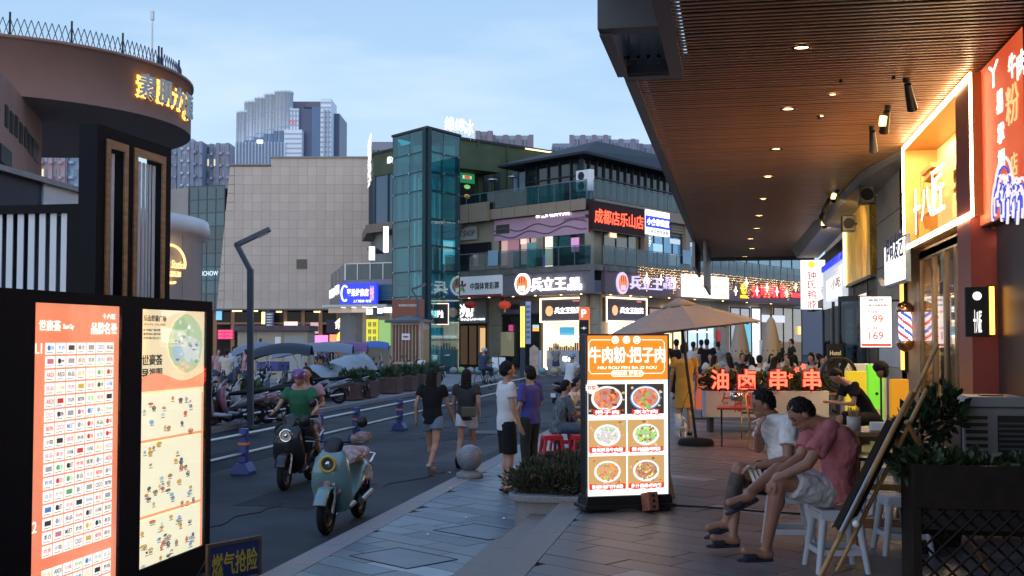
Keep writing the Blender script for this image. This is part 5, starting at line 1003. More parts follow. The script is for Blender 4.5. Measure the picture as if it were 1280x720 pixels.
# ground floor units
def ledbox(fc, x0, y0, x1, y1, off, m, name, label):
    o = root(name, label, 'sign', fc.F); a, c, z0, z1 = fc.rc(x0, y0, x1, y1, off); MB(fc.F).box(a, c, -off, -off+.5, z0, z1).build('board', m, o); b = MB(fc.F); led_frame(b, a-.05, c+.05, z0-.05, z1+.05, -off-.01, .09, d=.04); b.build('led_outline', K['led'], o); return o, a, c, z0, z1
for fc, x0, x1, lab in ((F1, 676, 732, 'tea shop door sign outlined by a warm led strip, left of the corner pillar'), (F2, 758, 808, 'tea shop door sign outlined by a warm led strip, right of the corner pillar')):
    o, a, c, z0, z1 = ledbox(fc, x0, 373, x1, 402, -.3, band1, 'led_framed_sign', lab)
    m = em('tea_white', (1,1,1), 2.4); MB(fc.F).cyl((a+(c-a)*.2, .26, (z0+z1)/2-.05), (a+(c-a)*.2, .3, (z0+z1)/2-.05), .33, n=18).build('emblem', em('emblem_orange2', (1,.45,.2), 1.2), o)
    text('兵立王奶茶', fc.F, a+(c-a)*.62, (z0+z1)/2-.03, (c-a)*.6, .42, .27, m, o, bold=.06); text('优质鲜茶', fc.F, a+(c-a)*.8, z1-.18, .6, .12, .27, em('small_red', (1,.3,.3), .7), o)
    a, c, z0, z1 = fc.rc(x0+7, 403, x1-3, 459, -.4); z0 = ROAD+.15
    sh = root('tea_shop_counter', 'brightly lit tea shop interior and counter behind its opening, '+('left' if fc is F1 else 'right')+' of the corner pillar', 'shop interior', fc.F); MB(fc.F).box(a, c, .5, .58, z0, z1).build('lit_wall', em('shop_cream', (1,.72,.46), 1.35), sh)
    MB(fc.F).box(a, c, .35, .5, z0, z0+1.15).build('counter', mat('counter_white', (.55,.52,.5), .5), sh); MB(fc.F).box(a+.2, c-.4, .3, .5, z1-1.0, z1-.85).build('white_shelf_light', K['ledw'], sh)
    MB(fc.F).box(a+(c-a)*.35, a+(c-a)*.75, .44, .48, z1-1.0, z1-.3).build('blue_banner', em('banner_blue', (.1,.5,.75), .5), sh); text('新品', fc.F, a+(c-a)*.6, z0+.6, .9, .35, .34, m, sh, bold=.05)
    for k in range(14): MB(fc.F).cyl((a+.3+k*(c-a-.6)/14, .4, z0+1.15), (a+.3+k*(c-a-.6)/14, .4, z0+1.15+rnd.uniform(.15,.5)), .06, n=8).build('bottle', mat('bottle_%d' % (k % 4), ((.05,.15,.05),(.3,.05,.03),(.5,.4,.1),(.1,.1,.1))[k % 4], .3), sh)
    b = MB(fc.F); b.box(a-.12, a-.02, .25, .6, ROAD, z1+.1); b.build('led_jamb', K['led'], sh)
# pillars
for fc, x0, x1 in ((F1,607,622),(F1,733,738),(F2,738,756),(F2,808,815),(F2,898,912)):
    a = fc.sz(x0, 420)[0]; c = fc.sz(x1, 420)[0]
    for k in range(5): MB(fc.F).box(a, c, .3, .6, ROAD+k*.99, ROAD+(k+1)*.99-.03).build('pillar_block', K['stone'], cbd)
a, c, z0, z1 = F1.rc(570, 377, 607, 404, -.3); MB(F1.F).box(a, c, .3, .6, z0, z1).build('grey_fascia', mat('fascia_grey', (.27,.27,.27), .6), cbd)
o = root('sea_buckthorn_sign', 'white glowing brush characters on a grey fascia beside the lift tower', 'sign', F1.F); F1.text('沙棘', 573, 380, 592, 397, em('tea_white', (1,1,1), 2.4), o, y=.25, bold=.02, shear=.2); F1.text('SHA JI LAO HUO', 576, 398, 606, 401, em('tea_white', (1,1,1), 2.4), o, y=.25, bold=.04)
shop(F1, 574, 405, 607, 458, 3, (.2,.12,.07), .35, cbd, 'warm_room', 3, -.35); a, c, z0, z1 = F1.rc(600, 410, 606, 440, -.3); MB(F1.F).box(a, c, .3, .36, z0, z1).build('glow_strip', em('amber_glow', (1,.6,.25), .7), cbd)
a, c, z0, z1 = F1.rc(622, 377, 675, 392, -.3); MB(F1.F).box(a, c, .3, .6, z0, z1).build('grey_fascia', band1, cbd); F1.text('中国体育彩票', 638, 380, 660, 387, K['black'], cbd, y=.25, bold=.03)
shop(F1, 623, 393, 674, 459, 3, (.035,.035,.03), 0, cbd, 'lottery_room', 4, -.35)
for x0, x1, y0, y1, c_, s_ in ((625,642,415,445,(.35,.33,.2),.3),(636,641,406,414,(.8,.1,.3),.5),(666,673,406,414,(1,.45,.1),1.1),(666,673,406,409,(.2,.6,.8),1.0),(633,640,415,425,(.6,.6,.5),.4)):
    a, c, z0, z1 = F1.rc(x0, y0, x1, y1, -.3); MB(F1.F).box(a, c, .3-.004*(y1 % 5), .34, z0, z1).build('pasted_notice', em('notice_%d_%d' % (x0, y1), c_, s_), cbd)
for i, px in enumerate((588, 631)):
    p = D(px, 381, 77.5 if px > 600 else 79.5); o = root('red_lantern', ['dark red lantern hanging before the white brush characters', 'red lantern hanging in front of the lottery shop fascia'][i], 'lantern', Matrix.Translation(p)); b = MB()
    b.lathe([(.1,.26),(.3,.2),(.42,.05),(.42,-.05),(.3,-.2),(.1,-.26)], p, n=16); b.build('body', mat('lantern_red_%d' % i, (.3,.02,.02), .6, emit=(.05, .3)[i], ecol=(1,.1,.05)), o); MB().cyl(p+Vector((0,0,.26)), p+Vector((0,0,Zb-p.z)), .01, n=4).cyl(p-Vector((0,0,.26)), p-Vector((0,0,.5)), .06, n=8).build('tassel_cord', K['gold'], o)
# F2 ground floor right
for x0, x1, c_, s_ in ((812,828,(.45,.1,.05),.35),(830,853,(1,.68,.35),1.0),(860,896,(.6,.75,.9),.6),(914,938,(.5,.45,.5),.35),(940,952,(.9,.85,.9),.7),(968,1003,(.3,.2,.12),.4)):
    shop(F2, x0, 384, x1, 458, 3, c_, s_*1.9, cbd, 'shop_room', max(1, (x1-x0)//10), -.3)
for x0, x1, y0, y1, c_, s_ in ((897,901,413,428,(.5,.02,.03),.6),(928,938,400,440,(.15,.55,.7),.8),(932,936,420,438,(.9,.8,.1),.8),(950,961,425,445,(.45,.42,.4),.4),(866,890,405,408,(.9,.95,1),1.2),(866,890,414,416,(.9,.95,1),1.2),(953,981,394,403,(.7,.7,.9),.9),(998,1001,408,418,(1,.6,.2),1.6),(868,892,388,392,(.3,.7,1),1.0)):
    a, c, z0, z1 = F2.rc(x0, y0, x1, y1, -.2); MB(F2.F).box(a, c, .2-.004*(x1 % 5), .25, z0, z1).build('shop_poster', em('sp_%d_%d' % (x0, y0), c_, s_), cbd)
o, a, c, z0, z1 = sign(F2, 'cream_lit_sign', 'glowing cream shop sign box with thin grey lettering under the fairy lights', 858, 345, 911, 372, em('sign_glow_cream', (1,.88,.68), 1.9), PO+.5, .4)
text('ZHANG & ZHANG', F2.F, (a+c)/2, (z0+z1)/2, (c-a)*.58, .22, -PO-.51, mat('print_brown', (.25,.15,.08)), o, bold=0); text('张妈妈', F2.F, c-.9, z0+.25, .7, .16, -PO-.51, mat('print_brown', (.25,.15,.08)), o, bold=0)
o = root('optician_sign', 'red glowing optician characters with yellow round emblem on the plum band', 'sign', F2.F)
for ch, x0, x1 in (('光', 939, 949), ('明', 951, 961), ('眼', 962, 972), ('镜', 974, 984)): F2.text(ch, x0, 357, x1, 372, em('sign_red', (1,.04,.05), 2.6), o, y=-PO-.1, bold=.04, depth=.08)
F2.text('眼镜超市', 989, 366, 1000, 372, em('sign_red', (1,.04,.05), 2.6), o, y=-PO-.1, bold=.03)
cx, cz = F2.sz(929, 361, PO); MB(F2.F).cyl((cx, -PO-.12, cz), (cx, -PO, cz), .42, n=20).box(cx-.55, cx+.55, -PO-.12, -PO, cz-.72, cz-.5).build('emblem', em('emblem_yellow', (1,.6,.02), 1.6), o); text('G', F2.F, cx, cz, .4, .4, -PO-.13, band2, o, bold=.03)
# fairy light curtain
o = root('fairy_light_curtain', 'curtain of small warm fairy lights with star shapes hung from the terrace edge', 'fairy lights', F2.F); b = MB(F2.F); sN = F2.L; q = random.Random(4); sA = F2.sz(776, 340)[0]; st_ = MB(F2.F); cords = MB(F2.F)
n_ = 150
for i in range(n_):
    x = sA+(sN-sA)*i/n_; ln = 1.1+.45*math.sin(i*.33)+.2*math.sin(i*1.7)
    cords.box(x-.006, x+.006, -PO-.25, -PO-.24, Zl-ln, Zl+.15)
    for k in range(int(ln/.17)):
        z = Zl+.1-k*.17-q.uniform(0,.08); r_ = q.choice((.018,.025,.035)); b.add([(x-r_,-PO-.25,z),(x,-PO-.25,z-r_),(x+r_,-PO-.25,z),(x,-PO-.25,z+r_),(x,-PO-.25-r_,z),(x,-PO-.25+r_,z)], [(0,1,4),(1,2,4),(2,3,4),(3,0,4),(1,0,5),(2,1,5),(3,2,5),(0,3,5)], 0 if q.random() < .7 else 1)
for i in range(16):
    x = sA+(sN-sA)*(i+.5)/16; z = Zl-.55-q.uniform(-.25,.5); s_ = .34; P = [(x+s_*(1 if k % 2 == 0 else .32)*math.cos(R(45*k+90)), -PO-.3, z+s_*(1 if k % 2 == 0 else .32)*math.sin(R(45*k+90))) for k in range(8)]; MB(F2.F).tube(P, .035, 5, closed=True).build('star', em('star_glow', (1,.9,.7), 2.2), o)
tag(b.build('fairy_bulb', [em('bulb_amber', (1,.5,.15), 3.5), em('bulb_cream', (1,.8,.5), 3.5)], o, recalc=False), kind='stuff'); tag(cords.build('light_cord', K['dark'], o, recalc=False), kind='stuff')
# ceiling light dots under the podium
for fc, xs in ((F1, (585,610,640,668,700,725)), (F2, (765,790,815,838,870,905,935,965))):
    for x in xs: a, z = fc.sz(x, 371, PO-.4); MB(fc.F).cyl((a, -PO+.5, Zb-.03), (a, -PO+.5, Zb-.05), .07, n=8).build('soffit_light', K['warm'], cbd)
# ---- high-rise towers far behind
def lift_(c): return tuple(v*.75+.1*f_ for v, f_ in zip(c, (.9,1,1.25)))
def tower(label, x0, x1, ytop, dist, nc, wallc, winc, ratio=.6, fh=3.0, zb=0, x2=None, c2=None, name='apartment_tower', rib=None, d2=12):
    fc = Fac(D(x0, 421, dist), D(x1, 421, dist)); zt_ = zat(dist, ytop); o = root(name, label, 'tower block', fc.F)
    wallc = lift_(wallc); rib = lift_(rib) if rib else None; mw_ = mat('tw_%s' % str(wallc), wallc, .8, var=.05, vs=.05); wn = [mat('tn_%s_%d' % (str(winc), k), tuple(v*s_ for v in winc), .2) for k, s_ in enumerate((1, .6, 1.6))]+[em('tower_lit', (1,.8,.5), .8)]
    MB(fc.F).box(0, fc.L, 0, d2, zb, zt_).build('body', mw_, o); b = MB(fc.F); cw2 = fc.L/nc; n_ = int((zt_-max(zb, 0)-1)/fh); q = random.Random(int(x0))
    zlo = max(zb, zat(dist, 300)); n_ = int((zt_-zlo)/fh); bal = MB(fc.F)
    for r in range(n_):
        for c in range(nc):
            z = zt_-(r+1)*fh+.6; b.box(c*cw2+cw2*(1-ratio)/2, (c+1)*cw2-cw2*(1-ratio)/2, -.1, .02, z, z+fh*.55, q.choices((0,1,2,3), (5,4,2,.35))[0])
            if c % 3 == 1: bal.box(c*cw2, (c+1)*cw2, -1.2, 0, z-.5, z+.1)
    tag(b.build('window', wn, o, recalc=False), kind='stuff')
    if rib: 
        for c in range(0, nc+1, 4): MB(fc.F).box(c*cw2-.45, c*cw2+.45, -.35, 0, zb, zt_+.1).build('pier', mat('rib_%s' % str(rib), rib, .8), o)
    if bal.f and name == 'apartment_tower': tag(bal.build('balcony', mat('bal_%s' % str(wallc), tuple(min(1, v*1.25) for v in wallc), .8), o, recalc=False), kind='stuff')
    return o, fc, zt_
hzb, hzl = (.20,.25,.33), (.36,.40,.47)
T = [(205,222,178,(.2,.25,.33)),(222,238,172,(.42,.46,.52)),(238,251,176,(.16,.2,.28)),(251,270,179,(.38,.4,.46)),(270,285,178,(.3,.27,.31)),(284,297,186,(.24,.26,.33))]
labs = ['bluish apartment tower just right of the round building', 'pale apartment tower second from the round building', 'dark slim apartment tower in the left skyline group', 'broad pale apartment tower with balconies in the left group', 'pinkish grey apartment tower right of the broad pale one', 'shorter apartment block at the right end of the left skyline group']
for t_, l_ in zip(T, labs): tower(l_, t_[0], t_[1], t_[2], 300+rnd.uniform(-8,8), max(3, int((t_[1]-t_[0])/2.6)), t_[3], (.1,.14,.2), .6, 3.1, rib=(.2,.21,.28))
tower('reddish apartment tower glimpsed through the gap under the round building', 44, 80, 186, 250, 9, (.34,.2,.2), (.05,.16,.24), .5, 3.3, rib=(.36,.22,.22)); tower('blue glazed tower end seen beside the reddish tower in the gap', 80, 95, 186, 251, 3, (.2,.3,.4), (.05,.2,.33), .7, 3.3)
# large white office tower made of fluted bays
WT = Fac(D(302, 421, 262), D(421, 421, 262)); wt_ = root('office_tower', 'tall white and blue office tower with stepped cylindrical bay tops', 'tower block', WT.F); wx = lambda px: WT.sz(px, 421)[0]; wz_ = lambda y: zat(262, y)
wm2 = mat('tower_white', (.7,.77,.84), .6, var=.05, vs=.1); bm2 = mat('tower_blue', (.04,.13,.26), .25); nv = mat('tower_navy', (.05,.08,.16), .4); sw = mat('tower_seam', (.36,.43,.52), .6)
def tb(px0, px1, y0, m, nm, d0=0, d1=14): return MB(WT.F).box(wx(px0), wx(px1), d0, d1, 0, wz_(y0)).build(nm, m, wt_)
for k, (a, c, y0, yb_) in enumerate(((302,309,143,180),(310,322,131,176),(322,335,127,173),(335,348,123,169),(349,360,120,166))):
    tb(a, c, y0, wm2, 'bay', 1-.6*k)
    cx = wx((a+c)/2-.8); MB(WT.F).lathe([(2.2,0),(2.2,17.5),(2.32,17.5),(2.32,18),(0,18)], (cx, .8-.6*k, wz_(y0)-17), n=14).build('bay_top', wm2, wt_)
    MB(WT.F).box(wx(a)+.3, wx(a)+.8, .2-.6*k, 1-.6*k, 0, wz_(y0+3)).build('recess', sw, wt_)
    for j in range(1, 8): MB(WT.F).cyl((cx+2.22*math.cos(R(180+j*22.5)), .8-.6*k+2.22*math.sin(R(180+j*22.5)), wz_(y0)-17), (cx+2.22*math.cos(R(180+j*22.5)), .8-.6*k+2.22*math.sin(R(180+j*22.5)), wz_(y0)+.9), .1, n=4).build('bay_rib', sw, wt_)
    for j in range(4): MB(WT.F).lathe([(2.22,0),(2.26,.1),(2.22,.3)], (cx, .8-.6*k, wz_(y0)-3.5-j*4), n=14).build('bay_ring', sw, wt_)
    for j in range(3): MB(WT.F).box(cx-1.7+j*1.3, cx-.8+j*1.3, -1.7-.6*k, -.9-.6*k, 0, wz_(yb_)).build('blue_fin', bm2, wt_)
    b = MB(WT.F)
    for j in range(14): b.box(wx(a)+.3, wx(c)-.2, .93-.6*k, 1-.6*k, wz_(y0)-12-j*4.2, wz_(y0)-11.4-j*4.2)
    b.build('floor_joint', sw, wt_)
tb(298, 360, 181, wm2, 'lower_front', -5, 0); tb(358, 380, 165, wm2, 'lower_block', -4.5, 0); tb(358, 374, 137, wm2, 'panel_block', -3, 5); tb(374, 402, 136, nv, 'blue_block', -2, 8); tb(390, 402, 134, bm2, 'blue_block', -2.3, -2); tb(401, 414, 124, wm2, 'white_stair_core', -2.5, 6); tb(413, 421, 138, nv, 'rear_block', 2, 14)
b = MB(WT.F); b.box(wx(360), wx(402), 3, 6, wz_(129), wz_(121.5)); b.box(wx(362), wx(375), 2.9, 3.2, wz_(137), wz_(122)); b.build('roof_frame', mat('roof_frame_brown', (.17,.14,.18), .7), wt_)
for x in range(300, 358, 4): MB(WT.F).box(wx(x), wx(x)+.35, -5.3, -5, 0, wz_(181)).build('blue_fin', bm2, wt_)
b = MB(WT.F)
for j in range(11): b.box(wx(401), wx(414), -2.58, -2.5, wz_(130+j*6.2), wz_(130+j*6.2)+.35); b.box(wx(358), wx(374) if j < 5 else wx(380), -3.08 if j < 5 else -4.58, -3 if j < 5 else -4.5, wz_(141+j*6), wz_(141+j*6)+.3)
for x in (405.5, 410, 362, 366, 370): b.box(wx(x), wx(x)+.3, -3.1, -2.5, 0, wz_(138))
b.build('panel_joint', sw, wt_)
text('时代大厦', WT.F, wx(366), wz_(155), wx(373)-wx(359), 1.1, -3.1, mat('tower_red', (.6,.1,.08), emit=.25, ecol=(1,.2,.15)), wt_, bold=.05)
MB(WT.F).box(wx(326), wx(333), -6, -5.3, wz_(183), wz_(179)).build('lit_window', em('lit_win', (.95,.97,1), 1.3), wt_)
b = MB(WT.F); b.cyl((wx(349),0,wz_(120)), (wx(349),0,wz_(112)), .25, n=5); b.cyl((wx(307),0,wz_(143)), (wx(304),0,wz_(132)), .2, n=5); b.build('antenna', sw, wt_)
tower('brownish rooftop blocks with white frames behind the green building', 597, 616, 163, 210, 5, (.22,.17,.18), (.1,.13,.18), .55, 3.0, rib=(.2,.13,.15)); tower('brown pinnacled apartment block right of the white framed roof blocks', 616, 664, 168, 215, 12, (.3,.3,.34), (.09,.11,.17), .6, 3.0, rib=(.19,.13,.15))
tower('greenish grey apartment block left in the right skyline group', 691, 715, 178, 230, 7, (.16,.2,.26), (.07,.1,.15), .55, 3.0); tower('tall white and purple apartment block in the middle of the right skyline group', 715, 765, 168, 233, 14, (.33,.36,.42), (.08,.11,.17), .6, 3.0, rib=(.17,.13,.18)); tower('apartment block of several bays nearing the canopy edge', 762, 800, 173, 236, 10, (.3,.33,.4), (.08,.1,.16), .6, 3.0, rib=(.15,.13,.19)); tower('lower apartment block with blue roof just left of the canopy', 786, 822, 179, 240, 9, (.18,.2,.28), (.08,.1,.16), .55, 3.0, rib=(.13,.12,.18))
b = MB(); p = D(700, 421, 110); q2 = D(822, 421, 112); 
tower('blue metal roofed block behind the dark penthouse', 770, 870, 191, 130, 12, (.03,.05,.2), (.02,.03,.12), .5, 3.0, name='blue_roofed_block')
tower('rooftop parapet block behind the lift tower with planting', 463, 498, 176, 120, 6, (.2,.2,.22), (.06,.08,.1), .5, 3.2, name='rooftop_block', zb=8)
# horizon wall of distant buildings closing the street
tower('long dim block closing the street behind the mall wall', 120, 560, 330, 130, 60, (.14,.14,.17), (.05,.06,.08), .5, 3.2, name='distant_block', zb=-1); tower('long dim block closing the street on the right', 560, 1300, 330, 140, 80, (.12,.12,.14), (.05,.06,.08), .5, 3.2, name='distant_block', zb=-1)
# ================================================================ people
def V(*a): return Vector(a)
def cloth(name, c, **k): return mat(name, c, .85, var=.12, vs=7, bump=.25, bs=18, **k)
def mkperson(F, label, J, h=1.7, shirt=None, pants=None, hairst='short', skin='skin', vox=.014, sleeve=.5, plen=.45, skirt=False, shoe=None, group=None, face=True, shirt_c=None, pants_c=None, shoe_c=None, hat=None, name='person', hand_detail=False, hairm=None, build=1.0, nofeet=False):
    o = root(name, label, 'person', F, group); o['category'] = 'person'
    k = h/1.7*build; sk = K[skin]; sh = h/1.7
    S = {n_: (F @ Vector(p)) for n_, p in J.items()}
    pel, che, nek, hd = S['pelvis'], S['chest'], S['neck'], S['head']
    shL, shR = S['shL'], S['shR']; side = (shR-shL).normalized(); hside = (S['hipR']-S['hipL']).normalized()
    spine = (nek-pel).normalized(); fwd = spine.cross(side).normalized() if 'fwd' not in S else (S['fwd']-F.translation).normalized(); fwd = side.cross(spine)*-1
    # side = wearer's right; facing = side x up
    fwd = -side.cross(spine).normalized(); fwd = (F.to_3x3() @ Vector(J['facing'])).normalized() if 'facing' in J else fwd
    S.pop('facing', None)
    hf = (F.to_3x3() @ Vector(J.get('look', J.get('facing', (0,1,0))))).normalized()
    def ringset(infl, low=0.0, top=1.0):
        w0, d0 = .155*k, .105*k; mid = pel.lerp(che, .5)
        fp = (fwd-hside*fwd.dot(hside)).normalized()
        R_ = [(pel-spine*.06*sh-spine*low, hside*(w0+infl)*1.0, fp*(d0+infl)), (pel+spine*.04*sh, hside*(w0+infl)*1.0, fp*(d0+infl)*1.02), (mid, (hside+side).normalized()*(.135*k+infl), fwd*(.098*k+infl)), (che, side*(.158*k+infl), fwd*(.108*k+infl)), (che.lerp(nek, .62), side*(.165*k+infl), fwd*(.092*k+infl)), (nek-spine*.03*sh, side*(.085*k+infl*.6), fwd*(.065*k+infl*.5))]
        return R_
    b = MB(); b.loft(ringset(0), n=14)
    b.cap(nek-spine*.05*sh, hd-spine*.03*sh, .058*k, .052*k, 10)
    hq = None
    up_h = (hd-nek).normalized(); up_h = (up_h-hf*up_h.dot(hf)*.75).normalized(); hr = hf.cross(up_h).normalized(); up2 = hr.cross(hf)
    HM = Matrix((hr, hf, up2)).transposed()
    b.ell(hd+up2*.02*sh, (.075*sh, .092*sh, .1*sh), HM, 14); b.ell(hd-up2*.05*sh+hf*.022*sh, (.054*sh, .06*sh, .062*sh), HM, 12)
    if face:
        b.ell(hd+hf*.094*sh-up2*.012*sh, (.014*sh, .02*sh, .022*sh), HM, 8); b.ell(hd+hf*.08*sh-up2*.055*sh, (.024*sh, .014*sh, .012*sh), HM, 8); b.ell(hd+hf*.072*sh-up2*.088*sh, (.02*sh, .02*sh, .016*sh), HM, 8)
        for s in (-1, 1): b.ell(hd+hr*s*.078*sh-up2*.012*sh, (.01*sh, .02*sh, .03*sh), HM, 8)
    for X, hand in (('L', -1), ('R', 1)):
        s_, e_, w_ = S['sh'+X], S['el'+X], S['wr'+X]
        b.cap(s_, e_, .048*k, .037*k, 10); b.cap(e_, w_, .038*k, .026*k, 10); b.ell(s_, (.056*k,)*3, n=10)
        hdir = ((S['ha'+X]-w_) if 'ha'+X in S else (w_-e_)).normalized(); pc = w_+hdir*.05*sh
        wd = hdir.cross(fwd if abs(hdir.dot(fwd)) < .8 else spine).normalized(); nn = hdir.cross(wd)
        PM = Matrix((wd, hdir, nn)).transposed(); b.ell(pc, (.02*sh if not hand_detail else .038*sh, .048*sh, .036*sh if not hand_detail else .016*sh), PM, 10)
        if hand_detail:
            for j, (off, ln) in enumerate(((-.03,.062),(-.01,.074),(.01,.07),(.03,.056))):
                a_ = w_+hdir*.085*sh+wd*off*sh; m_ = a_+(hdir+nn*.35).normalized()*ln*.55*sh; e2 = m_+(hdir*.6+nn*.8).normalized()*ln*.5*sh; b.cap(a_, m_, .0095, .0085, 8); b.cap(m_, e2, .0085, .0075, 8)
            a_ = w_+hdir*.03*sh-wd*.03*sh; m_ = a_+(hdir*.6-wd*.7+nn*.3).normalized()*.04*sh; b.cap(a_, m_, .012, .01, 8); b.cap(m_, m_+(hdir+nn*.4).normalized()*.03*sh, .01, .008, 8)
        else:
            for j, off in enumerate((-.018, 0, .018)): a_ = w_+hdir*.07*sh+nn*off*sh; b.cap(a_, a_+(hdir+fwd*.25).normalized()*(.06-.008*abs(j-1))*sh, .011*sh, .009*sh, 6)
            a_ = w_+hdir*.035*sh; b.cap(a_, a_+(hdir+fwd*.7).normalized()*.05*sh, .012*sh, .01*sh, 6)
        hp, kn, an = S['hip'+X], S['kn'+X], S['an'+X]
        b.cap(hp, kn, .082*k, .054*k, 12); md = kn.lerp(an, .3); bk_ = -(fwd-(an-kn).normalized()*fwd.dot((an-kn).normalized()))
        b.cap(kn, md, .052*k, .052*k, 10); b.ell(md+bk_*.012*k, (.05*k, .052*k, .08*k), (an-kn).to_track_quat('Z','Y').to_matrix(), 10); b.cap(md, an, .05*k, .031*k, 10)
        td = ((S['to'+X]-an) if 'to'+X in S else (fwd*.2-V(0,0,.06))).normalized(); hl = an-V(0,0,.03*sh)
        b.cap(an, an-V(0,0,.03*sh)-td*.03, .032*k, .032*k, 8); b.cap(hl, an+td*.16*sh, .034*k, .026*k, 8)
    body = b.build('body', sk, o, recalc=False); rm = body.modifiers.new('remesh', 'REMESH'); rm.mode = 'VOXEL'; rm.voxel_size = vox; rm.use_smooth_shade = True
    sm = body.modifiers.new('smooth', 'SMOOTH'); sm.iterations = 3; sm.factor = .5
    def part(nm, b_, m_, v=None, it=2):
        q_ = b_.build(nm, m_, o, recalc=False); r2 = q_.modifiers.new('remesh', 'REMESH'); r2.mode = 'VOXEL'; r2.voxel_size = v or vox; r2.use_smooth_shade = True
        s2 = q_.modifiers.new('smooth', 'SMOOTH'); s2.iterations = it; s2.factor = .5
        if vox < .013:
            tx_ = bpy.data.textures.get('folds') or bpy.data.textures.new('folds', 'CLOUDS'); tx_.noise_scale = .09; d2_ = q_.modifiers.new('folds', 'DISPLACE'); d2_.texture = tx_; d2_.strength = .034; d2_.mid_level = .5; d2_.texture_coords = 'LOCAL'
        return q_
    inf = max(.016, vox*1.15)
    if shirt_c:
        b = MB(); b.loft(ringset(inf, .05*sh), n=16)
        for X in 'LR':
            s_, e_ = S['sh'+X], S['el'+X]; 
            if sleeve > 0:
                d = s_.lerp(e_, min(1, sleeve*1.0)); b.ell(s_, (.05*k+inf*.8,)*3, n=10); b.cyl(s_, d, .05*k+inf*.8, (.05*k if sleeve < 1 else .042*k)+inf*1.2, 12)
                if sleeve > 1: b.cap(e_, e_.lerp(S['wr'+X], sleeve-1), .04*k+inf, .032*k+inf, 12)
        part('shirt', b, shirt_c)
    if pants_c:
        b = MB(); fp = (fwd-hside*fwd.dot(hside)).normalized(); b.loft([(pel+spine*.06*sh, hside*(.148*k+inf*.6), fp*(.1*k+inf*.6)), (pel-spine*.03*sh, hside*(.158*k+inf*.7), fp*(.108*k+inf*.7)), (pel-spine*.1*sh, hside*(.14*k+inf*.7), fp*(.1*k+inf*.7))], n=16)
        if skirt:
            kn = (S['knL']+S['knR'])/2; hp = (S['hipL']+S['hipR'])/2; b.loft([(pel, hside*.16*k, fp*.12*k), (hp.lerp(kn, plen), hside*.2*k, fp*.17*k)], n=16)
        else:
            for X in 'LR':
                hp, kn, an = S['hip'+X], S['kn'+X], S['an'+X]; b.ell(hp, (.088*k+inf,)*3, n=10)
                if plen <= 1: b.cyl(hp, hp.lerp(kn, plen), .086*k+inf, (.086-.02*plen)*k+inf*1.9, 14)
                else: b.cap(hp, kn, .085*k+inf, .06*k+inf, 12); b.cyl(kn, kn.lerp(an, plen-1), .06*k+inf, .042*k+inf*1.3, 12); b.ell(kn, (.06*k+inf,)*3, n=10)
        part('trousers' if plen > 1 else ('skirt' if skirt else 'shorts'), b, pants_c)
    if shoe_c and not nofeet:
        for X in 'LR':
            an = S['an'+X]; td = ((S['to'+X]-an) if 'to'+X in S else (fwd*.2-V(0,0,.06))); td = td.normalized(); sd_ = td.cross(V(0,0,1)).normalized(); un = sd_.cross(td).normalized(); c = an-un*.068*sh+td*.06*sh
            b = MB(); b.loft([(c-td*.11*sh, sd_*.032*sh, un*.014*sh), (c-td*.07*sh, sd_*.04*sh, un*.016*sh), (c+td*.05*sh, sd_*.048*sh, un*.016*sh), (c+td*.13*sh, sd_*.042*sh, un*.013*sh), (c+td*.155*sh, sd_*.02*sh, un*.01*sh)], n=12)
            c2 = c+td*.055*sh+un*.034*sh
            if shoe == 'slide': b.loft([(c2-td*.035*sh-un*.012*sh, sd_*.047*sh, un*.04*sh), (c2+td*.04*sh-un*.018*sh, sd_*.046*sh, un*.034*sh)], n=14)
            else: b.loft([(c-td*.1*sh+un*.03*sh, sd_*.036*sh, un*.035*sh), (c+td*.02*sh+un*.03*sh, sd_*.043*sh, un*.035*sh), (c+td*.13*sh+un*.01*sh, sd_*.036*sh, un*.02*sh)], n=12)
            b.build('shoe' if shoe != 'slide' else 'slipper', shoe_c, o)
    hm = hairm or K['hair']; b = MB(); c = hd+up2*.028*sh-hf*.012*sh
    if hat is None:
        b.ell(c+up2*.012*sh-hf*.004*sh, (.084*sh, .096*sh, .092*sh), HM, 14); b.ell(c-hf*.03*sh-up2*.02*sh, (.08*sh, .076*sh, .09*sh), HM, 12)
        if hairst == 'short': cut = (.055, .01)
        if hairst == 'bob': b.ell(c-hf*.02*sh-up2*.04*sh, (.09*sh, .085*sh, .1*sh), HM, 12)
        if hairst == 'long': b.loft([(c+up2*.03*sh-hf*.02*sh, hr*.085*sh, hf*.08*sh), (c-up2*.08*sh-hf*.04*sh, hr*.095*sh, hf*.07*sh), (nek-hf*.06*sh-V(0,0,.1*sh), hr*.1*sh, hf*.045*sh), (nek-hf*.08*sh-V(0,0,.26*sh), hr*.07*sh, hf*.03*sh)], n=14)
        if hairst == 'bun': b.ell(c+up2*.09*sh-hf*.04*sh, (.045*sh,)*3, n=10)
        if hairst == 'tail': b.loft([(c-hf*.08*sh, hr*.03*sh, hf*.03*sh), (c-hf*.12*sh-up2*.1*sh, hr*.03*sh, hf*.03*sh), (c-hf*.1*sh-up2*.26*sh, hr*.015*sh, hf*.015*sh)], n=10)
        # keep the face clear: move front-low vertices back
        fc_ = [(v, (v-hd).dot(hf), (v-hd).dot(up2)) for v in b.v]
        b.v = [v-hf*max(0, (f_-.035*sh)*.95) if u_ < .055*sh and f_ > .035*sh else v for v, f_, u_ in fc_]
        hq_ = b.build('hair', hm, o, recalc=False); r2 = hq_.modifiers.new('remesh', 'REMESH'); r2.mode = 'VOXEL'; r2.voxel_size = vox; r2.use_smooth_shade = True
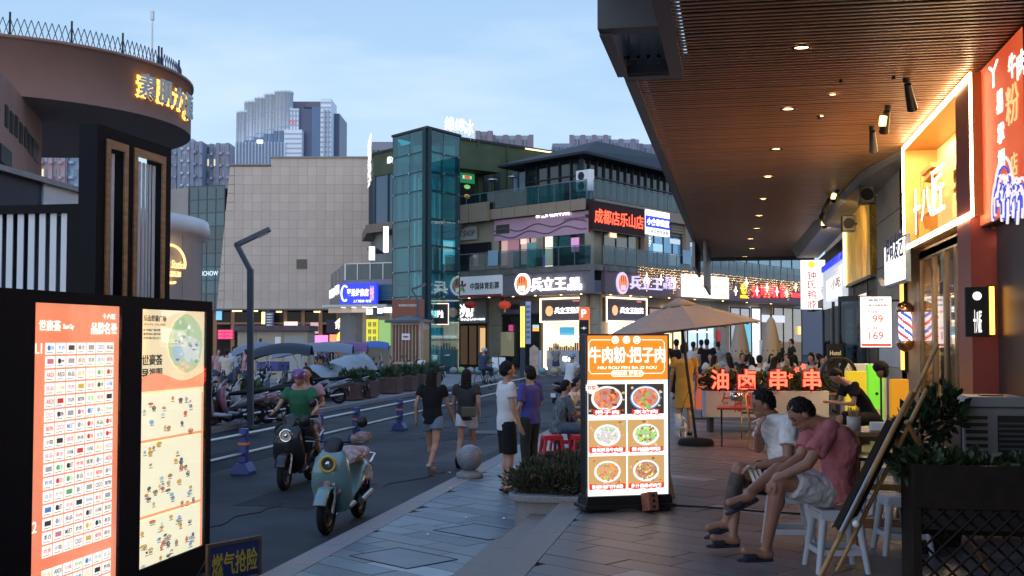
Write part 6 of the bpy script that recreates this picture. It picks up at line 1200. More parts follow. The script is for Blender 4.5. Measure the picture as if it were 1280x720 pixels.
        if vox < .016:
            tx = bpy.data.textures.get('hairnoise') or bpy.data.textures.new('hairnoise', 'CLOUDS'); tx.noise_scale = .02; d_ = hq_.modifiers.new('tufts', 'DISPLACE'); d_.texture = tx; d_.strength = .036; d_.mid_level = .5
    else:
        b.lathe([(.115*sh, -.03*sh), (.12*sh, .0), (.112*sh, .06*sh), (.08*sh, .105*sh), (0, .125*sh)], (0,0,0), n=18, T=Matrix.Translation(hd+up2*.02*sh) @ HM.to_4x4()); b.build('helmet', hat, o)
    if face and vox < .016:
        for s in (-1, 1):
            MB().ell(hd+hf*.079*sh+hr*s*.031*sh+up2*.012*sh, (.013*sh, .008*sh, .006*sh), HM, 8).build('eye', mat('eye_dark', (.02,.015,.012), .2), o); MB().ell(hd+hf*.082*sh+hr*s*.031*sh+up2*.034*sh, (.02*sh, .006*sh, .005*sh), HM, 8).build('eyebrow', K['hair'], o)
    return o
def stand(h=1.7, step=0, aL=0, aR=0, bend=0, look=None, lean=0, elb=.1, wide=.09):
    """standing or walking pose facing +y; L is -x"""
    s = h/1.7; y = lambda v: v*s
    J = dict(pelvis=(0,0,.92*s), chest=(0,lean*.5*s,1.2*s), neck=(0,lean*.9*s,1.44*s), head=(0,(lean*1.1+.02)*s,1.585*s), facing=(0,1,0))
    for X, q_, st_, ar in (('L', -1, step, aL), ('R', 1, -step, aR)):
        J['hip'+X] = (q_*.085*s, 0, .88*s); J['kn'+X] = (q_*wide*s, st_*.5*s+.03*s, .48*s+abs(min(0,st_))*.02); J['an'+X] = (q_*wide*s, (st_-(.12 if st_ < -.1 else 0))*s, (.085+(.1 if st_ < -.1 else 0))*s)
        if st_ < -.1: J['to'+X] = (q_*wide*s, (st_-.12+.12)*s, .03*s+.03)
        J['sh'+X] = (q_*.185*s, lean*.85*s, 1.39*s); J['el'+X] = (q_*.235*s, (ar*.5-.02)*s+lean*s, 1.12*s); J['wr'+X] = (q_*.245*s, (ar+elb)*s+lean*s, .875*s)
    if look: J['look'] = look
    return J
def sit(h=1.7, seat=.45, lean=.08, arms='table', head=0.0, spread=.1):
    s = h/1.7
    J = dict(pelvis=(0,0,seat+.1), chest=(0,lean*.6,seat+.38*s), neck=(0,lean*1.2,seat+.62*s), head=(0,lean*1.4+.02+head,seat+.765*s-head*.4), facing=(0,1,0))
    for X, q_ in (('L', -1), ('R', 1)):
        J['hip'+X] = (q_*.09*s, .02, seat+.08); J['kn'+X] = (q_*(.1+spread)*s, .43*s, seat+.06); J['an'+X] = (q_*(.1+spread)*s, .42*s, .085)
        J['sh'+X] = (q_*.185*s, lean*1.15, seat+.58*s); J['el'+X] = (q_*.24*s, lean+.1, seat+.3*s); J['wr'+X] = (q_*.15*s, lean+.33, seat+.32*s) if arms == 'table' else (q_*.1*s, lean+.3, seat+.15)
    return J
def at(px, py, z, rz): p = G(px, py, z); return frame(p, rz=rz)
toC = lambda px, py, z: math.atan2(-G(px,py,z).y, -G(px,py,z).x)-R(90)     # rz that faces the camera
wht = cloth('tshirt_white', (.62,.62,.64)); blk = cloth('cloth_black', (.014,.014,.016)); blu = cloth('cloth_blue', (.06,.06,.28)); den = cloth('denim', (.13,.19,.27)); dkg = cloth('cloth_dark_green', (.03,.032,.03)); pink = cloth('tshirt_pink', (.36,.11,.125)); crm = cloth('cloth_cream', (.55,.5,.42)); yel = cloth('dress_yellow', (.5,.26,.04)); gry = cloth('cloth_grey', (.2,.2,.22)); grn = cloth('cloth_green', (.02,.12,.06)); ltb = cloth('cloth_pale_blue', (.3,.42,.55)); bro = cloth('cloth_brown', (.18,.1,.06)); pk2 = cloth('cloth_rose', (.45,.25,.28)); nav = cloth('cloth_navy', (.03,.045,.09))
shm = mat('shoe_dark', (.02,.022,.035), .6); shw = mat('shoe_white', (.5,.5,.5), .6)
# standing couple
mkperson(at(633, 616, WALK, R(-60)), 'young man in white t-shirt and black shorts standing beside the planter, hair cropped', stand(1.72, 0, .02, .06, elb=.04, wide=.07), 1.72, shirt_c=wht, pants_c=blk, plen=.92, shoe='slide', shoe_c=shm, sleeve=.55, vox=.013)
mkperson(at(663, 596, WALK, R(60)), 'woman in purple blue top and dark trousers facing the young man in white', stand(1.62, 0, .05, .05, look=(0,1,-.1)), 1.62, shirt_c=blu, pants_c=dkg, plen=1.8, shoe='slide', shoe_c=shm, sleeve=.85, hairst='bob', vox=.014, build=1.06)
# walking women
mkperson(at(540, 592, ROAD, R(-6)), 'walking woman with long hair, black t-shirt and denim shorts seen from behind', stand(1.66, .22, -.18, .2), 1.66, shirt_c=blk, pants_c=den, plen=.42, shoe='trainer', shoe_c=mat('shoe_grey', (.3,.28,.28)), hairst='long', vox=.015)
o = mkperson(at(583, 583, ROAD, R(2)), 'walking woman with long hair, dark top and white shorts with a shoulder bag', stand(1.62, -.2, .15, -.15), 1.62, shirt_c=cloth('cloth_charcoal', (.05,.05,.055)), pants_c=cloth('shorts_white', (.6,.6,.6)), plen=.48, shoe='trainer', shoe_c=shm, hairst='long', vox=.015)
b = G(583, 583, ROAD); q_ = root('shoulder_bag', 'small olive shoulder bag on the hip of the woman in white shorts', 'bag', (b.x+.08, b.y-.2, ROAD+.9)); MB().cb((b.x+.08, b.y-.17, ROAD+.92), (.24,.08,.17)).build('body', mat('bag_olive', (.12,.1,.06), .6), q_, bev=.02); MB().tube([(b.x-.02, b.y-.17, ROAD+1.0), (b.x-.14, b.y-.12, ROAD+1.25), (b.x-.12, b.y, ROAD+1.42)], .008, 5).build('strap', K['black'], q_)
# yellow dress woman and dog
mkperson(at(856, 544, 0, R(10)), 'woman in a mustard yellow dress seen from behind beyond the menu light box', stand(1.63, .03, 0, .12), 1.63, shirt_c=yel, pants_c=yel, plen=.95, skirt=True, shoe='trainer', shoe_c=blk, hairst='bun', vox=.016)
def dog(F, label):
    o = root('dog', label, 'dog', F); b = MB(F)
    b.ell((0,0,.2), (.1,.17,.1), n=12).ell((0,.14,.27), (.075,.08,.08), n=10).ell((0,.21,.33), (.07,.075,.07), n=10).ell((0,.28,.31), (.03,.045,.03), n=8)
    for s in (-1, 1):
        b.cap((s*.05,.12,.18), (s*.05,.13,.03), .028, .02, 8); b.cap((s*.05,-.1,.2), (s*.055,-.07,.11), .035, .025, 8); b.cap((s*.055,-.07,.11), (s*.055,-.12,.03), .022, .02, 8); b.ell((s*.055,.2,.385), (.02,.02,.035), n=7)
    b.cap((0,-.16,.24), (0,-.2,.34), .025, .04, 8)
    q_ = b.build('body', mat('fur_white', (.6,.57,.55), .9, var=.15, vs=20, bump=.8, bs=80), o, recalc=False); r2 = q_.modifiers.new('remesh', 'REMESH'); r2.mode = 'VOXEL'; r2.voxel_size = .01; r2.use_smooth_shade = True
    tx = bpy.data.textures.get('fur') or bpy.data.textures.new('fur', 'CLOUDS'); tx.noise_scale = .02; d_ = q_.modifiers.new('fur', 'DISPLACE'); d_.texture = tx; d_.strength = .03
    for s in (-1, 1): MB(F).ell((s*.03,.27,.35), (.009,)*3, n=6).build('eye', K['black'], o)
    MB(F).ell((0,.325,.315), (.012,)*3, n=6).build('nose', K['black'], o); return o
dog(at(851, 547, 0, R(15)), 'small fluffy white dog standing by the yellow dress woman'); p = G(851,547,0); tag(MB().tube([(p.x,p.y+.1,.35),(p.x+.06,p.y-.1,.6),(p.x+.16,p.y+.1,.85)], .006, 5).build('leash', K['black']), 'thin dark leash leading up from the white dog', 'leash')
# ---------------------------------------------------------------- seated men in the foreground (face left)
def Wp(px, py, y): d = ray(px, py); p = CAM+d*(y/d.y); return tuple(p)
JP = dict(facing=(-.62,-.2,-.3)); YA = 9.15
for n_, (px, py, yy) in dict(pelvis=(1047,609,YA), chest=(1051,560,YA-.02), neck=(1027,523,YA-.04), head=(1002,518,YA-.08), shL=(1016,535,YA+.17), shR=(1038,535,YA-.19), elR=(1010,580,YA-.32), wrR=(970,599,YA-.34), elL=(1000,572,YA+.08), wrL=(968,594,YA-.1), hipR=(1032,615,YA-.1), hipL=(1032,613,YA+.08), knR=(975,600,YA-.3), anR=(957,688,YA-.22), toR=(930,688.5,YA-.27), knL=(973,588,YA+.0), anL=(935,617,YA-.28), toL=(912,628,YA-.33)).items(): JP[n_] = Wp(px, py, yy)
JP['facing'] = (-.97,-.2,-.25); JP['look'] = (-.72,-.25,-.66); JP['haR'] = Wp(958, 612, YA-.3); JP['haL'] = Wp(958, 606, YA-.15)
mkperson(I4, 'man in pink t-shirt and white shorts bent over with crossed legs on a stool', JP, 1.72, shirt_c=pink, pants_c=cloth('shorts_pale', (.5,.5,.52)), plen=.72, shoe='slide', shoe_c=shm, sleeve=.7, skin='skin2', vox=.0085, hand_detail=True, build=1.16)
JW = {}; YB = 10.0
for n_, (px, py, yy) in dict(pelvis=(984,597,YB), chest=(980,548,YB-.03), neck=(964,514,YB-.05), head=(953,505,YB-.08), shL=(958,530,YB+.14), shR=(985,528,YB-.18), elR=(985,575,YB-.3), wrR=(948,582,YB-.36), elL=(948,560,YB+.0), wrL=(947,540,YB-.15), hipR=(976,603,YB-.1), hipL=(976,601,YB+.08), knR=(925,588,YB-.2), anR=(909,655,YB-.2), toR=(888,663,YB-.24), knL=(925,596,YB+.12), anL=(915,640,YB+.05), toL=(893,648,YB+.0)).items(): JW[n_] = Wp(px, py, yy)
JW['anL'] = Wp(916, 671, 9.7); JW['toL'] = Wp(890, 672, 9.65); JW['knL'] = Wp(920, 600, 9.9); JW['anR'] = Wp(908, 651, 9.75); JW['toR'] = Wp(884, 660, 9.7); JW['knR'] = Wp(924, 586, 9.75)
JW['facing'] = (-.97,-.2,-.05); JW['look'] = (-.9,-.3,-.32); JW['haL'] = Wp(950, 527, YB-.18)
ow = mkperson(I4, 'man in white t-shirt and striped black shorts smoking on a stool, leg tattooed', JW, 1.74, shirt_c=wht, pants_c=blk, plen=.62, shoe='slide', shoe_c=shm, sleeve=.62, skin='skin2', vox=.0085, hand_detail=True, build=1.14)
# tattoo sleeve on leg, stripes on shorts, cigarette
a_, b_ = Vector(JW['knR']), Vector(JW['anR']); tat = mat('tattoo_leg', (.12,.07,.06), .6, c2=(.03,.035,.04), var=.4, vs=14)
MB().cyl(a_.lerp(b_,.08), a_.lerp(b_,.42), .066, .067, 16, cap=False).cyl(a_.lerp(b_,.42), a_.lerp(b_,.8), .067, .049, 16, cap=False).build('tattoo', tat, ow)
a_ = Vector(JW['hipR']).lerp(Vector(JW['knR']), .48); ax = (Vector(JW['knR'])-Vector(JW['hipR'])).normalized()
for k in range(4): MB().cb((0,0,0), (.025,.012,.16), T=Matrix.Translation(a_+ax*(.05*k-.06)+Vector((0,-.128,.0))) @ Euler((R(-8), R(-22), 0)).to_matrix().to_4x4()).build('white_stripe', K['white'], ow)
p = Vector(JW['haL']); c_ = root('cigarette', 'lit cigarette at the lips of the man in the white t-shirt', 'cigarette', p+Vector((-.02,-.05,.04))); MB().cyl(p+Vector((.0,-.05,.03)), p+Vector((-.06,-.06,.0)), .005, n=6).build('paper_tube', K['white'], c_)
# stools
def stool(F, label, m, group=None, h=.46):
    o = root('plastic_stool', label, 'stool', F, group); b = MB(F); b.box(-.15,.15,-.15,.15,h-.035,h); b.box(-.16,.16,-.16,-.145,h-.08,h-.02); b.box(-.16,.16,.145,.16,h-.08,h-.02); b.box(-.16,-.145,-.145,.145,h-.08,h-.02); b.box(.145,.16,-.145,.145,h-.08,h-.02); b.build('seat', m, o, bev=.008)
    for sx in (-1, 1):
        for sy in (-1, 1):
            q_ = MB(F); q_.loft([((sx*.13,sy*.13,h-.06), (.035,0,0), (0,.035,0)), ((sx*.165,sy*.165,.15), (.026,0,0), (0,.026,0)), ((sx*.185,sy*.185,0), (.024,0,0), (0,.024,0))], n=8); q_.build('leg', m, o)
    for k in range(4): F2_ = F @ Matrix.Rotation(R(90*k), 4, 'Z'); MB(F2_).box(-.155,.155,-.172,-.155,.13,.17).build('crossbar', m, o)
    return o
wps = mat('white_plastic', (.42,.46,.53), .4, bump=.02)
p = Wp(1044, 605, YA-.02); stool(frame(Vector((p[0], p[1], 0)), rz=R(12)), 'pale plastic stool under the man in the pink t-shirt', wps)
p = Wp(985, 600, YB); stool(frame(Vector((p[0], p[1], 0)), rz=R(5)), 'pale plastic stool under the man in the white t-shirt', wps)
for px, py, l_ in ((1108, 640, 'empty pale plastic stool standing behind the wooden table trestle'), (1128, 690, 'pale plastic stool half hidden by the lattice planter end')): stool(at(px, py, 0, R(8)), l_, wps)
redp = mat('red_plastic', (.5,.02,.03), .35, bump=.02)
# ---------------------------------------------------------------- street-side table group on the pavement
mkperson(at(697, 574, WALK, R(-60)), 'seated diner in dark plaid shirt and jeans on a red stool beside the street', sit(1.68, .45, .1), 1.68, shirt_c=mat('plaid', (.1,.12,.13), .85, var=.8, vs=28, stretch=(1,1,.4)), pants_c=cloth('jeans_blue', (.07,.12,.2)), plen=1.9, sleeve=1.0, shoe='trainer', shoe_c=shm, vox=.018)
mkperson(at(706, 560, WALK, R(-110)), 'seated diner in a white t-shirt leaning over the street side table', sit(1.7, .45, .16, head=.05), 1.7, shirt_c=wht, pants_c=nav, plen=.9, sleeve=.6, shoe='slide', shoe_c=shm, vox=.018)
for px, py, l_ in ((690, 578, 'red plastic stool under the diner in plaid'), (703, 563, 'red plastic stool under the diner in the white t-shirt by the street'), (727, 578, 'red plastic stool half hidden behind the menu light box')): stool(at(px, py, WALK, R(20)), l_, redp, h=.45)
p = G(716, 572, WALK); o = root('low_table', 'low dark table with bottles beside the street side diners', 'table', p); MB().box(p.x-.3,p.x+.35,p.y-.3,p.y+.3,p.z+.5,p.z+.54).build('table_top', K['dark'], o, bev=.01)
for sx in (-.26,.3):
    for sy in (-.26,.26): MB().box(p.x+sx-.02,p.x+sx+.02,p.y+sy-.02,p.y+sy+.02,p.z,p.z+.5).build('leg', K['dark'], o)
def bottle(c, h, r, m, label, name='bottle', cat='bottle'): o = MB().lathe([(0,0),(r,0),(r,h*.6),(r*.4,h*.78),(r*.4,h),(0,h)], c, n=12); return tag(o.build(name, m), label, cat)
bottle((p.x-.1,p.y,p.z+.54), .26, .035, K['black'], 'dark sauce bottle on the low table by the street'); bottle((p.x-.02,p.y+.06,p.z+.54), .22, .035, mat('bottle_brown', (.1,.04,.02), .2), 'brown bottle next to the dark one on the low table')
b = MB().ell((p.x+.12,p.y-.15,p.z+.42), (.13,.1,.17), n=12).tube([(p.x+.06,p.y-.15,p.z+.56),(p.x+.12,p.y-.15,p.z+.66),(p.x+.18,p.y-.15,p.z+.56)], .015); tag(b.build('plastic_bag', mat('bag_yellow', (.5,.48,.03), .4, bump=.6, bs=30)), 'bright yellow plastic bag hanging at the edge of the low table', 'bag')

# ================================================================ scooters
def wheel(o, F, c, r, w_=.045):
    T = MB(F); pr = [(r-.075,-w_),(r-.02,-w_*1.05),(r,-w_*.5),(r,w_*.5),(r-.02,w_*1.05),(r-.075,w_),(r-.085,0),(r-.075,-w_)]
    Tm = Matrix.Translation(Vector(c)) @ Matrix.Rotation(R(90), 4, 'Y')
    wh = MB(F).lathe(pr, n=28, T=Tm).build('tyre', K['rubber'], o)
    b = MB(F); b.lathe([(r-.11,-.03),(r-.075,-.035),(r-.075,.035),(r-.11,.03),(r-.11,-.03)], n=24, T=Tm).cyl((c[0]-.05,c[1],c[2]),(c[0]+.05,c[1],c[2]),.035,n=12)
    for k in range(5): a = R(72*k+10); b.cyl((c[0],c[1],c[2]), (c[0],c[1]+(r-.1)*math.cos(a),c[2]+(r-.1)*math.sin(a)), .016, .014, 6)
    b.build('rim', mat('rim_dark', (.1,.1,.11), .35, .7), o)
def scooter(F, label, m, seatm=None, group=None, hero=False, basket=None, name='motor_scooter'):
    """faces -y, wheels at y=-.62 and y=.62"""
    o = root(name, label, 'scooter', F, group); seatm = seatm or K['rubber']; r = .23
    wheel(o, F, (0,-.62,r), r); wheel(o, F, (0,.62,r), r)
    # front fender
    b = MB(F); P = []
    for t in range(9):
        a = R(25+t*17); P.append(((0, -.62-math.cos(a)*(r+.045), r+math.sin(a)*(r+.05)), (.075,0,0), (0,-math.cos(a)*.02,math.sin(a)*.02)))
    b.loft(P, n=10); b.build('front_fender', m, o)
    MB(F).tube([(-.07,-.62,r),(-.075,-.55,r+.2),(-.04,-.46,r+.42)], .018, 8).build('fork', K['steel'], o); MB(F).tube([(.07,-.62,r),(.075,-.55,r+.2),(.04,-.46,r+.42)], .018, 8).build('fork', K['steel'], o)
    # leg shield (front apron)
    b = MB(F); b.loft([((0,-.33,.22), (.14,0,0), (0,.05,.01)), ((0,-.37,.36), (.225,0,0), (0,.075,.015)), ((0,-.43,.52), (.24,0,0), (0,.11,.02)), ((0,-.46,.68), (.22,0,0), (0,.12,.02)), ((0,-.44,.82), (.185,0,0), (0,.1,.03)), ((0,-.39,.9), (.12,0,0), (0,.06,.02))], n=18); b.build('front_shield', m, o)
    # floor, belly, rear body
    b = MB(F); b.loft([((0,-.36,.26), (.15,0,0), (0,.02,.06)), ((0,-.1,.24), (.15,0,0), (0,0,.05)), ((0,.1,.25), (.14,0,0), (0,0,.05))], n=12); b.build('floorboard', K['greyp'] if not hero else m, o)
    b = MB(F); b.loft([((0,.0,.3), (.12,0,0), (0,.02,.03)), ((0,.06,.42), (.17,0,0), (0,.1,.08)), ((0,.28,.52), (.185,0,0), (0,.12,.16)), ((0,.52,.58), (.175,0,0), (0,.06,.13)), ((0,.78,.62), (.12,0,0), (0,.04,.07)), ((0,.86,.63), (.05,0,0), (0,.02,.03))], n=18); b.build('rear_body', m, o)
    b = MB(F); b.loft([((0,.02,.72), (.1,0,0), (0,.02,.04)), ((0,.2,.75), (.14,0,0), (0,.02,.055)), ((0,.45,.76), (.145,0,0), (0,.02,.055)), ((0,.68,.79), (.13,0,0), (0,.02,.06)), ((0,.8,.8), (.07,0,0), (0,.02,.04))], n=16); b.build('seat', seatm, o)
    b = MB(F); b.tube([(.16,.55,.66),(.14,.85,.74),(0,.93,.76),(-.14,.85,.74),(-.16,.55,.66)], .014); b.build('grab_rail', K['chrome'] if hero else K['steel'], o)
    MB(F).loft([((0,.62,r+.25), (.07,0,0), (0,.05,.01)), ((0,.86,r+.2), (.075,0,0), (0,.03,.02)), ((0,.92,r+.02), (.06,0,0), (0,.01,.03))], n=10).build('rear_fender', K['rubber'], o)
    MB(F).loft([((-.1,.25,.25), (.03,0,0), (0,.08,.06)), ((-.12,.62,.23), (.03,0,0), (0,.06,.06))], n=10).build('motor_unit', K['dark'], o); MB(F).cyl((.11,.35,.24),(.12,.75,.3),.04,n=10).build('exhaust' if not hero else 'shock_absorber', K['steel'], o)
    MB(F).ell((0,.88,.66), (.08,.03,.035), n=10).build('tail_light', mat('tail_red', (.4,.01,.01), .3, ), o)
    # steering head, bars
    b = MB(F); b.loft([((0,-.4,.86), (.09,0,0), (0,.06,.02)), ((0,-.37,.96), (.12,0,0), (0,.075,.03)), ((0,-.35,1.02), (.09,0,0), (0,.05,.03)), ((0,-.34,1.05), (.03,0,0), (0,.02,.01))], n=14); b.build('instrument_cowl', K['black'] if hero else m, o)
    b = MB(F); b.tube([(-.34,-.26,1.02),(-.2,-.33,1.0),(0,-.36,.98),(.2,-.33,1.0),(.34,-.26,1.02)], .013); b.build('handlebar', K['black'], o)
    for s in (-1, 1):
        MB(F).cyl((s*.24,-.315,1.01),(s*.37,-.245,1.025),.02,n=10).build('grip', K['rubber'], o); MB(F).tube([(s*.22,-.34,.99),(s*.34,-.34,.99)], .006, 5).build('brake_lever', K['steel'], o)
        MB(F).tube([(s*.2,-.33,1.0),(s*.24,-.36,1.12),(s*.3,-.36,1.19)], .006, 6).build('mirror_stalk', K['black'], o); MB(F).lathe([(0,0),(.055,.002),(.066,.014),(.05,.03),(0,.036)], n=20, T=Matrix.Translation((s*.33,-.37,1.22)) @ Matrix.Rotation(R(90), 4, 'X')).build('mirror', K['black'], o)
        MB(F).ell((s*.13,-.5,.74), (.028,.03,.02), n=8).build('indicator', mat('amber_lens', (.5,.2,.03), .3), o)
    hl = MB(F).cyl((0,-.5,.76),(0,-.58,.765),.078,.072,n=24).build('headlight', mat('headlight_glass', (.08,.08,.09), .08), o)
    b = MB(F); T_ = Matrix.Translation((0,-.575,.765)) @ Matrix.Rotation(R(90), 4, 'X'); b.lathe([(.07,-.012),(.098,-.005),(.098,.012),(.07,.014),(.07,-.012)], n=30, T=T_); b.build('headlight_ring', mat('ring_yellow', (.65,.45,.05), .35) if hero else K['chrome'], o)
    MB(F).ell((0,-.575,.765), (.035,.02,.035), n=12).build('lamp_bulb', K['chrome'], o)
    MB(F).tube([(-.02,.1,.2),(-.16,.02,.03)], .012).build('kick_stand', K['steel'], o)
    MB(F).box(-.09,.09,.93,.94,.4,.52).build('number_plate', K['white'], o)
    if basket: MB(F).box(-.15,.15,-.72,-.48,.84,1.02).build('basket', basket, o, bev=.02)
    return o
mint = mat('mint_paint', (.16,.27,.27), .3, coat=.6, var=.05)
padm = mat('floral_fabric', (.5,.38,.34), .8, c2=(.2,.1,.11), var=.5, vs=16, bump=.2)
p = G(400, 668, ROAD); pr_ = G(455, 655, ROAD); SF = frame(Vector((p.x+.05, p.y+.62, ROAD)), rz=R(2))
so = scooter(SF, 'mint green electric scooter with yellow ringed headlight and floral stickers parked at the kerb', mint, seatm=padm, hero=True)
b = MB(SF); b.loft([((0,-.02,.76), (.16,0,0), (0,.03,.05)), ((0,.12,.82), (.19,0,0), (0,.05,.08)), ((0,.3,.83), (.17,0,0), (0,.03,.06))], n=14); b.build('seat_cover', padm, so)
q = random.Random(2)
for s in (-1, 1): 
    MB(SF).loft([((s*.2,-.33,1.02), (0,0,.05), (0,.055,0)), ((s*.28,-.3,1.04), (0,0,.065), (0,.07,0)), ((s*.39,-.25,1.04), (0,0,.055), (0,.06,0))], n=12).build('hand_cover', padm, so) if s > 0 else None
fl = [mat('sticker_%d' % i, c, .4) for i, c in enumerate(((.55,.25,.3), (.6,.55,.55), (.55,.4,.1), (.4,.15,.2)))]
for k in range(26):
    u, z = q.uniform(-.13,.13), q.uniform(.38,.72); yf = -.45-.08*math.sqrt(max(0, 1-(u/.2)**2))-.02
    if z < .4+.1: yf += .05*(.5-z)/.12
    bb = MB(SF)
    for j in range(5): a = R(72*j+q.uniform(0,30)); rr = q.uniform(.008,.017); bb.ell((u+rr*math.cos(a), yf-.005, z+rr*math.sin(a)), (rr*.75,.006,rr*.75), n=6)
    bb.build('floral_sticker', fl[k % 4], so)
for k in range(14):
    y_, z = q.uniform(.15,.6), q.uniform(.45,.68); bb = MB(SF)
    for s in (1,): 
        for j in range(5): a = R(72*j); rr = q.uniform(.012,.022); bb.ell((.178, y_+rr*math.cos(a), z+rr*math.sin(a)), (.008,rr*.75,rr*.75), n=6)
    bb.build('floral_sticker', fl[(k+1) % 4], so)
bb = MB(SF)
bb.ell((0,-.545,.56), (.03,.012,.026), n=10).ell((-.05,-.53,.575), (.04,.01,.014), n=10).ell((.05,-.53,.575), (.04,.01,.014), n=10); bb.build('white_blossom_sticker', K['white'], so)
# parked scooters behind the rail
pal = [mat('scooter_%s' % n, c, .3, coat=.5) for n, c in (('black', (.02,.02,.022)), ('white', (.4,.42,.45)), ('red', (.25,.02,.04)), ('silver', (.2,.22,.25)), ('navy', (.02,.04,.1)), ('pink', (.3,.12,.18)), ('teal', (.03,.13,.15)))]
sp = scooter(at(300, 530, WALK, R(-62)), 'black and pink scooter parked nearest the map board, front wheel towards the road', pal[5], group='scooters parked on the far pavement')
places = [(318,527,1,-70,'white scooter parked right beside the street lamp'), (338,520,1,-55,'white scooter parked just right of the street lamp, half hidden by the planter'), (284,532,3,-65,'silver scooter with its rear behind the map board edge'), (352,512,4,-60,'navy scooter parked under the first rain canopy'), (372,508,0,-60,'black scooter parked between the first canopy and the covered scooter'), (398,505,3,-65,'silver scooter under the long grey rain cover'), (425,500,6,-70,'teal scooter at the right end of the grey cover'), (440,492,0,-60,'black scooter parked below the purple umbrella'), (452,490,4,-75,'navy scooter standing next to the one below the purple umbrella'), (463,488,1,-60,'white fronted scooter below the blue umbrella'), (474,487,0,-50,'black scooter parked at the slatted booth corner'), (486,484,4,-65,'dark blue scooter leaning in front of the slatted booth'), (500,483,2,-80,'red scooter parked right in front of the slatted booth'), (516,481,3,-95,'silver scooter in front of the booth door, next after the red one'), (530,479,0,-85,'last black scooter beyond the slatted booth'), (431,482,3,-60,'silver scooter in the second row behind the purple umbrella'), (448,480,0,-70,'black scooter in the second row between two umbrellas')]
for px, py, m_, rz, l_ in places:
    copy_thing(sp, at(px, py, WALK, R(rz+rnd.uniform(-8,8))), l_, 'scooters parked on the far pavement', {pal[5]: pal[m_]})
# rain canopies / umbrellas over scooters
def canopy_shade(px, ztop_py, py, m, label, L_=1.5, rz=R(-60), wd=.55, z0=WALK, sc_=1.0):
    p = G(px, py, z0); F = frame(p, rz=rz); zt_ = 1.75; o = root('scooter_canopy', label, 'rain canopy', F, 'rain canopies mounted on parked scooters'); b = MB(F); n = 8
    zt_ = z0*0+1.9; V_ = []
    for i in range(n+1):
        for j in range(7):
            u = i/n*2-1; v = j/6*2-1; V_.append((u*wd*(1-.12*v*v), v*L_/2, 1.86-.3*u*u-.16*v*v+(.08*v)))
    k = len(V_); V2 = [(x, y, z-.012) for x, y, z in V_]
    f = [(i*7+j, i*7+j+1, (i+1)*7+j+1, (i+1)*7+j) for i in range(n) for j in range(6)]
    b.add(V_+V2, f+[tuple(x+k for x in q_) for q_ in f], 0, True); b.build('fabric', m, o, recalc=False)
    b = MB(F); b.tube([(0,-.4,.75),(0,-.42,1.4),(0,-.1,1.85)], .014).tube([(0,.6,.6),(0,.5,1.3),(0,.2,1.8)], .012); b.build('support_pole', K['steel'], o); return o
cgy = mat('canopy_grey', (.16,.18,.21), .55, .3, bump=.2, bs=8); cpu = mat('canopy_purple', (.16,.06,.16), .6, bump=.2, bs=8); cbl = mat('canopy_blue', (.04,.1,.3), .6, bump=.2, bs=8); cbk = mat('canopy_black', (.03,.04,.05), .6, bump=.2, bs=8)
for px, py, m_, l_, L_, w_ in ((350,505,cbk,'dark scooter rain canopy right of the street lamp',1.9,.75),(392,498,cgy,'long pale grey scooter canopy in the middle of the parked row',2.6,.9),(404,489,cgy,'silver arched canopy behind the long grey one',1.5,.6),(432,487,cpu,'purple edged black canopy beside the silver arched one',1.7,.6),(318,492,cgy,'pale translucent canopy left of the street lamp',1.5,.6),(425,474,cpu,'purple and black umbrella canopy in the back row',1.5,.6),(462,478,cbl,'blue umbrella canopy before the slatted booth',1.7,.75)):
    canopy_shade(px, 0, py, m_, l_, L_, R(-75), w_)
# draped grey cover
p0, p1 = G(385, 503, WALK), G(452, 488, WALK); F = frame(p0, p1-p0); Lc = (p1-p0).length; o = root('scooter_cover', 'grey waterproof sheet draped over a row of parked scooters', 'cover', F); b = MB(F); V_ = []; nx, ny = 24, 8
for i in range(nx+1):
    for j in range(ny+1):
        u = i/nx; v = j/ny*2-1; V_.append((u*Lc, v*.75, 1.05+.35*u-.75*abs(v)**2.2+.07*math.sin(i*1.1+v*3)+.05*math.sin(i*.5)))
k = len(V_); f = [(i*(ny+1)+j, i*(ny+1)+j+1, (i+1)*(ny+1)+j+1, (i+1)*(ny+1)+j) for i in range(nx) for j in range(ny)]
b.add(V_+[(x,y,z-.02) for x,y,z in V_], f+[tuple(x+k for x in q_) for q_ in f], 0, True); b.build('sheet', mat('sheet_grey', (.24,.27,.31), .4, .3, bump=.5, bs=5), o, recalc=False)
# cargo tricycle (blue tub) near the hut
def trike(F, label):
    o = root('cargo_tricycle', label, 'tricycle', F); bm_ = mat('trike_blue', (.02,.04,.2), .4, var=.15)
    MB(F).box(-.5,.5,.1,1.4,.55,.62).box(-.5,-.46,.1,1.4,.62,.95).box(.46,.5,.1,1.4,.62,.95).box(-.46,.46,1.36,1.4,.62,.95).box(-.46,.46,.1,.14,.62,.95).build('cargo_box', bm_, o)
    for x in (-.46,.46): wheel(o, F, (x,.95,.27), .27)
    wheel(o, F, (0,-.75,.25), .25); MB(F).tube([(0,-.75,.25),(0,-.6,.9),(-.3,-.5,1.0)], .02).tube([(0,-.6,.9),(.3,-.5,1.0)], .02).build('fork_and_bars', K['black'], o); MB(F).loft([((0,-.4,.6),(.15,0,0),(0,.05,.05)),((0,-.05,.65),(.18,0,0),(0,.05,.06))], n=10).build('saddle', K['rubber'], o); MB(F).box(-.15,.15,-.7,.1,.4,.46).build('frame', bm_, o)
    for x in (-.4,.4): MB(F).box(x-.05,x+.05,1.4,1.42,.66,.74).build('tail_lamp', K['red_l'], o)
    return o
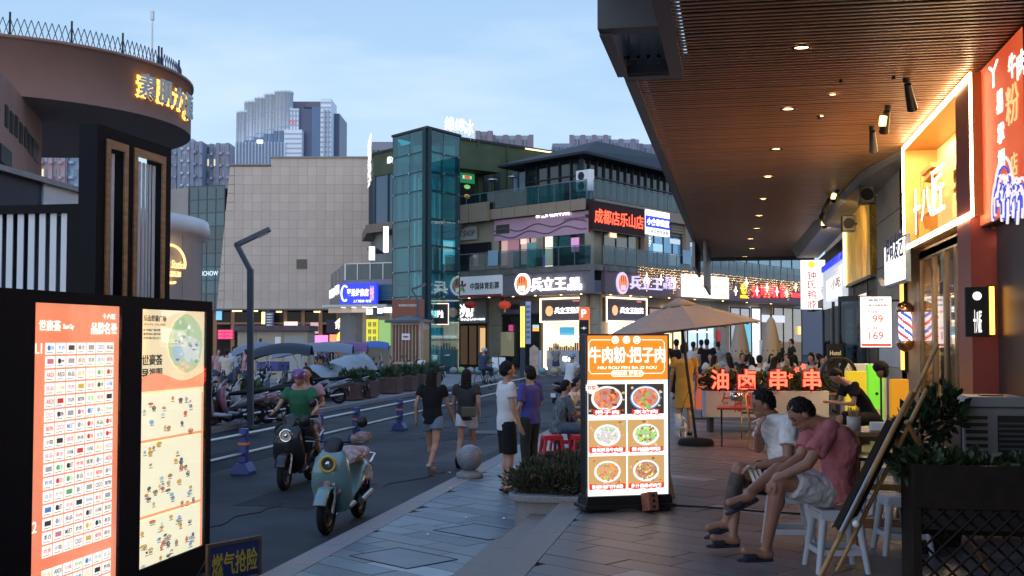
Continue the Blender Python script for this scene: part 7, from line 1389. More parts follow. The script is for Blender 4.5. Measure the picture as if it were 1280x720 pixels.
trike(at(333, 480, WALK, R(0)), 'blue cargo tricycle in front of the beige hut'); trike(at(276, 470, WALK, R(10)), 'cargo tricycle with red tail lamps left of the beige hut')
# moving scooter with two riders
MF = at(372, 606, ROAD, R(4)); mo = scooter(MF, 'dark scooter carrying two riders along the lane beside the guard rail', pal[0], hero=False)
def ride(y0, seat=.82, arms=True, h=1.68):
    J = dict(pelvis=(0,y0,seat+.08), chest=(0,y0-.08,seat+.36), neck=(0,y0-.12,seat+.6), head=(0,y0-.15,seat+.75), facing=(0,-1,0))
    for X, q_ in (('R', -1), ('L', 1)):
        J['hip'+X] = (q_*.09,y0-.02,seat+.05); J['kn'+X] = (q_*.2,y0-.42,seat+.0 if arms else seat-.05); J['an'+X] = (q_*.16,y0-.4,.36) if arms else (q_*.24,y0-.22,.4); J['to'+X] = (q_*.16,y0-.55,.3)
        J['sh'+X] = (q_*.18,y0-.1,seat+.55); J['el'+X] = (q_*.3,y0-.22,seat+.3) if arms else (q_*.26,y0-.1,seat+.28); J['wr'+X] = (q_*.3,y0-.42,seat+.25) if arms else (q_*.15,y0-.34,seat+.26)
    return J
mkperson(MF, 'front rider in a green t-shirt on the passing scooter', ride(.18), 1.68, shirt_c=grn, pants_c=blk, plen=1.7, shoe='trainer', shoe_c=shm, vox=.02, hat=mat('helmet_purple', (.12,.04,.18), .3, coat=.5))
mkperson(MF, 'passenger in a rose top holding on behind the rider in green', ride(.55, .86, False), 1.6, shirt_c=pk2, pants_c=gry, plen=.8, shoe='trainer', shoe_c=shm, vox=.02, hairst='long')
# stopped rider near the light box, cyclist
RF = at(716, 512, ROAD, R(150)); scooter(RF, 'dark scooter ridden past the menu light box', pal[0]); mkperson(RF, 'rider in a white top and pale blue helmet seen behind the light box', ride(.18), 1.66, shirt_c=wht, pants_c=blk, plen=1.7, shoe='trainer', shoe_c=shm, vox=.022, hat=mat('helmet_blue', (.2,.35,.5), .3, coat=.5))
def bicycle(F, label):
    o = root('bicycle', label, 'bicycle', F); 
    for y_ in (-.5,.5):
        T_ = Matrix.Translation((0,y_,.33)) @ Matrix.Rotation(R(90), 4, 'Y'); MB(F).lathe([(.31,-.015),(.33,0),(.31,.015),(.3,0),(.31,-.015)], n=28, T=T_).build('wheel', K['rubber'], o)
    MB(F).tube([(0,.5,.33),(0,.05,.3),(0,.2,.8)], .016).tube([(0,.05,.3),(0,-.35,.8)], .016).tube([(0,.18,.75),(0,-.35,.8),(0,-.5,.33)], .016).build('frame', K['black'], o); MB(F).tube([(-.25,-.3,1.0),(0,-.38,1.0),(.25,-.3,1.0)], .014).tube([(0,-.35,.8),(0,-.38,1.0)], .016).build('handlebar', K['steel'], o); MB(F).ell((0,.22,.86), (.08,.14,.04), n=10).build('saddle', K['rubber'], o); return o
BF = at(606, 487, ROAD, R(160)); bicycle(BF, 'dark bicycle ridden across the street before the shops'); mkperson(BF, 'cyclist in navy clothes and pale helmet crossing before the lottery shop', ride(.2, .84), 1.68, shirt_c=nav, pants_c=nav, plen=1.6, shoe='trainer', shoe_c=shm, vox=.024, hat=mat('helmet_pale', (.4,.45,.5), .3))
# ================================================================ background people, sharing bodies
C_ = dict(w=wht, k=blk, b=ltb, p=pk2, g=gry, y=yel, n=nav, c=crm, r=bro)
protoS = mkperson(at(695, 470, ROAD, R(170)), 'distant pedestrian in dark clothes before the lit tea shop counter', stand(1.65, 0, .05, .05), 1.65, shirt_c=gry, pants_c=nav, plen=.8, shoe='trainer', shoe_c=shm, vox=.03, face=False)
protoW = mkperson(at(884, 496, 0, R(5)), 'pedestrian in a black t-shirt with a backpack strap, left of the terrace crowd', stand(1.68, .18, -.12, .12), 1.68, shirt_c=blk, pants_c=nav, plen=1.7, shoe='trainer', shoe_c=shm, vox=.028, face=False)
protoL = mkperson(at(867, 494, 0, R(0)), 'woman in a white top and dark shorts walking away, left of the terrace crowd', stand(1.6, -.16, .12, -.12), 1.6, shirt_c=wht, pants_c=nav, plen=.5, shoe='trainer', shoe_c=shm, vox=.028, face=False, hairst='tail')
def cl(pr, px, py, z, rz, label, sw_, grp): return copy_thing(pr, at(px, py, z, R(rz)), label, grp, sw_)
cl(protoW, 846, 500, 0, 0, 'man in black t-shirt and black trousers just right of the yellow dress woman', {nav: blk}, 'pedestrians on the terrace')
cl(protoL, 898, 490, 0, 20, 'pedestrian in a pale blue top walking before the optician shop', {wht: ltb}, 'pedestrians on the terrace')
cl(protoS, 877, 488, 0, 10, 'person in mustard yellow walking near the closed parasol', {gry: yel}, 'pedestrians on the terrace')
cl(protoL, 975, 484, 0, -120, 'woman in black top with long hair passing under the vertical white sign', {wht: blk}, 'pedestrians on the terrace')
cl(protoW, 963, 482, 0, 160, 'person in a white shirt standing beyond the second closed parasol', {blk: wht}, 'pedestrians on the terrace')
cl(protoW, 990, 486, 0, 100, 'person in dark clothes by the glass doors under the vertical sign', {}, 'pedestrians on the terrace')
labs_l = ['pedestrian in rose t-shirt at the left end of the far pavement crowd', 'woman in beige top looking down, nearest of the far pavement crowd', 'pedestrian in a pale blue shirt right of the woman in beige', 'pedestrian in black behind the woman in beige', 'pedestrian in a rose top just left of the street lamp', 'pedestrian in white before the mall shops', 'small distant pedestrian in black before the mall shops', 'pedestrian in white under the podium awning', 'pedestrian in grey near the navy shop sign']
for i, (px, py, pr, c) in enumerate(((272,492,protoL,{wht:pk2}),(283,500,protoS,{gry:crm}),(292,488,protoW,{blk:ltb}),(300,484,protoS,{gry:blk}),(307,494,protoL,{wht:pk2}),(394,461,protoL,{}),(386,459,protoS,{gry:blk}),(408,460,protoW,{blk:wht}),(400,458,protoS,{}))):
    cl(pr, px, py, WALK if i < 5 else ROAD, rnd.uniform(-180,180), labs_l[i], c, 'pedestrians near the mall shops')
# ================================================================ terrace furniture and signs
# menu light box
A_ = G(733, 641, 0); B_ = G(838, 637, 0); LF = Fac(A_, B_); lb = root('menu_light_box', 'tall glowing menu light box with orange head and six dish pictures', 'light box', LF.F)
WL = LF.L; H1 = 1.78; hb = .1; LT = R(3)
MB(LF.F).box(0, WL, .02, .2, hb, H1).build('case', K['black'], lb, bev=.006)
b = MB(LF.F); led_frame(b, 0, WL, hb, H1, .02, .018, d=.012); b.build('frame', K['steel'], lb)
lbo = mat('menu_orange', (.9,.25,.03), .5, emit=1.05, ecol=(1,.24,.02)); lbw = em('menu_white', (1,.98,.96), 1.15)
ly = lambda y: H1-(y-423)/(641-423)*(H1-.0); lx = lambda x: (x-733)/(838-733)*WL
MB(LF.F).box(.018, WL-.018, .012, .02, ly(480), H1-.018).build('orange_head', lbo, lb); MB(LF.F).box(.018, WL-.018, .012, .02, hb+.018, ly(480)).build('white_sheet', lbw, lb)
mw_ = em('menu_letter', (1,1,.98), 1.5); Y0 = .011
def lt_(s, x0, y0, x1, y1, m, **k): return text(s, LF.F, lx((x0+x1)/2), ly((y0+y1)/2), lx(x1)-lx(x0), ly(y0)-ly(y1), Y0, m, lb, depth=.002, **k)
lt_('牛肉粉·把子肉', 737, 439, 833, 459, mw_, bold=.05); lt_('NIU ROU FEN BA ZI ROU', 748, 463, 822, 466.5, mw_, bold=.01); lt_('招牌菜 更爱做', 766, 469.5, 805, 474.5, mw_, bold=.04)
for x, ch in ((770,'易'),(784,'掌'),(797,'柜')):
    b = MB(LF.F); b.tube([(lx(x)+.036*math.cos(R(t)), Y0, ly(430.5)+.036*math.sin(R(t))) for t in range(0,360,24)], .0035, 5, closed=True); b.build('name_ring', mw_, lb); lt_(ch, x-3, 427.5, x+3, 433.5, mw_, bold=.02)
b = MB(LF.F); P = [(737,434),(740,430.5),(764,430.5)]; b.tube([(lx(x),Y0,ly(y)) for x,y in ((764,430.5),(740,430.5),(737,434),(737,468),(740,472),(764,472),(767,468.5),(803,468.5),(806,472),(829,472),(832,468),(832,434),(829,430.5),(803,430.5))], .003, 4)
b.tube([(lx(x),Y0,ly(y)) for x,y in ((764,472),(767,475.5),(803,475.5),(806,472))], .003, 4); b.build('border_line', mw_, lb)
pw_ = [em('dish_woodtone', (.72,.42,.16), .8), em('dish_dark', (.08,.06,.05), .6)]; bowl = em('dish_bowl', (.95,.95,.93), .95); rib_ = em('dish_ribbon', (.8,.04,.03), .95)
q = random.Random(21)
dishes = (((736,485,782,522), 1, '把子肉', [(.55,.1,.04),(.75,.25,.08),(.15,.05,.04)]), ((784,485,831,522), 1, '东坡肉', [(.6,.12,.05),(.75,.3,.12),(.2,.45,.1)]), ((736,529,783,568), 0, '贵州原汤牛肉粉', [(.75,.72,.7),(.6,.5,.5),(.3,.55,.15)]), ((785,529,831,568), 0, '贵州脆哨粉', [(.35,.7,.15),(.4,.12,.05),(.85,.85,.75)]), ((736,573,783,613), 0, '贵州酸汤鲜切牛肉粉', [(.8,.3,.05),(.5,.2,.1),(.3,.6,.1)]), ((785,573,831,613), 0, '多汁酱香卤肉饭', [(.4,.13,.05),(.6,.3,.1),(.95,.8,.2)]))
for (x0,y0,x1,y1), wd, nm, cols in dishes:
    MB(LF.F).box(lx(x0), lx(x1), .010, .012, ly(y1), ly(y0)).build('dish_photo', pw_[wd], lb)
    bg_ = MB(LF.F)
    for _ in range(16):
        cx, cz = q.uniform(lx(x0)+.02, lx(x1)-.02), q.uniform(ly(y1)+.02, ly(y0)-.02); bg_.ell((cx, .0095, cz), (q.uniform(.008,.022), .001, q.uniform(.006,.015)), n=7, mi=q.randrange(3))
    tag(bg_.build('garnish', [em('gar_%d%d' % (x0, i), c, .7) for i, c in enumerate(((.85,.6,.3),(.45,.12,.04),(.95,.75,.45)))], lb), kind='stuff')
    cx, cz = lx((x0+x1)/2), ly((y0+y1)/2-1); rx, rz_ = (.165 if wd else .14), (.125 if wd else .108)
    MB(LF.F).ell((cx, .0085, cz), (rx, .001, rz_), n=28).build('bowl', em('dish_blue', (.1,.3,.7), .8) if nm == '东坡肉' else bowl, lb); MB(LF.F).ell((cx, .008, cz+.004), (rx*.93, .001, rz_*.9), n=28).build('bowl_inner', bowl, lb); MB(LF.F).ell((cx, .0075, cz+.004), (rx*.84, .001, rz_*.8), n=26).build('broth', em('broth_%d_%d' % (x0, y0), tuple(v*.7+.22 for v in cols[0]), .8), lb)
    fd = MB(LF.F)
    for _ in range(70 if not wd else 34):
        a, rr = q.uniform(0, 6.3), math.sqrt(q.random())*.78; s_ = q.uniform(.008,.02)*(1.7 if wd else 1); fd.ell((cx+rx*rr*math.cos(a), .0065-q.uniform(0,.001), cz+rz_*rr*math.sin(a)), (s_, .001, s_*q.uniform(.35,.9)), Euler((0, q.uniform(0,3), 0)).to_matrix(), 7, q.choice((0,0,1,1,2)))
    tag(fd.build('food', [em('fd_%d_%d_%d' % (x0, y0, i), c, 1.15) for i, c in enumerate(cols)], lb), kind='stuff')
    rb_ = MB(LF.F); n_ = 14; xa_, xb_ = lx((x0+x1)/2-(17 if len(nm) < 5 else 22)), lx((x0+x1)/2+(17 if len(nm) < 5 else 22))
    if nm == '贵州脆哨粉': xa_, xb_ = lx(787), lx(829)
    top = [(xa_+(xb_-xa_)*t/n_, ly(y1-6)+q.uniform(-.006,.006)) for t in range(n_+1)]; bot = [(xb_-(xb_-xa_)*t/n_, ly(y1+.8)+q.uniform(-.006,.006)) for t in range(n_+1)]
    rb_.prism(top+bot, .0045, .006); rb_.build('red_ribbon', rib_, lb); Y0 = .0045; c_ = (xa_+xb_)/2; text(nm, LF.F, c_, ly(y1-2.7), (xb_-xa_)*.88, .042, .0045, mw_, lb, depth=.001, bold=.05); Y0 = .011
b = MB(LF.F); cx, cz = lx(740), ly(489); P = [(cx+(.068 if k % 2 else .056)*math.cos(R(k*12)), cz+(.068 if k % 2 else .056)*math.sin(R(k*12))) for k in range(30)]; b.prism(P, .004, .006); b.build('signature_badge', em('badge', (1,.92,.8), 1), lb); text('招牌', LF.F, cx, cz, .085, .042, .0035, rib_, lb, depth=.001, bold=.04)
MB(LF.F).prism([(-.02,.05),(WL+.02,.05),(WL,.16),(0,.16)], -.03, .26).box(-.04, WL+.04, -.07, .3, .03, .07).build('base', K['black'], lb, bev=.006)
for x in (.03, WL-.03):
    for y in (-.04, .26): MB(LF.F).cyl((x-.012,y,.022),(x+.012,y,.022),.022,n=12).build('caster', K['rubber'], lb)
br = root('brick', None, None) if False else None
p = LF.F @ Vector((lx(806)-.0, -.16, 0)); BFm = frame(p, rz=R(28)); o = root('hollow_brick', 'red perforated brick weighing down the foot of the menu light box', 'brick', BFm)
b = MB(BFm @ Matrix.Rotation(R(-12), 4, 'X')); b.box(-.05,.05,-.1,.1,.02,.2); b.build('body', mat('brick_red', (.2,.07,.045), .9, var=.3, vs=30, bump=.5), o, bev=.004)
for k in range(3): MB(BFm @ Matrix.Rotation(R(-12), 4, 'X')).cyl((0,-.1015,.055+k*.055),(0,-.09,.055+k*.055),.017,n=10).build('hole', K['black'], o)
p0 = LF.F @ Vector((WL+.02, .1, 0)); tag(MB().tube([p0+Vector((0,0,.03)), p0+Vector((.25,.12,.008)), p0+Vector((.6,.02,.008)), p0+Vector((.95,-.12,.008)), p0+Vector((1.35,-.2,.008))], .009, 6).build('power_cable', K['rubber']), 'black power cable trailing across the paving from the menu light box', 'cable')
o = LF.F @ Vector((WL+.22, .8, 0)); q2 = root('wooden_board', 'brown wooden board leaning low behind the right edge of the menu light box', 'board', o); MB(frame(o, rz=R(20)) @ Matrix.Rotation(R(-38), 4, 'X')).box(-.25,.15,-.01,.01,0,.62).build('board', K['wood'], q2)
# ---------------------------------------------------------------- stone ball bollard
p = G(587, 597, WALK); o = root('stone_ball_bollard', 'speckled granite ball bollard on a round base at the kerb', 'bollard', p); MB().lathe([(.19,0),(.2,.02),(.19,.07),(.15,.085),(.11,.11),(0,.11)], p, n=28).build('base', K['granite'], o); MB().ell(p+Vector((0,0,.29)), (.19,)*3, n=30).build('ball', mat('granite_ball', (.2,.2,.22), .4, var=.5, vs=90, bump=.1), o)
# ---------------------------------------------------------------- parasol
pb = G(870, 556, 0); PY = pb.y; tp = Wp(848, 376, PY); tp = Vector(tp); o = root('parasol', 'large open taupe parasol on a dark leaning pole with round black base', 'parasol', pb)
MB().lathe([(0,.11),(.12,.11),(.26,.09),(.29,.05),(.29,0)], pb, n=28).build('base', K['rubber'], o); MB().cyl(pb+Vector((0,0,.1)), tp, .024, n=10).build('pole', K['black'], o)
ax = (tp-pb).normalized(); Q = ax.to_track_quat('Z','Y').to_matrix().to_4x4(); T_ = Matrix.Translation(tp) @ Q; fab = mat('parasol_taupe', (.36,.27,.22), .85, var=.05, bump=.1)
b = MB(T_); n = 8; k_ = 6; RR = 1.32; V_ = [(0,0,0)]; 
for j in range(1, k_+1):
    for i in range(n*4):
        a = 2*math.pi*i/(n*4)+.2; t = j/k_; ed = 1-.045*(1-abs(math.cos(a*4-.8))); sag = .035*math.sin(math.pi*t)*abs(math.sin((a-.2)*4)); r_ = RR*t*(1-.06*abs(math.sin((a-.2)*4))); V_.append((r_*math.cos(a), r_*math.sin(a), -.48*t**1.12-sag))
m_ = n*4; f = [(0, 1+i, 1+(i+1) % m_) for i in range(m_)]+[(1+j*m_+i, 1+(j+1)*m_+i, 1+(j+1)*m_+(i+1) % m_, 1+j*m_+(i+1) % m_) for j in range(k_-1) for i in range(m_)]
kk = len(V_); b.add(V_+[(x,y,z-.012) for x,y,z in V_], f+[tuple(x+kk for x in reversed(q_)) for q_ in f], 0, False); b.build('canopy', fab, o, recalc=False)
MB(T_).lathe([(0,.05),(.06,.03),(.3,-.085),(.28,-.1),(0,-.0)], n=16).build('vent_cap', fab, o)
for i in range(n): a = 2*math.pi*i/n+.2; MB(T_).tube([(.03*math.cos(a),.03*math.sin(a),-.06),(RR*.96*math.cos(a),RR*.96*math.sin(a),-.515)], .008, 5).build('rib', K['black'], o); MB(T_).tube([(.03*math.cos(a),.03*math.sin(a),-.5),(RR*.5*math.cos(a),RR*.5*math.sin(a),-.26)], .007, 5).build('strut', K['black'], o)
# closed parasols
for i, (px, yt, yb, dist) in enumerate(((925, 398, 482, 33), (964, 395, 482, 34))):
    p = H(px, dist, 0); zt_ = D(px, yt, dist).z; zb_ = .75; o = root('closed_parasol', ['closed cream parasol, nearer the lit shop windows', 'closed cream parasol, nearer the vertical white sign'][i], 'parasol', p, 'closed parasols among the terrace tables'); b = MB(); m_ = 18
    rings = [(.02,zt_),(.1,zt_-.15),(.2,zt_-.7),(.24,zb_+.5),(.3,zb_),(.2,zb_-.02)]
    V_ = [(p.x+r_*(1+.22*(k % 2))*math.cos(2*math.pi*k/m_), p.y+r_*(1+.22*(k % 2))*math.sin(2*math.pi*k/m_), z) for r_, z in rings for k in range(m_)]
    b.add(V_, [(j*m_+k, j*m_+(k+1) % m_, (j+1)*m_+(k+1) % m_, (j+1)*m_+k) for j in range(5) for k in range(m_)], 0, True); b.build('folded_canopy', mat('parasol_cream', (.45,.38,.32), .85, bump=.2), o); MB().cyl(p, (p.x,p.y,zt_+.05), .03, n=8).build('pole', K['black'], o); MB().lathe([(0,.1),(.25,.08),(.28,0)], p, n=18).build('base', K['rubber'], o)
    MB().lathe([(.235,0),(.245,.04),(.235,.08)], (p.x,p.y,zb_+.55), n=14).build('tie_strap', bro, o)
# ---------------------------------------------------------------- neon planter
A_ = G(882, 541, 0); B_ = G(1037, 541, 0); NF = Fac(A_, B_); npl = root('sign_planter', 'long white planter box with red characters carrying hedge plants before the tables', 'planter', NF.F); LN = NF.L
b = MB(NF.F); b.box(0, LN, 0, .4, .28, .76); b.build('box', mat('planter_white', (.42,.4,.42), .6, var=.05), npl, bev=.01)
for x in (.12, LN*.5, LN-.12): MB(NF.F).box(x-.04, x+.04, .05, .35, 0, .28).build('leg', K['dark'], npl)
MB(NF.F).box(LN*.31, LN*.312, -.004, 0, .3, .75).build('seam', K['dark'], npl)
for ch, x0, x1 in (('每', .13, .2), ('把', .23, .3), ('一', .33, .38), ('串', .42, .49)): text(ch, NF.F, LN*(x0+x1)/2, .53, LN*(x1-x0), .3, -.005, mat('red_print', (.5,.03,.03), .5), npl, bold=.03, depth=.003)
nlf = [K['foliage'], K['foliage2'], mat('leaf_olive', (.07,.09,.02), .6, var=.3)]
for i in range(5):
    cx = LN*(i+.5)/5; c = NF.F @ Vector((cx, .2, .84)); o = root('hedge_plant', ['leafy plant at the left end of the long white planter', 'leafy plant under the second red character', 'leafy plant in the middle of the long white planter', 'leafy plant under the third red character', 'leafy plant at the right end of the long white planter'][i], 'plant', c, 'hedge plants in the sign planter'); leafy((c.x, c.y, c.z+.06), (.28,.2,.2), 420, nlf, 'foliage', o, .09, .3, .3, i+40, .3); MB().cyl(c-Vector((0,0,.1)), c+Vector((0,0,.15)), .02, n=6).build('stem', K['wood'], o)
ns = root('neon_sign', 'four glowing red characters standing in the hedge of the white planter', 'sign', NF.F @ Vector((0,0,.8))); nm_ = em('neon_red', (1,.09,.05), 3.2)
for ch, px in (('油', 899), ('卤', 933), ('串', 972), ('串', 1014)):
    s0, zz = NF.sz(px, 474, .0); text(ch, NF.F, s0, zz, .32, .36, -.04, nm_, ns, name='character', bold=.03, depth=.04); text(ch, NF.F, s0, zz, .36, .4, .03, mat('neon_back', (.12,.03,.03), .5), ns, name='backing', bold=.1, depth=.01); MB(NF.F).box(s0-.01, s0+.01, 0, .02, .7, zz-.15).build('support', K['black'], ns)
# small red stars of light above
for px, py, w_l in ((996,462,'middle'),(1004,458,'highest'),(988,470,'lowest')): s0, zz = NF.sz(px, py, .1); tag(MB(NF.F).tube([(s0+.05*(1 if k % 2 else .4)*math.cos(R(36*k)), -.1, zz+.05*(1 if k % 2 else .4)*math.sin(R(36*k))) for k in range(10)], .01, 5, closed=True).build('light_star', nm_), w_l+' of the three small red light stars above the glowing characters', 'light', 'red light stars above the planter')
# red folding table + metal chairs in front
def table(F, label, m, top=(.35,.3), h=.7, legs='cross', mtl=None):
    o = root('dining_table', label, 'table', F); MB(F).box(-top[0],top[0],-top[1],top[1],h-.03,h).build('table_top', m, o, bev=.008)
    for sx in (-1,1): MB(F).tube([(sx*top[0]*.8,-top[1]*.9,0),(sx*top[0]*.8,top[1]*.7,h-.03)], .014).tube([(sx*top[0]*.8,top[1]*.9,0),(sx*top[0]*.8,-top[1]*.7,h-.03)], .014).build('cross_leg', mtl or K['black'], o)
    return o
table(at(925, 557, 0, R(0)), 'small red folding table with a steel pot before the white planter', mat('table_red', (.3,.02,.025), .35), (.36,.28), .62)
p = G(921, 545, 0); tag(MB().lathe([(0,0),(.1,.01),(.13,.07),(.12,.14),(.1,.15),(0,.15)], (p.x,p.y-.12,.62), n=20).build('steel_pot', K['chrome']), 'shiny steel pot standing on the small red folding table', 'pot')
def mchair(F, label, m=None):
    o = root('metal_chair', label, 'chair', F, 'metal chairs on the terrace'); m = m or mat('chair_brass', (.45,.3,.15), .35, .8); MB(F).box(-.2,.2,-.2,.2,.43,.46).build('seat', mat('seat_dark', (.06,.04,.035), .6), o, bev=.01)
    for s in (-1, 1): MB(F).tube([(s*.2,-.2,.0),(s*.2,-.2,.43),(s*.2,.2,.43),(s*.2,.2,0),(s*.2,-.2,0)], .013).build('leg_frame', m, o)
    MB(F).tube([(-.2,.2,.43),(-.2,.26,.82),(0,.28,.86),(.2,.26,.82),(.2,.2,.43)], .013).build('back_frame', m, o); MB(F).tube([(-.2,.23,.62),(.2,.23,.62)], .01).build('back_rail', m, o); return o
mchair(at(957, 560, 0, R(70)), 'brass metal chair right of the small red table'); mchair(at(946, 548, 0, R(160)), 'metal chair tucked behind the small red table'); mchair(at(975, 563, 0, R(100)), 'metal chair just behind the smoking man')
# terrace crowd at tables
wt_top = mat('table_wood_dark', (.12,.06,.035), .5, var=.3, vs=5)
protoT = mkperson(at(905, 512, 0, R(-60)), 'seated diner in grey at the left end of the terrace crowd', sit(1.66, .45, .1), 1.66, shirt_c=gry, pants_c=nav, plen=.9, shoe='trainer', shoe_c=shm, vox=.028, face=False)
protoTL = mkperson(at(921, 513, 0, R(60)), 'seated woman in rose with long hair beside the diner in grey', sit(1.6, .45, .14), 1.6, shirt_c=pk2, pants_c=nav, plen=.9, shoe='trainer', shoe_c=shm, vox=.028, face=False, hairst='long')
crowd = [(893,505,protoT,{gry:crm},150,'diner in cream behind the first glowing character'),(933,508,protoT,{gry:blk},-30,'diner in black between the second glowing character and the parasol'),(945,512,protoTL,{pk2:blk},30,'woman in black under the parasol edge facing the planter'),(950,514,protoT,{gry:wht},0,'big diner in a white shirt seen from behind'),(962,516,protoTL,{pk2:gry},-40,'woman in grey leaning towards the diner in white'),(976,514,protoT,{gry:bro},20,'diner in brown behind the third glowing character'),(985,506,protoT,{gry:wht},170,'diner in white beyond the one in brown'),(996,512,protoTL,{pk2:bro},120,'woman in brown left of the easel legs'),(1018,508,protoT,{gry:crm},150,'diner in cream behind the last glowing character'),(1030,505,protoT,{gry:nav},60,'diner in navy near the glass doors'),(1044,512,protoT,{gry:yel},100,'diner in a pale yellow shirt at the right end of the crowd'),(912,500,protoT,{gry:ltb},10,'diner in pale blue at the far left table'),(1008,500,protoT,{gry:blk},-100,'diner in black at the far right table'),(960,501,protoTL,{pk2:wht},-150,'woman in white at the far middle table'),(884,508,protoTL,{pk2:yel},-70,'woman in pale yellow at the far left end by the orange stand'),(926,502,protoT,{gry:nav},200,'diner in navy between the two closed parasols'),(938,499,protoTL,{},90,'woman in rose beyond the second glowing character'),(973,499,protoT,{gry:ltb},-20,'diner in pale blue beyond the third glowing character'),(1002,505,protoTL,{pk2:ltb},60,'woman in pale blue beside the third closed doors'),(1036,499,protoT,{gry:wht},-60,'diner in white by the black menu board'),(1024,514,protoTL,{},-160,'woman in rose right behind the last glowing character')]
for i, (px, py, pr, swp, rz, l_) in enumerate(crowd): cl(pr, px, py, 0, rz, l_, swp, 'diners at the terrace tables')
for px, py, l_ in ((913,510,'dark table of the diner in grey'),(955,508,'dark table in the middle of the terrace crowd'),(987,512,'dark table left of the easel'),(1030,512,'dark table at the right end of the terrace crowd')): table(at(px, py, 0, R(10)), l_, wt_top, (.5,.38), .72)
for px, py, rz, l_ in ((918,520,0,'metal chair at the left of the crowd'),(942,522,20,'metal chair behind the parasol pole'),(1003,520,-20,'metal chair near the last glowing character')): mchair(at(px, py, 0, R(rz)), l_)
for i, (px, py, l_) in enumerate(((897,520,'orange upright menu stand at the left of the planter'),)):
    p = G(px-20, 524, 0); o = root('queue_stand', l_, 'stand', p); MB().box(p.x-.12,p.x+.12,p.y,p.y+.03,.2,.95).build('panel', mat('stand_red', (.5,.1,.06), .5, emit=.2, ecol=(1,.2,.1)), o); MB().box(p.x-.14,p.x+.14,p.y-.1,p.y+.13,0,.03).build('base', K['black'], o); MB().box(p.x-.01,p.x+.01,p.y+.005,p.y+.025,.03,.2).build('post', K['black'], o)
# ---------------------------------------------------------------- foreground: easel board, lattice planter, table, air cooler
def stick(a, b_, r_=.016, m=None, parent=None, nm='leg'): return MB().cyl(a, b_, r_, r_*.85, 8).build(nm, m or K['bamboo'], parent)
es = root('easel_board', 'dark menu board seen edge on, leaning on a bamboo easel in the right foreground', 'easel', (1.1, 8.2, 0))
YE = 8.3; P_ = lambda px, py, y: Vector(Wp(px, py, y))
t1 = P_(1174, 432, YE); b1 = P_(1040, 665, YE-.55); fl = P_(1020, 735, YE-.6)
stick(P_(1172, 430, YE+.1), P_(1130, 520, YE), .016, None, es, 'mast'); stick(P_(1140, 490, YE), P_(1018, 735, YE-.62), .018, None, es); stick(P_(1158, 487, YE+.3), P_(1046, 714, YE-.25), .016, None, es)
stick(P_(1133, 527, YE+.02), P_(1254, 745, YE+.9), .019, None, es)
ax_ = (P_(1110,527,YE)-P_(1043,662,YE-.5)); A0 = P_(1043,662,YE-.52); A1 = P_(1112,525,YE-.02); dep = Vector((.62,.3,0)); nrm = ax_.cross(dep).normalized()*.022
A1r = P_(1132, 523, YE+.05); 
dep = Vector((.2,.7,.0)); nrm = (A1-A0).cross(dep).normalized()*.02
b = MB(); c8 = [A0, A0+dep, A1+dep, A1]; b.add([p+nrm for p in c8]+[p-nrm for p in c8], [(0,1,2,3),(7,6,5,4),(0,4,5,1),(1,5,6,2),(2,6,7,3),(3,7,4,0)]); b.build('board', mat('board_dark', (.035,.025,.02), .6, var=.3, vs=4), es)
b = MB(); b.cyl(A0-nrm*2, A1-nrm*2, .012, n=6); b.build('white_edge', K['greyp'], es); stick(A1, A1+dep, .014, None, es, 'ledge'); stick(A0, A0+dep, .016, None, es, 'ledge')
m0 = A0.lerp(A1, .05)
MB().ell(P_(1070, 655, YE-.5), (.025,)*3, n=8).build('knot', K['white'], es)
# lattice planter
XL0 = P_(1141, 600, 7.9).x; ZT = P_(1200, 582, 7.9).z; LPt = root('lattice_planter', 'dark wooden planter with diagonal lattice front in the right foreground', 'planter', (XL0, 7.9, 0))
lm = mat('lattice_dark', (.016,.011,.009), .6, var=.3, vs=8)
b = MB(); Lw = 1.7; Z0 = -.02
MB().box(XL0, XL0+Lw, 7.9, 7.95, ZT-.28, ZT).build('top_rail', lm, LPt, bev=.004); MB().box(XL0, XL0+.05, 7.9, 7.95, 0, ZT-.28).build('corner_post', lm, LPt); MB().box(XL0, XL0+Lw, 7.9, 7.95, 0, .05).build('bottom_rail', lm, LPt); MB().box(XL0, XL0+.05, 7.95, 8.45, 0, ZT).build('side_panel', lm, LPt); MB().box(XL0, XL0+Lw, 8.4, 8.45, .4, ZT).build('rear_panel', lm, LPt)
MB().box(XL0+.05, XL0+Lw, 7.96, 8.4, .5, ZT-.08).build('soil_box', K['black'], LPt)
sp_ = .11; hh_ = ZT-.28-.05
me_a = None
for k in range(-8, int(Lw/sp_)+1):
    for sgn in (1, -1):
        x0 = XL0+.05+k*sp_; pts = []
        xs, zs = (x0, .05) if sgn > 0 else (x0+hh_, .05); xe, ze = (x0+hh_, .05+hh_) if sgn > 0 else (x0, .05+hh_)
        lo, hi = XL0+.05, XL0+Lw
        def clipx(xa, za, xb, zb_):
            if xa > xb: xa, za, xb, zb_ = xb, zb_, xa, za
            if xb <= lo or xa >= hi: return None
            if xa < lo: t = (lo-xa)/(xb-xa); za += t*(zb_-za); xa = lo
            if xb > hi: t = (hi-xa)/(xb-xa); zb_ = za+t*(zb_-za); xb = hi
            return xa, za, xb, zb_
        r_ = clipx(xs, zs, xe, ze)
        if r_ and math.hypot(r_[2]-r_[0], r_[3]-r_[1]) > .04:
            y = 7.915 if sgn > 0 else 7.93; MB().cyl((r_[0],y,r_[1]), (r_[2],y,r_[3]), .0085, n=4, sm=False).build('lattice_slat', lm, LPt)
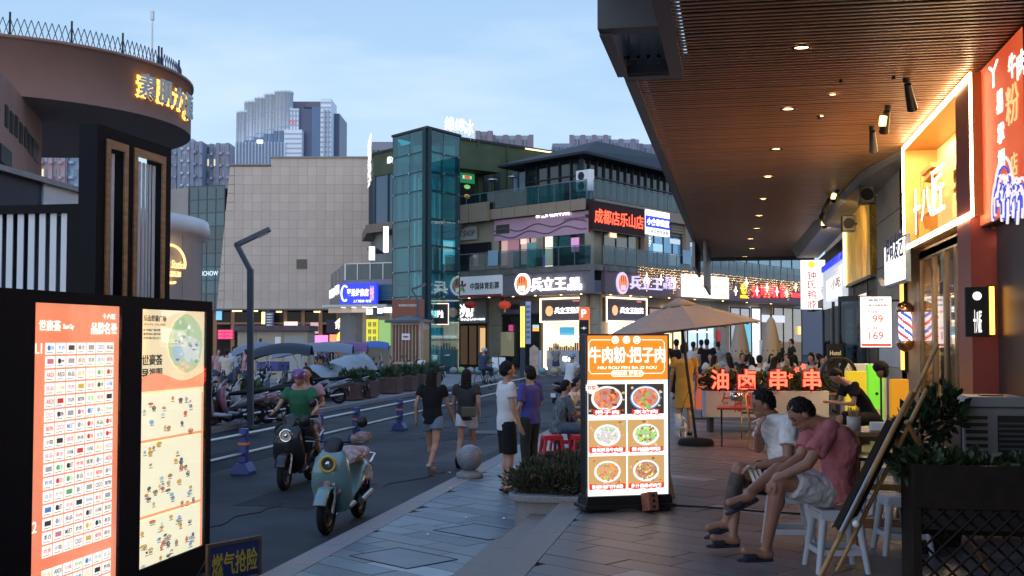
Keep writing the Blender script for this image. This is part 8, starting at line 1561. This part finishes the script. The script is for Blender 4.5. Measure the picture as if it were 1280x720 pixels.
for i, (dx, r_, l_) in enumerate(((.1,.2,'leafy plant at the near left corner of the lattice planter'),(.42,.23,'broad leaved plant second from the left in the lattice planter'),(.78,.24,'broad leaved plant in the middle of the lattice planter'),(1.15,.23,'broad leaved plant at the right of the lattice planter'),(1.5,.2,'plant at the outer right end of the lattice planter'))):
    c = (XL0+dx, 8.15, ZT-.0); o = root('broadleaf_plant', l_, 'plant', c, 'plants in the lattice planter'); leafy((c[0],c[1],ZT-.03), (r_,.2,.06), 150, [mat('leaf_shade_green', (.018,.034,.014), .6, var=.4), mat('leaf_deep', (.014,.024,.012), .6, var=.4), mat('leaf_fresh', (.03,.06,.02), .5, var=.3)], 'foliage', o, .085, .34, .35, i+60, .1); MB().cyl((c[0],c[1],ZT-.1),(c[0],c[1],ZT+.08),.01,n=5).build('stem', mat('leaf_deep', (.014,.024,.012), .6, var=.4), o)
for i, (px, py, y_, l_) in enumerate(((1178,515,10.4,'taller leafy shrub left of the air cooler'),(1150,538,10.0,'dark leafy shrub between the table and the air cooler'))):
    c = P_(px, py, y_); o = root('potted_shrub', l_, 'plant', (c.x, c.y, 0), 'shrubs beside the air cooler'); leafy(c, (.17,.17,.2), 240, [mat('leaf_shade_green', (.018,.034,.014), .6, var=.4), mat('leaf_deep', (.014,.024,.012), .6, var=.4)], 'foliage', o, .09, .3, .5, i+80, .15); MB().cyl((c.x,c.y,.3),(c.x,c.y,c.z+.1),.012,n=6).build('stem', K['wood'], o); MB().lathe([(.13,0),(.18,.35),(.15,.36),(.13,.3),(0,.3)], (c.x,c.y,0), n=18).build('pot', K['black'], o)
# evaporative air cooler
a = P_(1203, 500, 10.6); c_ = P_(1290, 565, 10.6); o = root('air_cooler', 'large white portable air cooler with dark louvred grille behind the plants', 'air cooler', (a.x, 10.6, 0)); zt_ = a.z
MB().loft([((a.x+.36,10.85,zt_-.1), (.36,0,0), (0,.27,0)), ((a.x+.36,10.85,zt_), (.33,0,0), (0,.24,0))], n=4).build('top_vent', K['black'], o) if False else None
MB().box(a.x, c_.x, 10.6, 11.1, .1, zt_-.06).build('body', mat('cooler_white', (.2,.2,.21), .45), o, bev=.03); MB().prism([(a.x-.01,zt_-.06),(c_.x,zt_-.06),(c_.x-.05,zt_+.03),(a.x+.04,zt_+.03)], 10.58, 11.1).build('lid', mat('cooler_lid', (.22,.23,.24), .4), o, bev=.01)
MB().box(a.x+.18,a.x+.36,10.72,10.84,zt_+.03,zt_+.04).build('control_panel', K['black'], o)
fx0, fx1 = P_(1247,540,10.6).x, P_(1280,540,10.6).x+.12; MB().box(fx0,fx1,10.59,10.6,.5,zt_-.13).build('grille_recess', K['black'], o)
for k in range(12): MB().box(fx0+.01,fx1-.01,10.575,10.59,.52+k*(zt_-.68)/12,.535+k*(zt_-.68)/12).build('louvre', mat('louvre_grey', (.08,.08,.09), .4), o)
MB().box(a.x-.012,a.x,10.64,11.06,.4,zt_-.14).build('side_pad', K['black'], o)
for k in range(10): MB().box(a.x+.02,a.x+.2,10.585,10.6,.5+k*.06,.53+k*.06).build('side_louvre', K['black'], o)
# wooden trestle table with condiments
tz = P_(1100, 540, 11.2).z; x0, x1 = P_(1063,540,11.2).x, P_(1150,540,11.2).x; o = root('wooden_table', 'brown wooden table with crossed trestle legs behind the easel', 'table', ((x0+x1)/2, 11.5, 0)); tw = mat('table_wood', (.2,.1,.045), .45, var=.3, vs=5, stretch=(8,1,1), coat=.2)
for k in range(5): MB().box(x0, x1, 11.15+k*.14, 11.28+k*.14, tz-.04, tz).build('plank', tw, o)
for x in (x0+.08, x1-.12): MB().tube([(x,11.2,0),(x,11.8,tz-.04)], .03, 6).tube([(x,11.8,0),(x,11.2,tz-.04)], .03, 6).build('trestle', tw, o)
MB().box(x0+.1,x1-.1,11.48,11.54,.3,.36).build('stretcher', tw, o)
p = P_(1068, 528, 11.3); o = root('chopstick_holder', 'pale cup full of wooden skewers on the trestle table', 'holder', (p.x,11.35,tz)); MB().lathe([(0,0),(.06,0),(.065,.13),(.055,.13),(.05,.02)], (p.x,11.35,tz), n=16).build('cup', mat('cup_pale', (.4,.37,.35), .5), o)
for k in range(12): a = R(30*k); MB().cyl((p.x+.02*math.cos(a),11.35+.02*math.sin(a),tz+.04), (p.x+.055*math.cos(a),11.35+.055*math.sin(a),tz+.2+.01*(k % 3)), .005, n=5).build('skewer', K['bamboo'], o)
p = P_(1098, 528, 11.3); tag(MB().box(p.x-.07,p.x+.07,11.3,11.42,tz,tz+.08).build('tissue_box', K['white'], bev=.01), 'white tissue box next to the skewer cup on the trestle table', 'tissue box')
t2 = P_(1098, 568, 10.3); o = root('steel_grill_table', 'low steel topped table glinting beneath the wooden table edge', 'table', (t2.x, 10.3, 0)); MB().box(t2.x-.28,t2.x+.3,10.0,10.5,t2.z-.03,t2.z).build('steel_top', K['chrome'], o, bev=.006)
for sx in (-.22,.24):
    for y in (10.05,10.45): MB().cyl((t2.x+sx,y,0),(t2.x+sx,y,t2.z-.03),.02,n=8).build('leg', K['wood'], o)
MB().box(t2.x-.28,t2.x+.28,10.22,10.27,.14,.22).build('foot_beam', K['wood'], o)
# person with head on table
JN = sit(1.68, .45, .3, head=.12); JN['look'] = (0,.6,-.8); mkperson(at(1090, 566, 0, R(110)), 'person in black slumped over a table holding their head, behind the men', JN, 1.68, shirt_c=blk, pants_c=blk, plen=.9, sleeve=.6, shoe='trainer', shoe_c=shm, vox=.02)
# standing signs: yellow, green, orange, black board
def vsign(px0, px1, y0, dist, m, label, yb=560, txt=None, strips=True):
    a = D(px0, y0, dist); c = D(px1, y0, dist); F = frame(Vector((a.x,a.y,0)), Rt); w_ = (px1-px0)*dist/FPX; o = root('standing_sign', label, 'sign', F, 'slim standing signs before the glass shops'); MB(F).box(0,w_,0,.12,.15,a.z).build('panel', m, o, bev=.01); MB(F).box(-.03,w_+.03,-.05,.2,0,.15).build('base', K['black'], o)
    MB(F).cyl((w_*.55,-.012,a.z*.62),(w_*.55,0,a.z*.62),w_*.1,n=14).build('round_logo', K['black'], o)
    if txt: text(txt, F, w_*.5, a.z*.85, w_*.5, .08, -.003, K['black'], o, depth=.002)
    MB(F).box(w_*.1,w_*.9,-.006,0,a.z*.3,a.z*.42).build('notice', K['white'], o); return o
vsign(1058,1083,464,19,em('sign_yellow_lit', (.8,.6,.03), .55),'bright yellow slim standing sign, left of the green one'); vsign(1085,1104,456,19.6,em('sign_green_lit', (.2,.8,.05), .6),'bright green slim standing sign between the yellow and orange ones'); vsign(1114,1136,474,18.4,em('sign_orange_lit', (.8,.35,.02), .5),'orange standing sign, rightmost of the three slim signs')
a = D(1056,455,21); o = root('grey_cabinet', 'pale grey cabinet standing behind the yellow and green signs', 'cabinet', a); F = frame(Vector((a.x,a.y,0)), Rt); MB(F).box(0,.75,0,.4,0,a.z).build('body', K['greyp'], o, bev=.01); MB(F).box(.05,.7,-.01,0,.2,a.z-.15).build('door', K['greyp'], o)
a = D(1034,430,26); F = frame(Vector((a.x,a.y,0)), Rt); o = root('black_menu_board', 'black framed standing board with pale script near the glass doors', 'board', F); MB(F).box(0,.36,0,.05,.5,a.z).build('board', K['black'], o, bev=.01); text('Hotel', F, .18, a.z-.2, .24, .1, -.003, mat('script_gold', (.5,.4,.2), emit=.4, ecol=(1,.8,.4)), o, bold=0); MB(F).box(.03,.07,.05,.4,0,.9).build('leg', K['black'], o); MB(F).box(.29,.33,.05,.4,0,.9).build('leg', K['black'], o); MB(F).box(-.02,.38,-.02,.0,.46,.5).build('ledge', K['gold'], o)
# black drum fan
p = D(1048,468,20); o = root('drum_fan', 'black round drum fan on a stand behind the diners on the right', 'fan', p); T_ = frame(Vector((p.x,p.y,p.z)), Rt) @ Matrix.Rotation(R(90), 4, 'X'); MB(T_).lathe([(.3,-.1),(.3,.1),(.28,.1),(.28,-.1),(.3,-.1)], n=30).build('drum', K['black'], o); b = MB(T_)
for k in range(6): MB(T_).box(.04,.26,-.06,.06,-.01,.01, T=Matrix.Rotation(R(60*k), 4, 'Z') @ Matrix.Rotation(R(30), 4, 'X')).build('blade', K['dark'], o)
for k in range(5): MB(T_).tube([((.05+.055*k)*math.cos(R(t)), (.05+.055*k)*math.sin(R(t)), .1) for t in range(0,360,20)], .005, 4, closed=True).build('grille_ring', K['dark'], o)
MB().cyl((p.x,p.y,0),(p.x,p.y,p.z-.28),.03,n=8).cyl((p.x,p.y,0),(p.x,p.y,.03),.25,n=18).build('stand', K['black'], o)
# wig on stand
p = D(1101,462,17.5); o = root('wig_stand', 'mannequin head with short black wig on a thin stand beside the green sign', 'mannequin head', p); MB().ell(p+Vector((0,0,-.02)), (.075,.09,.11), n=14).build('head_form', K['skin2'], o); MB().ell(p+Vector((0,.01,.04)), (.12,.12,.1), n=14).ell(p+Vector((.06,.0,-.03)), (.06,.1,.1), n=10).build('wig', mat('wig_black', (.015,.012,.012), .6, bump=1, bs=60), o); MB().cyl((p.x,p.y,0),(p.x,p.y,p.z-.1),.015,n=8).cyl((p.x,p.y,0),(p.x,p.y,.02),.15,n=14).build('stand', K['dark'], o)
# open glass folding doors under the vertical sign
for i, (px, y_) in enumerate(((1028,44),(1040,38),(1048,33))):
    p = H(px, y_, 0); o = root('folding_glass_door', ['black framed folding glass door nearest the vertical white sign', 'middle black framed folding glass door on the right', 'black framed folding glass door nearest the price board'][i], 'door', p); F = frame(p, rz=R(-55)); b = MB(F); b.box(0,1.0,0,.05,.02,.12).box(0,1.0,0,.05,2.75,2.9).box(0,.08,0,.05,.12,2.75).box(.92,1.0,0,.05,.12,2.75); b.build('frame', K['black'], o); MB(F).box(.08,.92,.02,.03,.12,2.75).build('pane', K['glassd'], o)
# ---------------------------------------------------------------- mid distance street things
# slatted guard booth
BT = Fac(D(489, 421, 60), D(527, 421, 58)); BS = Fac(D(527, 421, 58), D(537, 421, 61)); bt = root('guard_booth', 'small guard booth of vertical brown slats with a dark overhanging roof', 'booth', BT.F); bzf = lambda y: zat(59, y)
cream = mat('booth_cream', (.42,.33,.24), .6, var=.08); brn = mat('booth_slat', (.15,.055,.035), .6, var=.2, vs=6)
for fc in (BT, BS):
    MB(fc.F).box(0, fc.L, .02, .1, WALK, bzf(403)).build('wall', cream, bt)
    n_ = 8 if fc is BT else 2
    if fc is BT:
        for k in range(n_): MB(fc.F).box(.15+k*(fc.L-.3)/n_, .15+(k+.5)*(fc.L-.3)/n_, -.02, .02, bzf(452), bzf(406)).build('slat', brn, bt)
        for k in range(3): MB(fc.F).box(.1, fc.L-.1, -.03, .02, WALK+.12+k*.2, WALK+.26+k*.2).build('louvre', brn, bt)
    else: MB(fc.F).box(.2, fc.L-.2, 0, .02, WALK+.1, bzf(412)).build('door', K['wood'], bt)
c0, c1, c2 = BT.F @ V(-.25,-.25,0), BT.F @ V(BT.L+.2,-.3,0), BS.F @ V(BS.L+.2,-.2,0); c3 = c0+c2-c1
b = MB(); z_ = bzf(403); ct = (c0+c2)/2; b.add([(p.x,p.y,z_) for p in (c0,c1,c2,c3)]+[(p.x,p.y,z_+.12) for p in (c0,c1,c2,c3)]+[(ct.x,ct.y,z_+.38)], [(3,2,1,0),(0,1,5,4),(1,2,6,5),(2,3,7,6),(3,0,4,7),(4,5,8),(5,6,8),(6,7,8),(7,4,8)]); b.build('roof', mat('booth_roof', (.05,.07,.09), .5), bt)
a, c, z0, z1 = BT.rc(503, 417, 513, 425); MB(BT.F).box(a, c, -.04, -.02, z0, z1).build('notice', K['white'], bt); text('严禁停车', BT.F, (a+c)/2, (z0+z1)/2, (c-a)*.7, .12, -.045, mat('notice_ink', (.4,.02,.1)), bt)
a, c, z0, z1 = BT.rc(528, 450, 537, 466); o = root('leaning_notice', 'white notice board with small black lines leaning on the booth corner', 'sign', BT.F); MB(BT.F).box(a, c, -.3, -.26, WALK, z1).build('board', K['white'], o); text('禁止\n停放', BT.F, (a+c)/2, (WALK+z1)/2, (c-a)*.7, .4, -.305, K['black'], o)
# booth's brown panel sign behind (px 490-530, y 375-397)
a = D(490, 397, 66); c = D(530, 374, 66); F = frame(Vector((a.x,a.y,0)), Rt); o = root('brown_red_sign', 'brown red sign panel with faint lettering above the slatted booth', 'sign', F); w_ = 40*66/FPX; MB(F).box(0,w_,0,.1,a.z,c.z).build('panel', mat('panel_rust', (.22,.07,.04), .6), o); text('有滋有味 吃货天堂', F, w_*.5, c.z-.35, w_*.6, .14, -.005, K['white'], o, depth=.004); MB(F).box(.1,.18,.02,.1,ROAD,a.z).build('post', K['dark'], o); MB(F).box(w_-.18,w_-.1,.02,.1,ROAD,a.z).build('post', K['dark'], o)
# LED framed sign right of booth behind lift px 535-562
a = D(532, 406, 72.0); c = D(561, 379, 72.0); F = frame(Vector((a.x,a.y,0)), Rt); o = root('shoe_shop_sign', 'warm outlined sign with white characters at the foot of the glass lift tower', 'sign', F); w_ = 29*72/FPX; MB(F).box(0,w_,0,.1,a.z,c.z).build('board', K['black'], o); b = MB(F); led_frame(b, 0, w_, a.z, c.z, -.01, .05); b.build('led_outline', em('led_peach', (1,.7,.5), 1.5), o); text('王泡美蛙鱼', F, w_*.42, (a.z+c.z)/2, w_*.7, .5, -.02, lw_, o, bold=.04); MB(F).box(w_*.1,w_*.2,.1,1.0,a.z-.0,a.z+.15).build('bracket', K['dark'], o)
# beige hut
HT = Fac(D(297, 421, 57), D(384, 421, 57)); ht = root('beige_hut', 'low beige service hut with a brown tiled roof edge and grey door', 'hut', HT.F); hzf = lambda y: zat(57, y); hm_ = mat('hut_beige', (.36,.30,.23), .8, var=.1, vs=1.2, bump=.1)
MB(HT.F).box(0, HT.L, 0, 2.2, WALK-.1, hzf(414)).build('wall', hm_, ht); MB(HT.F).box(-.15, HT.L+.15, -.25, 2.4, hzf(414), hzf(407)).build('roof', mat('hut_roof', (.09,.06,.07), .7, var=.2), ht, bev=.03); sx = HT.sz(355, 430)[0]
MB(HT.F).box(sx, HT.L-.15, -.02, 0, WALK, hzf(420)).build('door', mat('door_grey', (.3,.3,.3), .6), ht); a, c, z0, z1 = HT.rc(344, 421, 351, 430); MB(HT.F).box(a, c, -.03, 0, z0, z1).build('notice', K['white'], ht)
for x in (sx-.05, HT.sz(320,430)[0]): MB(HT.F).box(x-.02, x+.02, -.012, 0, WALK, hzf(414)).build('pilaster', mat('hut_line', (.2,.16,.12)), ht)
MB(HT.F).box(HT.sz(324,430)[0], HT.sz(327,430)[0], -.02, 0, hzf(430), hzf(423)).build('vent', K['dark'], ht)
# P totem, yellow pole
def post_at(px, yb, yt, wpx, dist, name, label, cat): a = D(px, yb, dist); F = frame(Vector((a.x,a.y,0)), Rt); return root(name, label, cat, F), F, wpx*dist/FPX, D(px, yt, dist).z
o, F, w_, zt_ = post_at(724, 470, 384, 12, 50, 'parking_totem', 'black parking totem with an orange P head in front of the corner pillar', 'sign')
MB(F).box(0, w_, 0, .12, ROAD, zt_-.55).build('body', K['black'], o); MB(F).box(0, w_+.05, -.01, .13, zt_-.55, zt_).build('orange_head', mat('totem_orange', (.7,.12,.04), .5, emit=.6, ecol=(1,.2,.06)), o); text('P', F, w_*.5, zt_-.27, w_*.5, .34, -.015, lw_, o, bold=.04); MB(F).box(w_+.0, w_+.06, 0, .1, ROAD, zt_-.55).build('amber_edge', em('totem_edge', (.8,.4,.1), .5), o)
for k, t_ in enumerate(('+', '停车场', '入口', '↑', '地下', 'B1')): text(t_, F, w_*.5, zt_-.9-k*.33, w_*.55, .12, -.003, em('white_dim', (.8,.85,1), .9), o, bold=.03)
o, F, w_, zt_ = post_at(650, 472, 377, 6.5, 45, 'lit_column', 'dark square lamp column with a tall yellow light panel', 'lamp'); MB(F).box(0, w_, 0, .2, ROAD, zt_).build('column', mat('column_blue', (.03,.05,.08), .5), o); zb_ = D(650, 434, 45).z; zt2_ = D(650, 383, 45).z; MB(F).box(w_*.08, w_*.45, -.02, 0, zb_, zt2_).box(w_*.55, w_*.92, -.02, 0, zb_, zt2_).build('light_panel', em('column_yellow', (1,.72,.12), 1.6), o)
o, F, w_, zt_ = post_at(657, 470, 377, 6.5, 45.5, 'blue_banner_sign', 'narrow pale blue banner with dark lines beside the lit column', 'banner'); MB(F).box(0, w_, 0, .03, D(657,430,45).z, zt_).build('banner', mat('banner_pale', (.3,.4,.6), .6, emit=.15, ecol=(.5,.65,1)), o)
for k in range(7): text('街区导览', F, w_*.5, zt_-.2-k*.2, w_*.7, .1, -.003, dk, o)
MB(F).box(-.06, 0, 0, .03, D(657,430,45).z, zt_).build('bracket', K['dark'], o)
# mascot-like shop standee replaced by a plain roll-up, bins, A boards
for i, (px, yb, yt, w0, dist, m_, l_, nm, ct) in enumerate(((662,458,431,11,66,mat('standee_orange', (.5,.28,.15), .6, c2=(.55,.5,.45), vs=3),'orange and cream plain standee in front of the lottery shop','shop_standee','standee'),(672,459,438,5,66,K['greyp'],'narrow pale roll of packaging beside the orange standee','paper_roll','roll'),(684,458,449,8,66,mat('bin_pink', (.35,.25,.25), .6),'pinkish waste bin at the tea shop door','waste_bin','bin'))):
    o, F, w_, zt_ = post_at(px, yb, yt, w0, dist, nm, l_, ct); b = MB(F)
    if nm == 'shop_standee': b.prism([(0,ROAD+.0),(w_,ROAD+.0),(w_,zt_-.2),(w_*.5,zt_),(0,zt_-.2)], 0, .06)
    else: b.lathe([(w_*.42,0),(w_*.5,zt_-ROAD),(w_*.42,zt_-ROAD),(0,zt_-ROAD-.03)], (w_/2,.2,ROAD), n=16)
    b.build('body', m_, o)
for i, px in enumerate((616, 625)):
    a = D(px, 456, 68); F = frame(Vector((a.x,a.y,ROAD)), rz=YAW+R(14)) @ Matrix.Rotation(R(-16), 4, 'X'); o = root('leaning_board', ['white panel leaning near the shop wall, left of its twin', 'white panel leaning near the shop wall, right of its twin'][i], 'board', F, 'white leaning panels'); MB(F).box(0,.38,0,.03,0,1.0).build('panel', K['white'], o); MB(F).box(-.015,0,-.005,.035,0,1.0).box(.38,.395,-.005,.035,0,1.0).build('edge', K['dark'], o); MB(F).box(.17,.2,.03,.3,.0,.03).build('prop', K['dark'], o)
# painted globe bollards
gcol = [(.12,.3,.4),(.4,.4,.1),(.35,.2,.15),(.15,.35,.2),(.3,.3,.35)]
for i, px in enumerate((567,577,588,598,608,618,628,664,678,693,705,716)):
    p = G(px, 470, ROAD); o = root('painted_ball_bollard', ['leftmost painted ball bollard across the street', 'second painted ball bollard from the left across the street', 'blue grey painted ball bollard left of the cyclist', 'yellowish painted ball bollard just behind the cyclist', 'painted ball bollard right of the cyclist', 'painted ball bollard by the leaning white panels', 'painted ball bollard left of the lit column', 'painted ball bollard just right of the blue banner', 'teal painted ball bollard before the orange standee', 'yellow green painted ball bollard before the tea counter', 'blue painted ball bollard before the tea counter', 'painted ball bollard nearest the parking totem'][i], 'bollard', p, 'painted ball bollards across the street'); c = gcol[i % 5]
    MB().lathe([(.16,0),(.14,.08),(0,.08)], p, n=14).build('base', K['granite'], o); MB().ell(p+V(0,0,.28), (.23,.23,.22), n=16).build('ball', mat('globe_%d' % (i % 5), c, .5, c2=gcol[(i+2) % 5], vs=5), o)
# white barrier rod near planters
p0, p1 = G(535, 462, WALK), G(562, 462, WALK); o = root('barrier_arm', 'thin white barrier arm behind the last planter box', 'barrier', p0); MB().cyl((p0.x,p0.y,.55),(p1.x,p1.y,.6),.04,n=8).build('arm', K['white'], o); MB().box(p0.x-.15,p0.x+.15,p0.y-.15,p0.y+.15,WALK,.7).build('housing', K['greyp'], o)

# things on the terrace tables
q = random.Random(12)
for i, (px, py) in enumerate(((913,510),(955,508),(987,512),(1030,512))):
    p = G(px, py, 0); wr_ = ['on the leftmost crowd table', 'on the middle crowd table', 'on the crowd table left of the easel', 'on the rightmost crowd table'][i]
    bottle((p.x+.15,p.y,.72), .27, .035, mat('bottle_green', (.03,.12,.04), .15), 'green bottle '+wr_); bottle((p.x-.2,p.y-.1,.72), .24, .03, mat('bottle_amber', (.2,.08,.02), .15), 'amber bottle '+wr_)
    tag(MB().lathe([(0,0),(.07,.01),(.12,.07),(.11,.07),(.06,.02),(0,.02)], (p.x,p.y-.2,.72), n=16).build('bowl', K['steel']), 'steel bowl '+wr_, 'bowl')
    tag(MB().lathe([(0,0),(.035,0),(.04,.1),(.034,.1),(.03,.01)], (p.x+.3,p.y-.15,.72), n=10).build('paper_cup', mat('cup_red', (.5,.04,.03))), 'red paper cup '+wr_, 'cup')
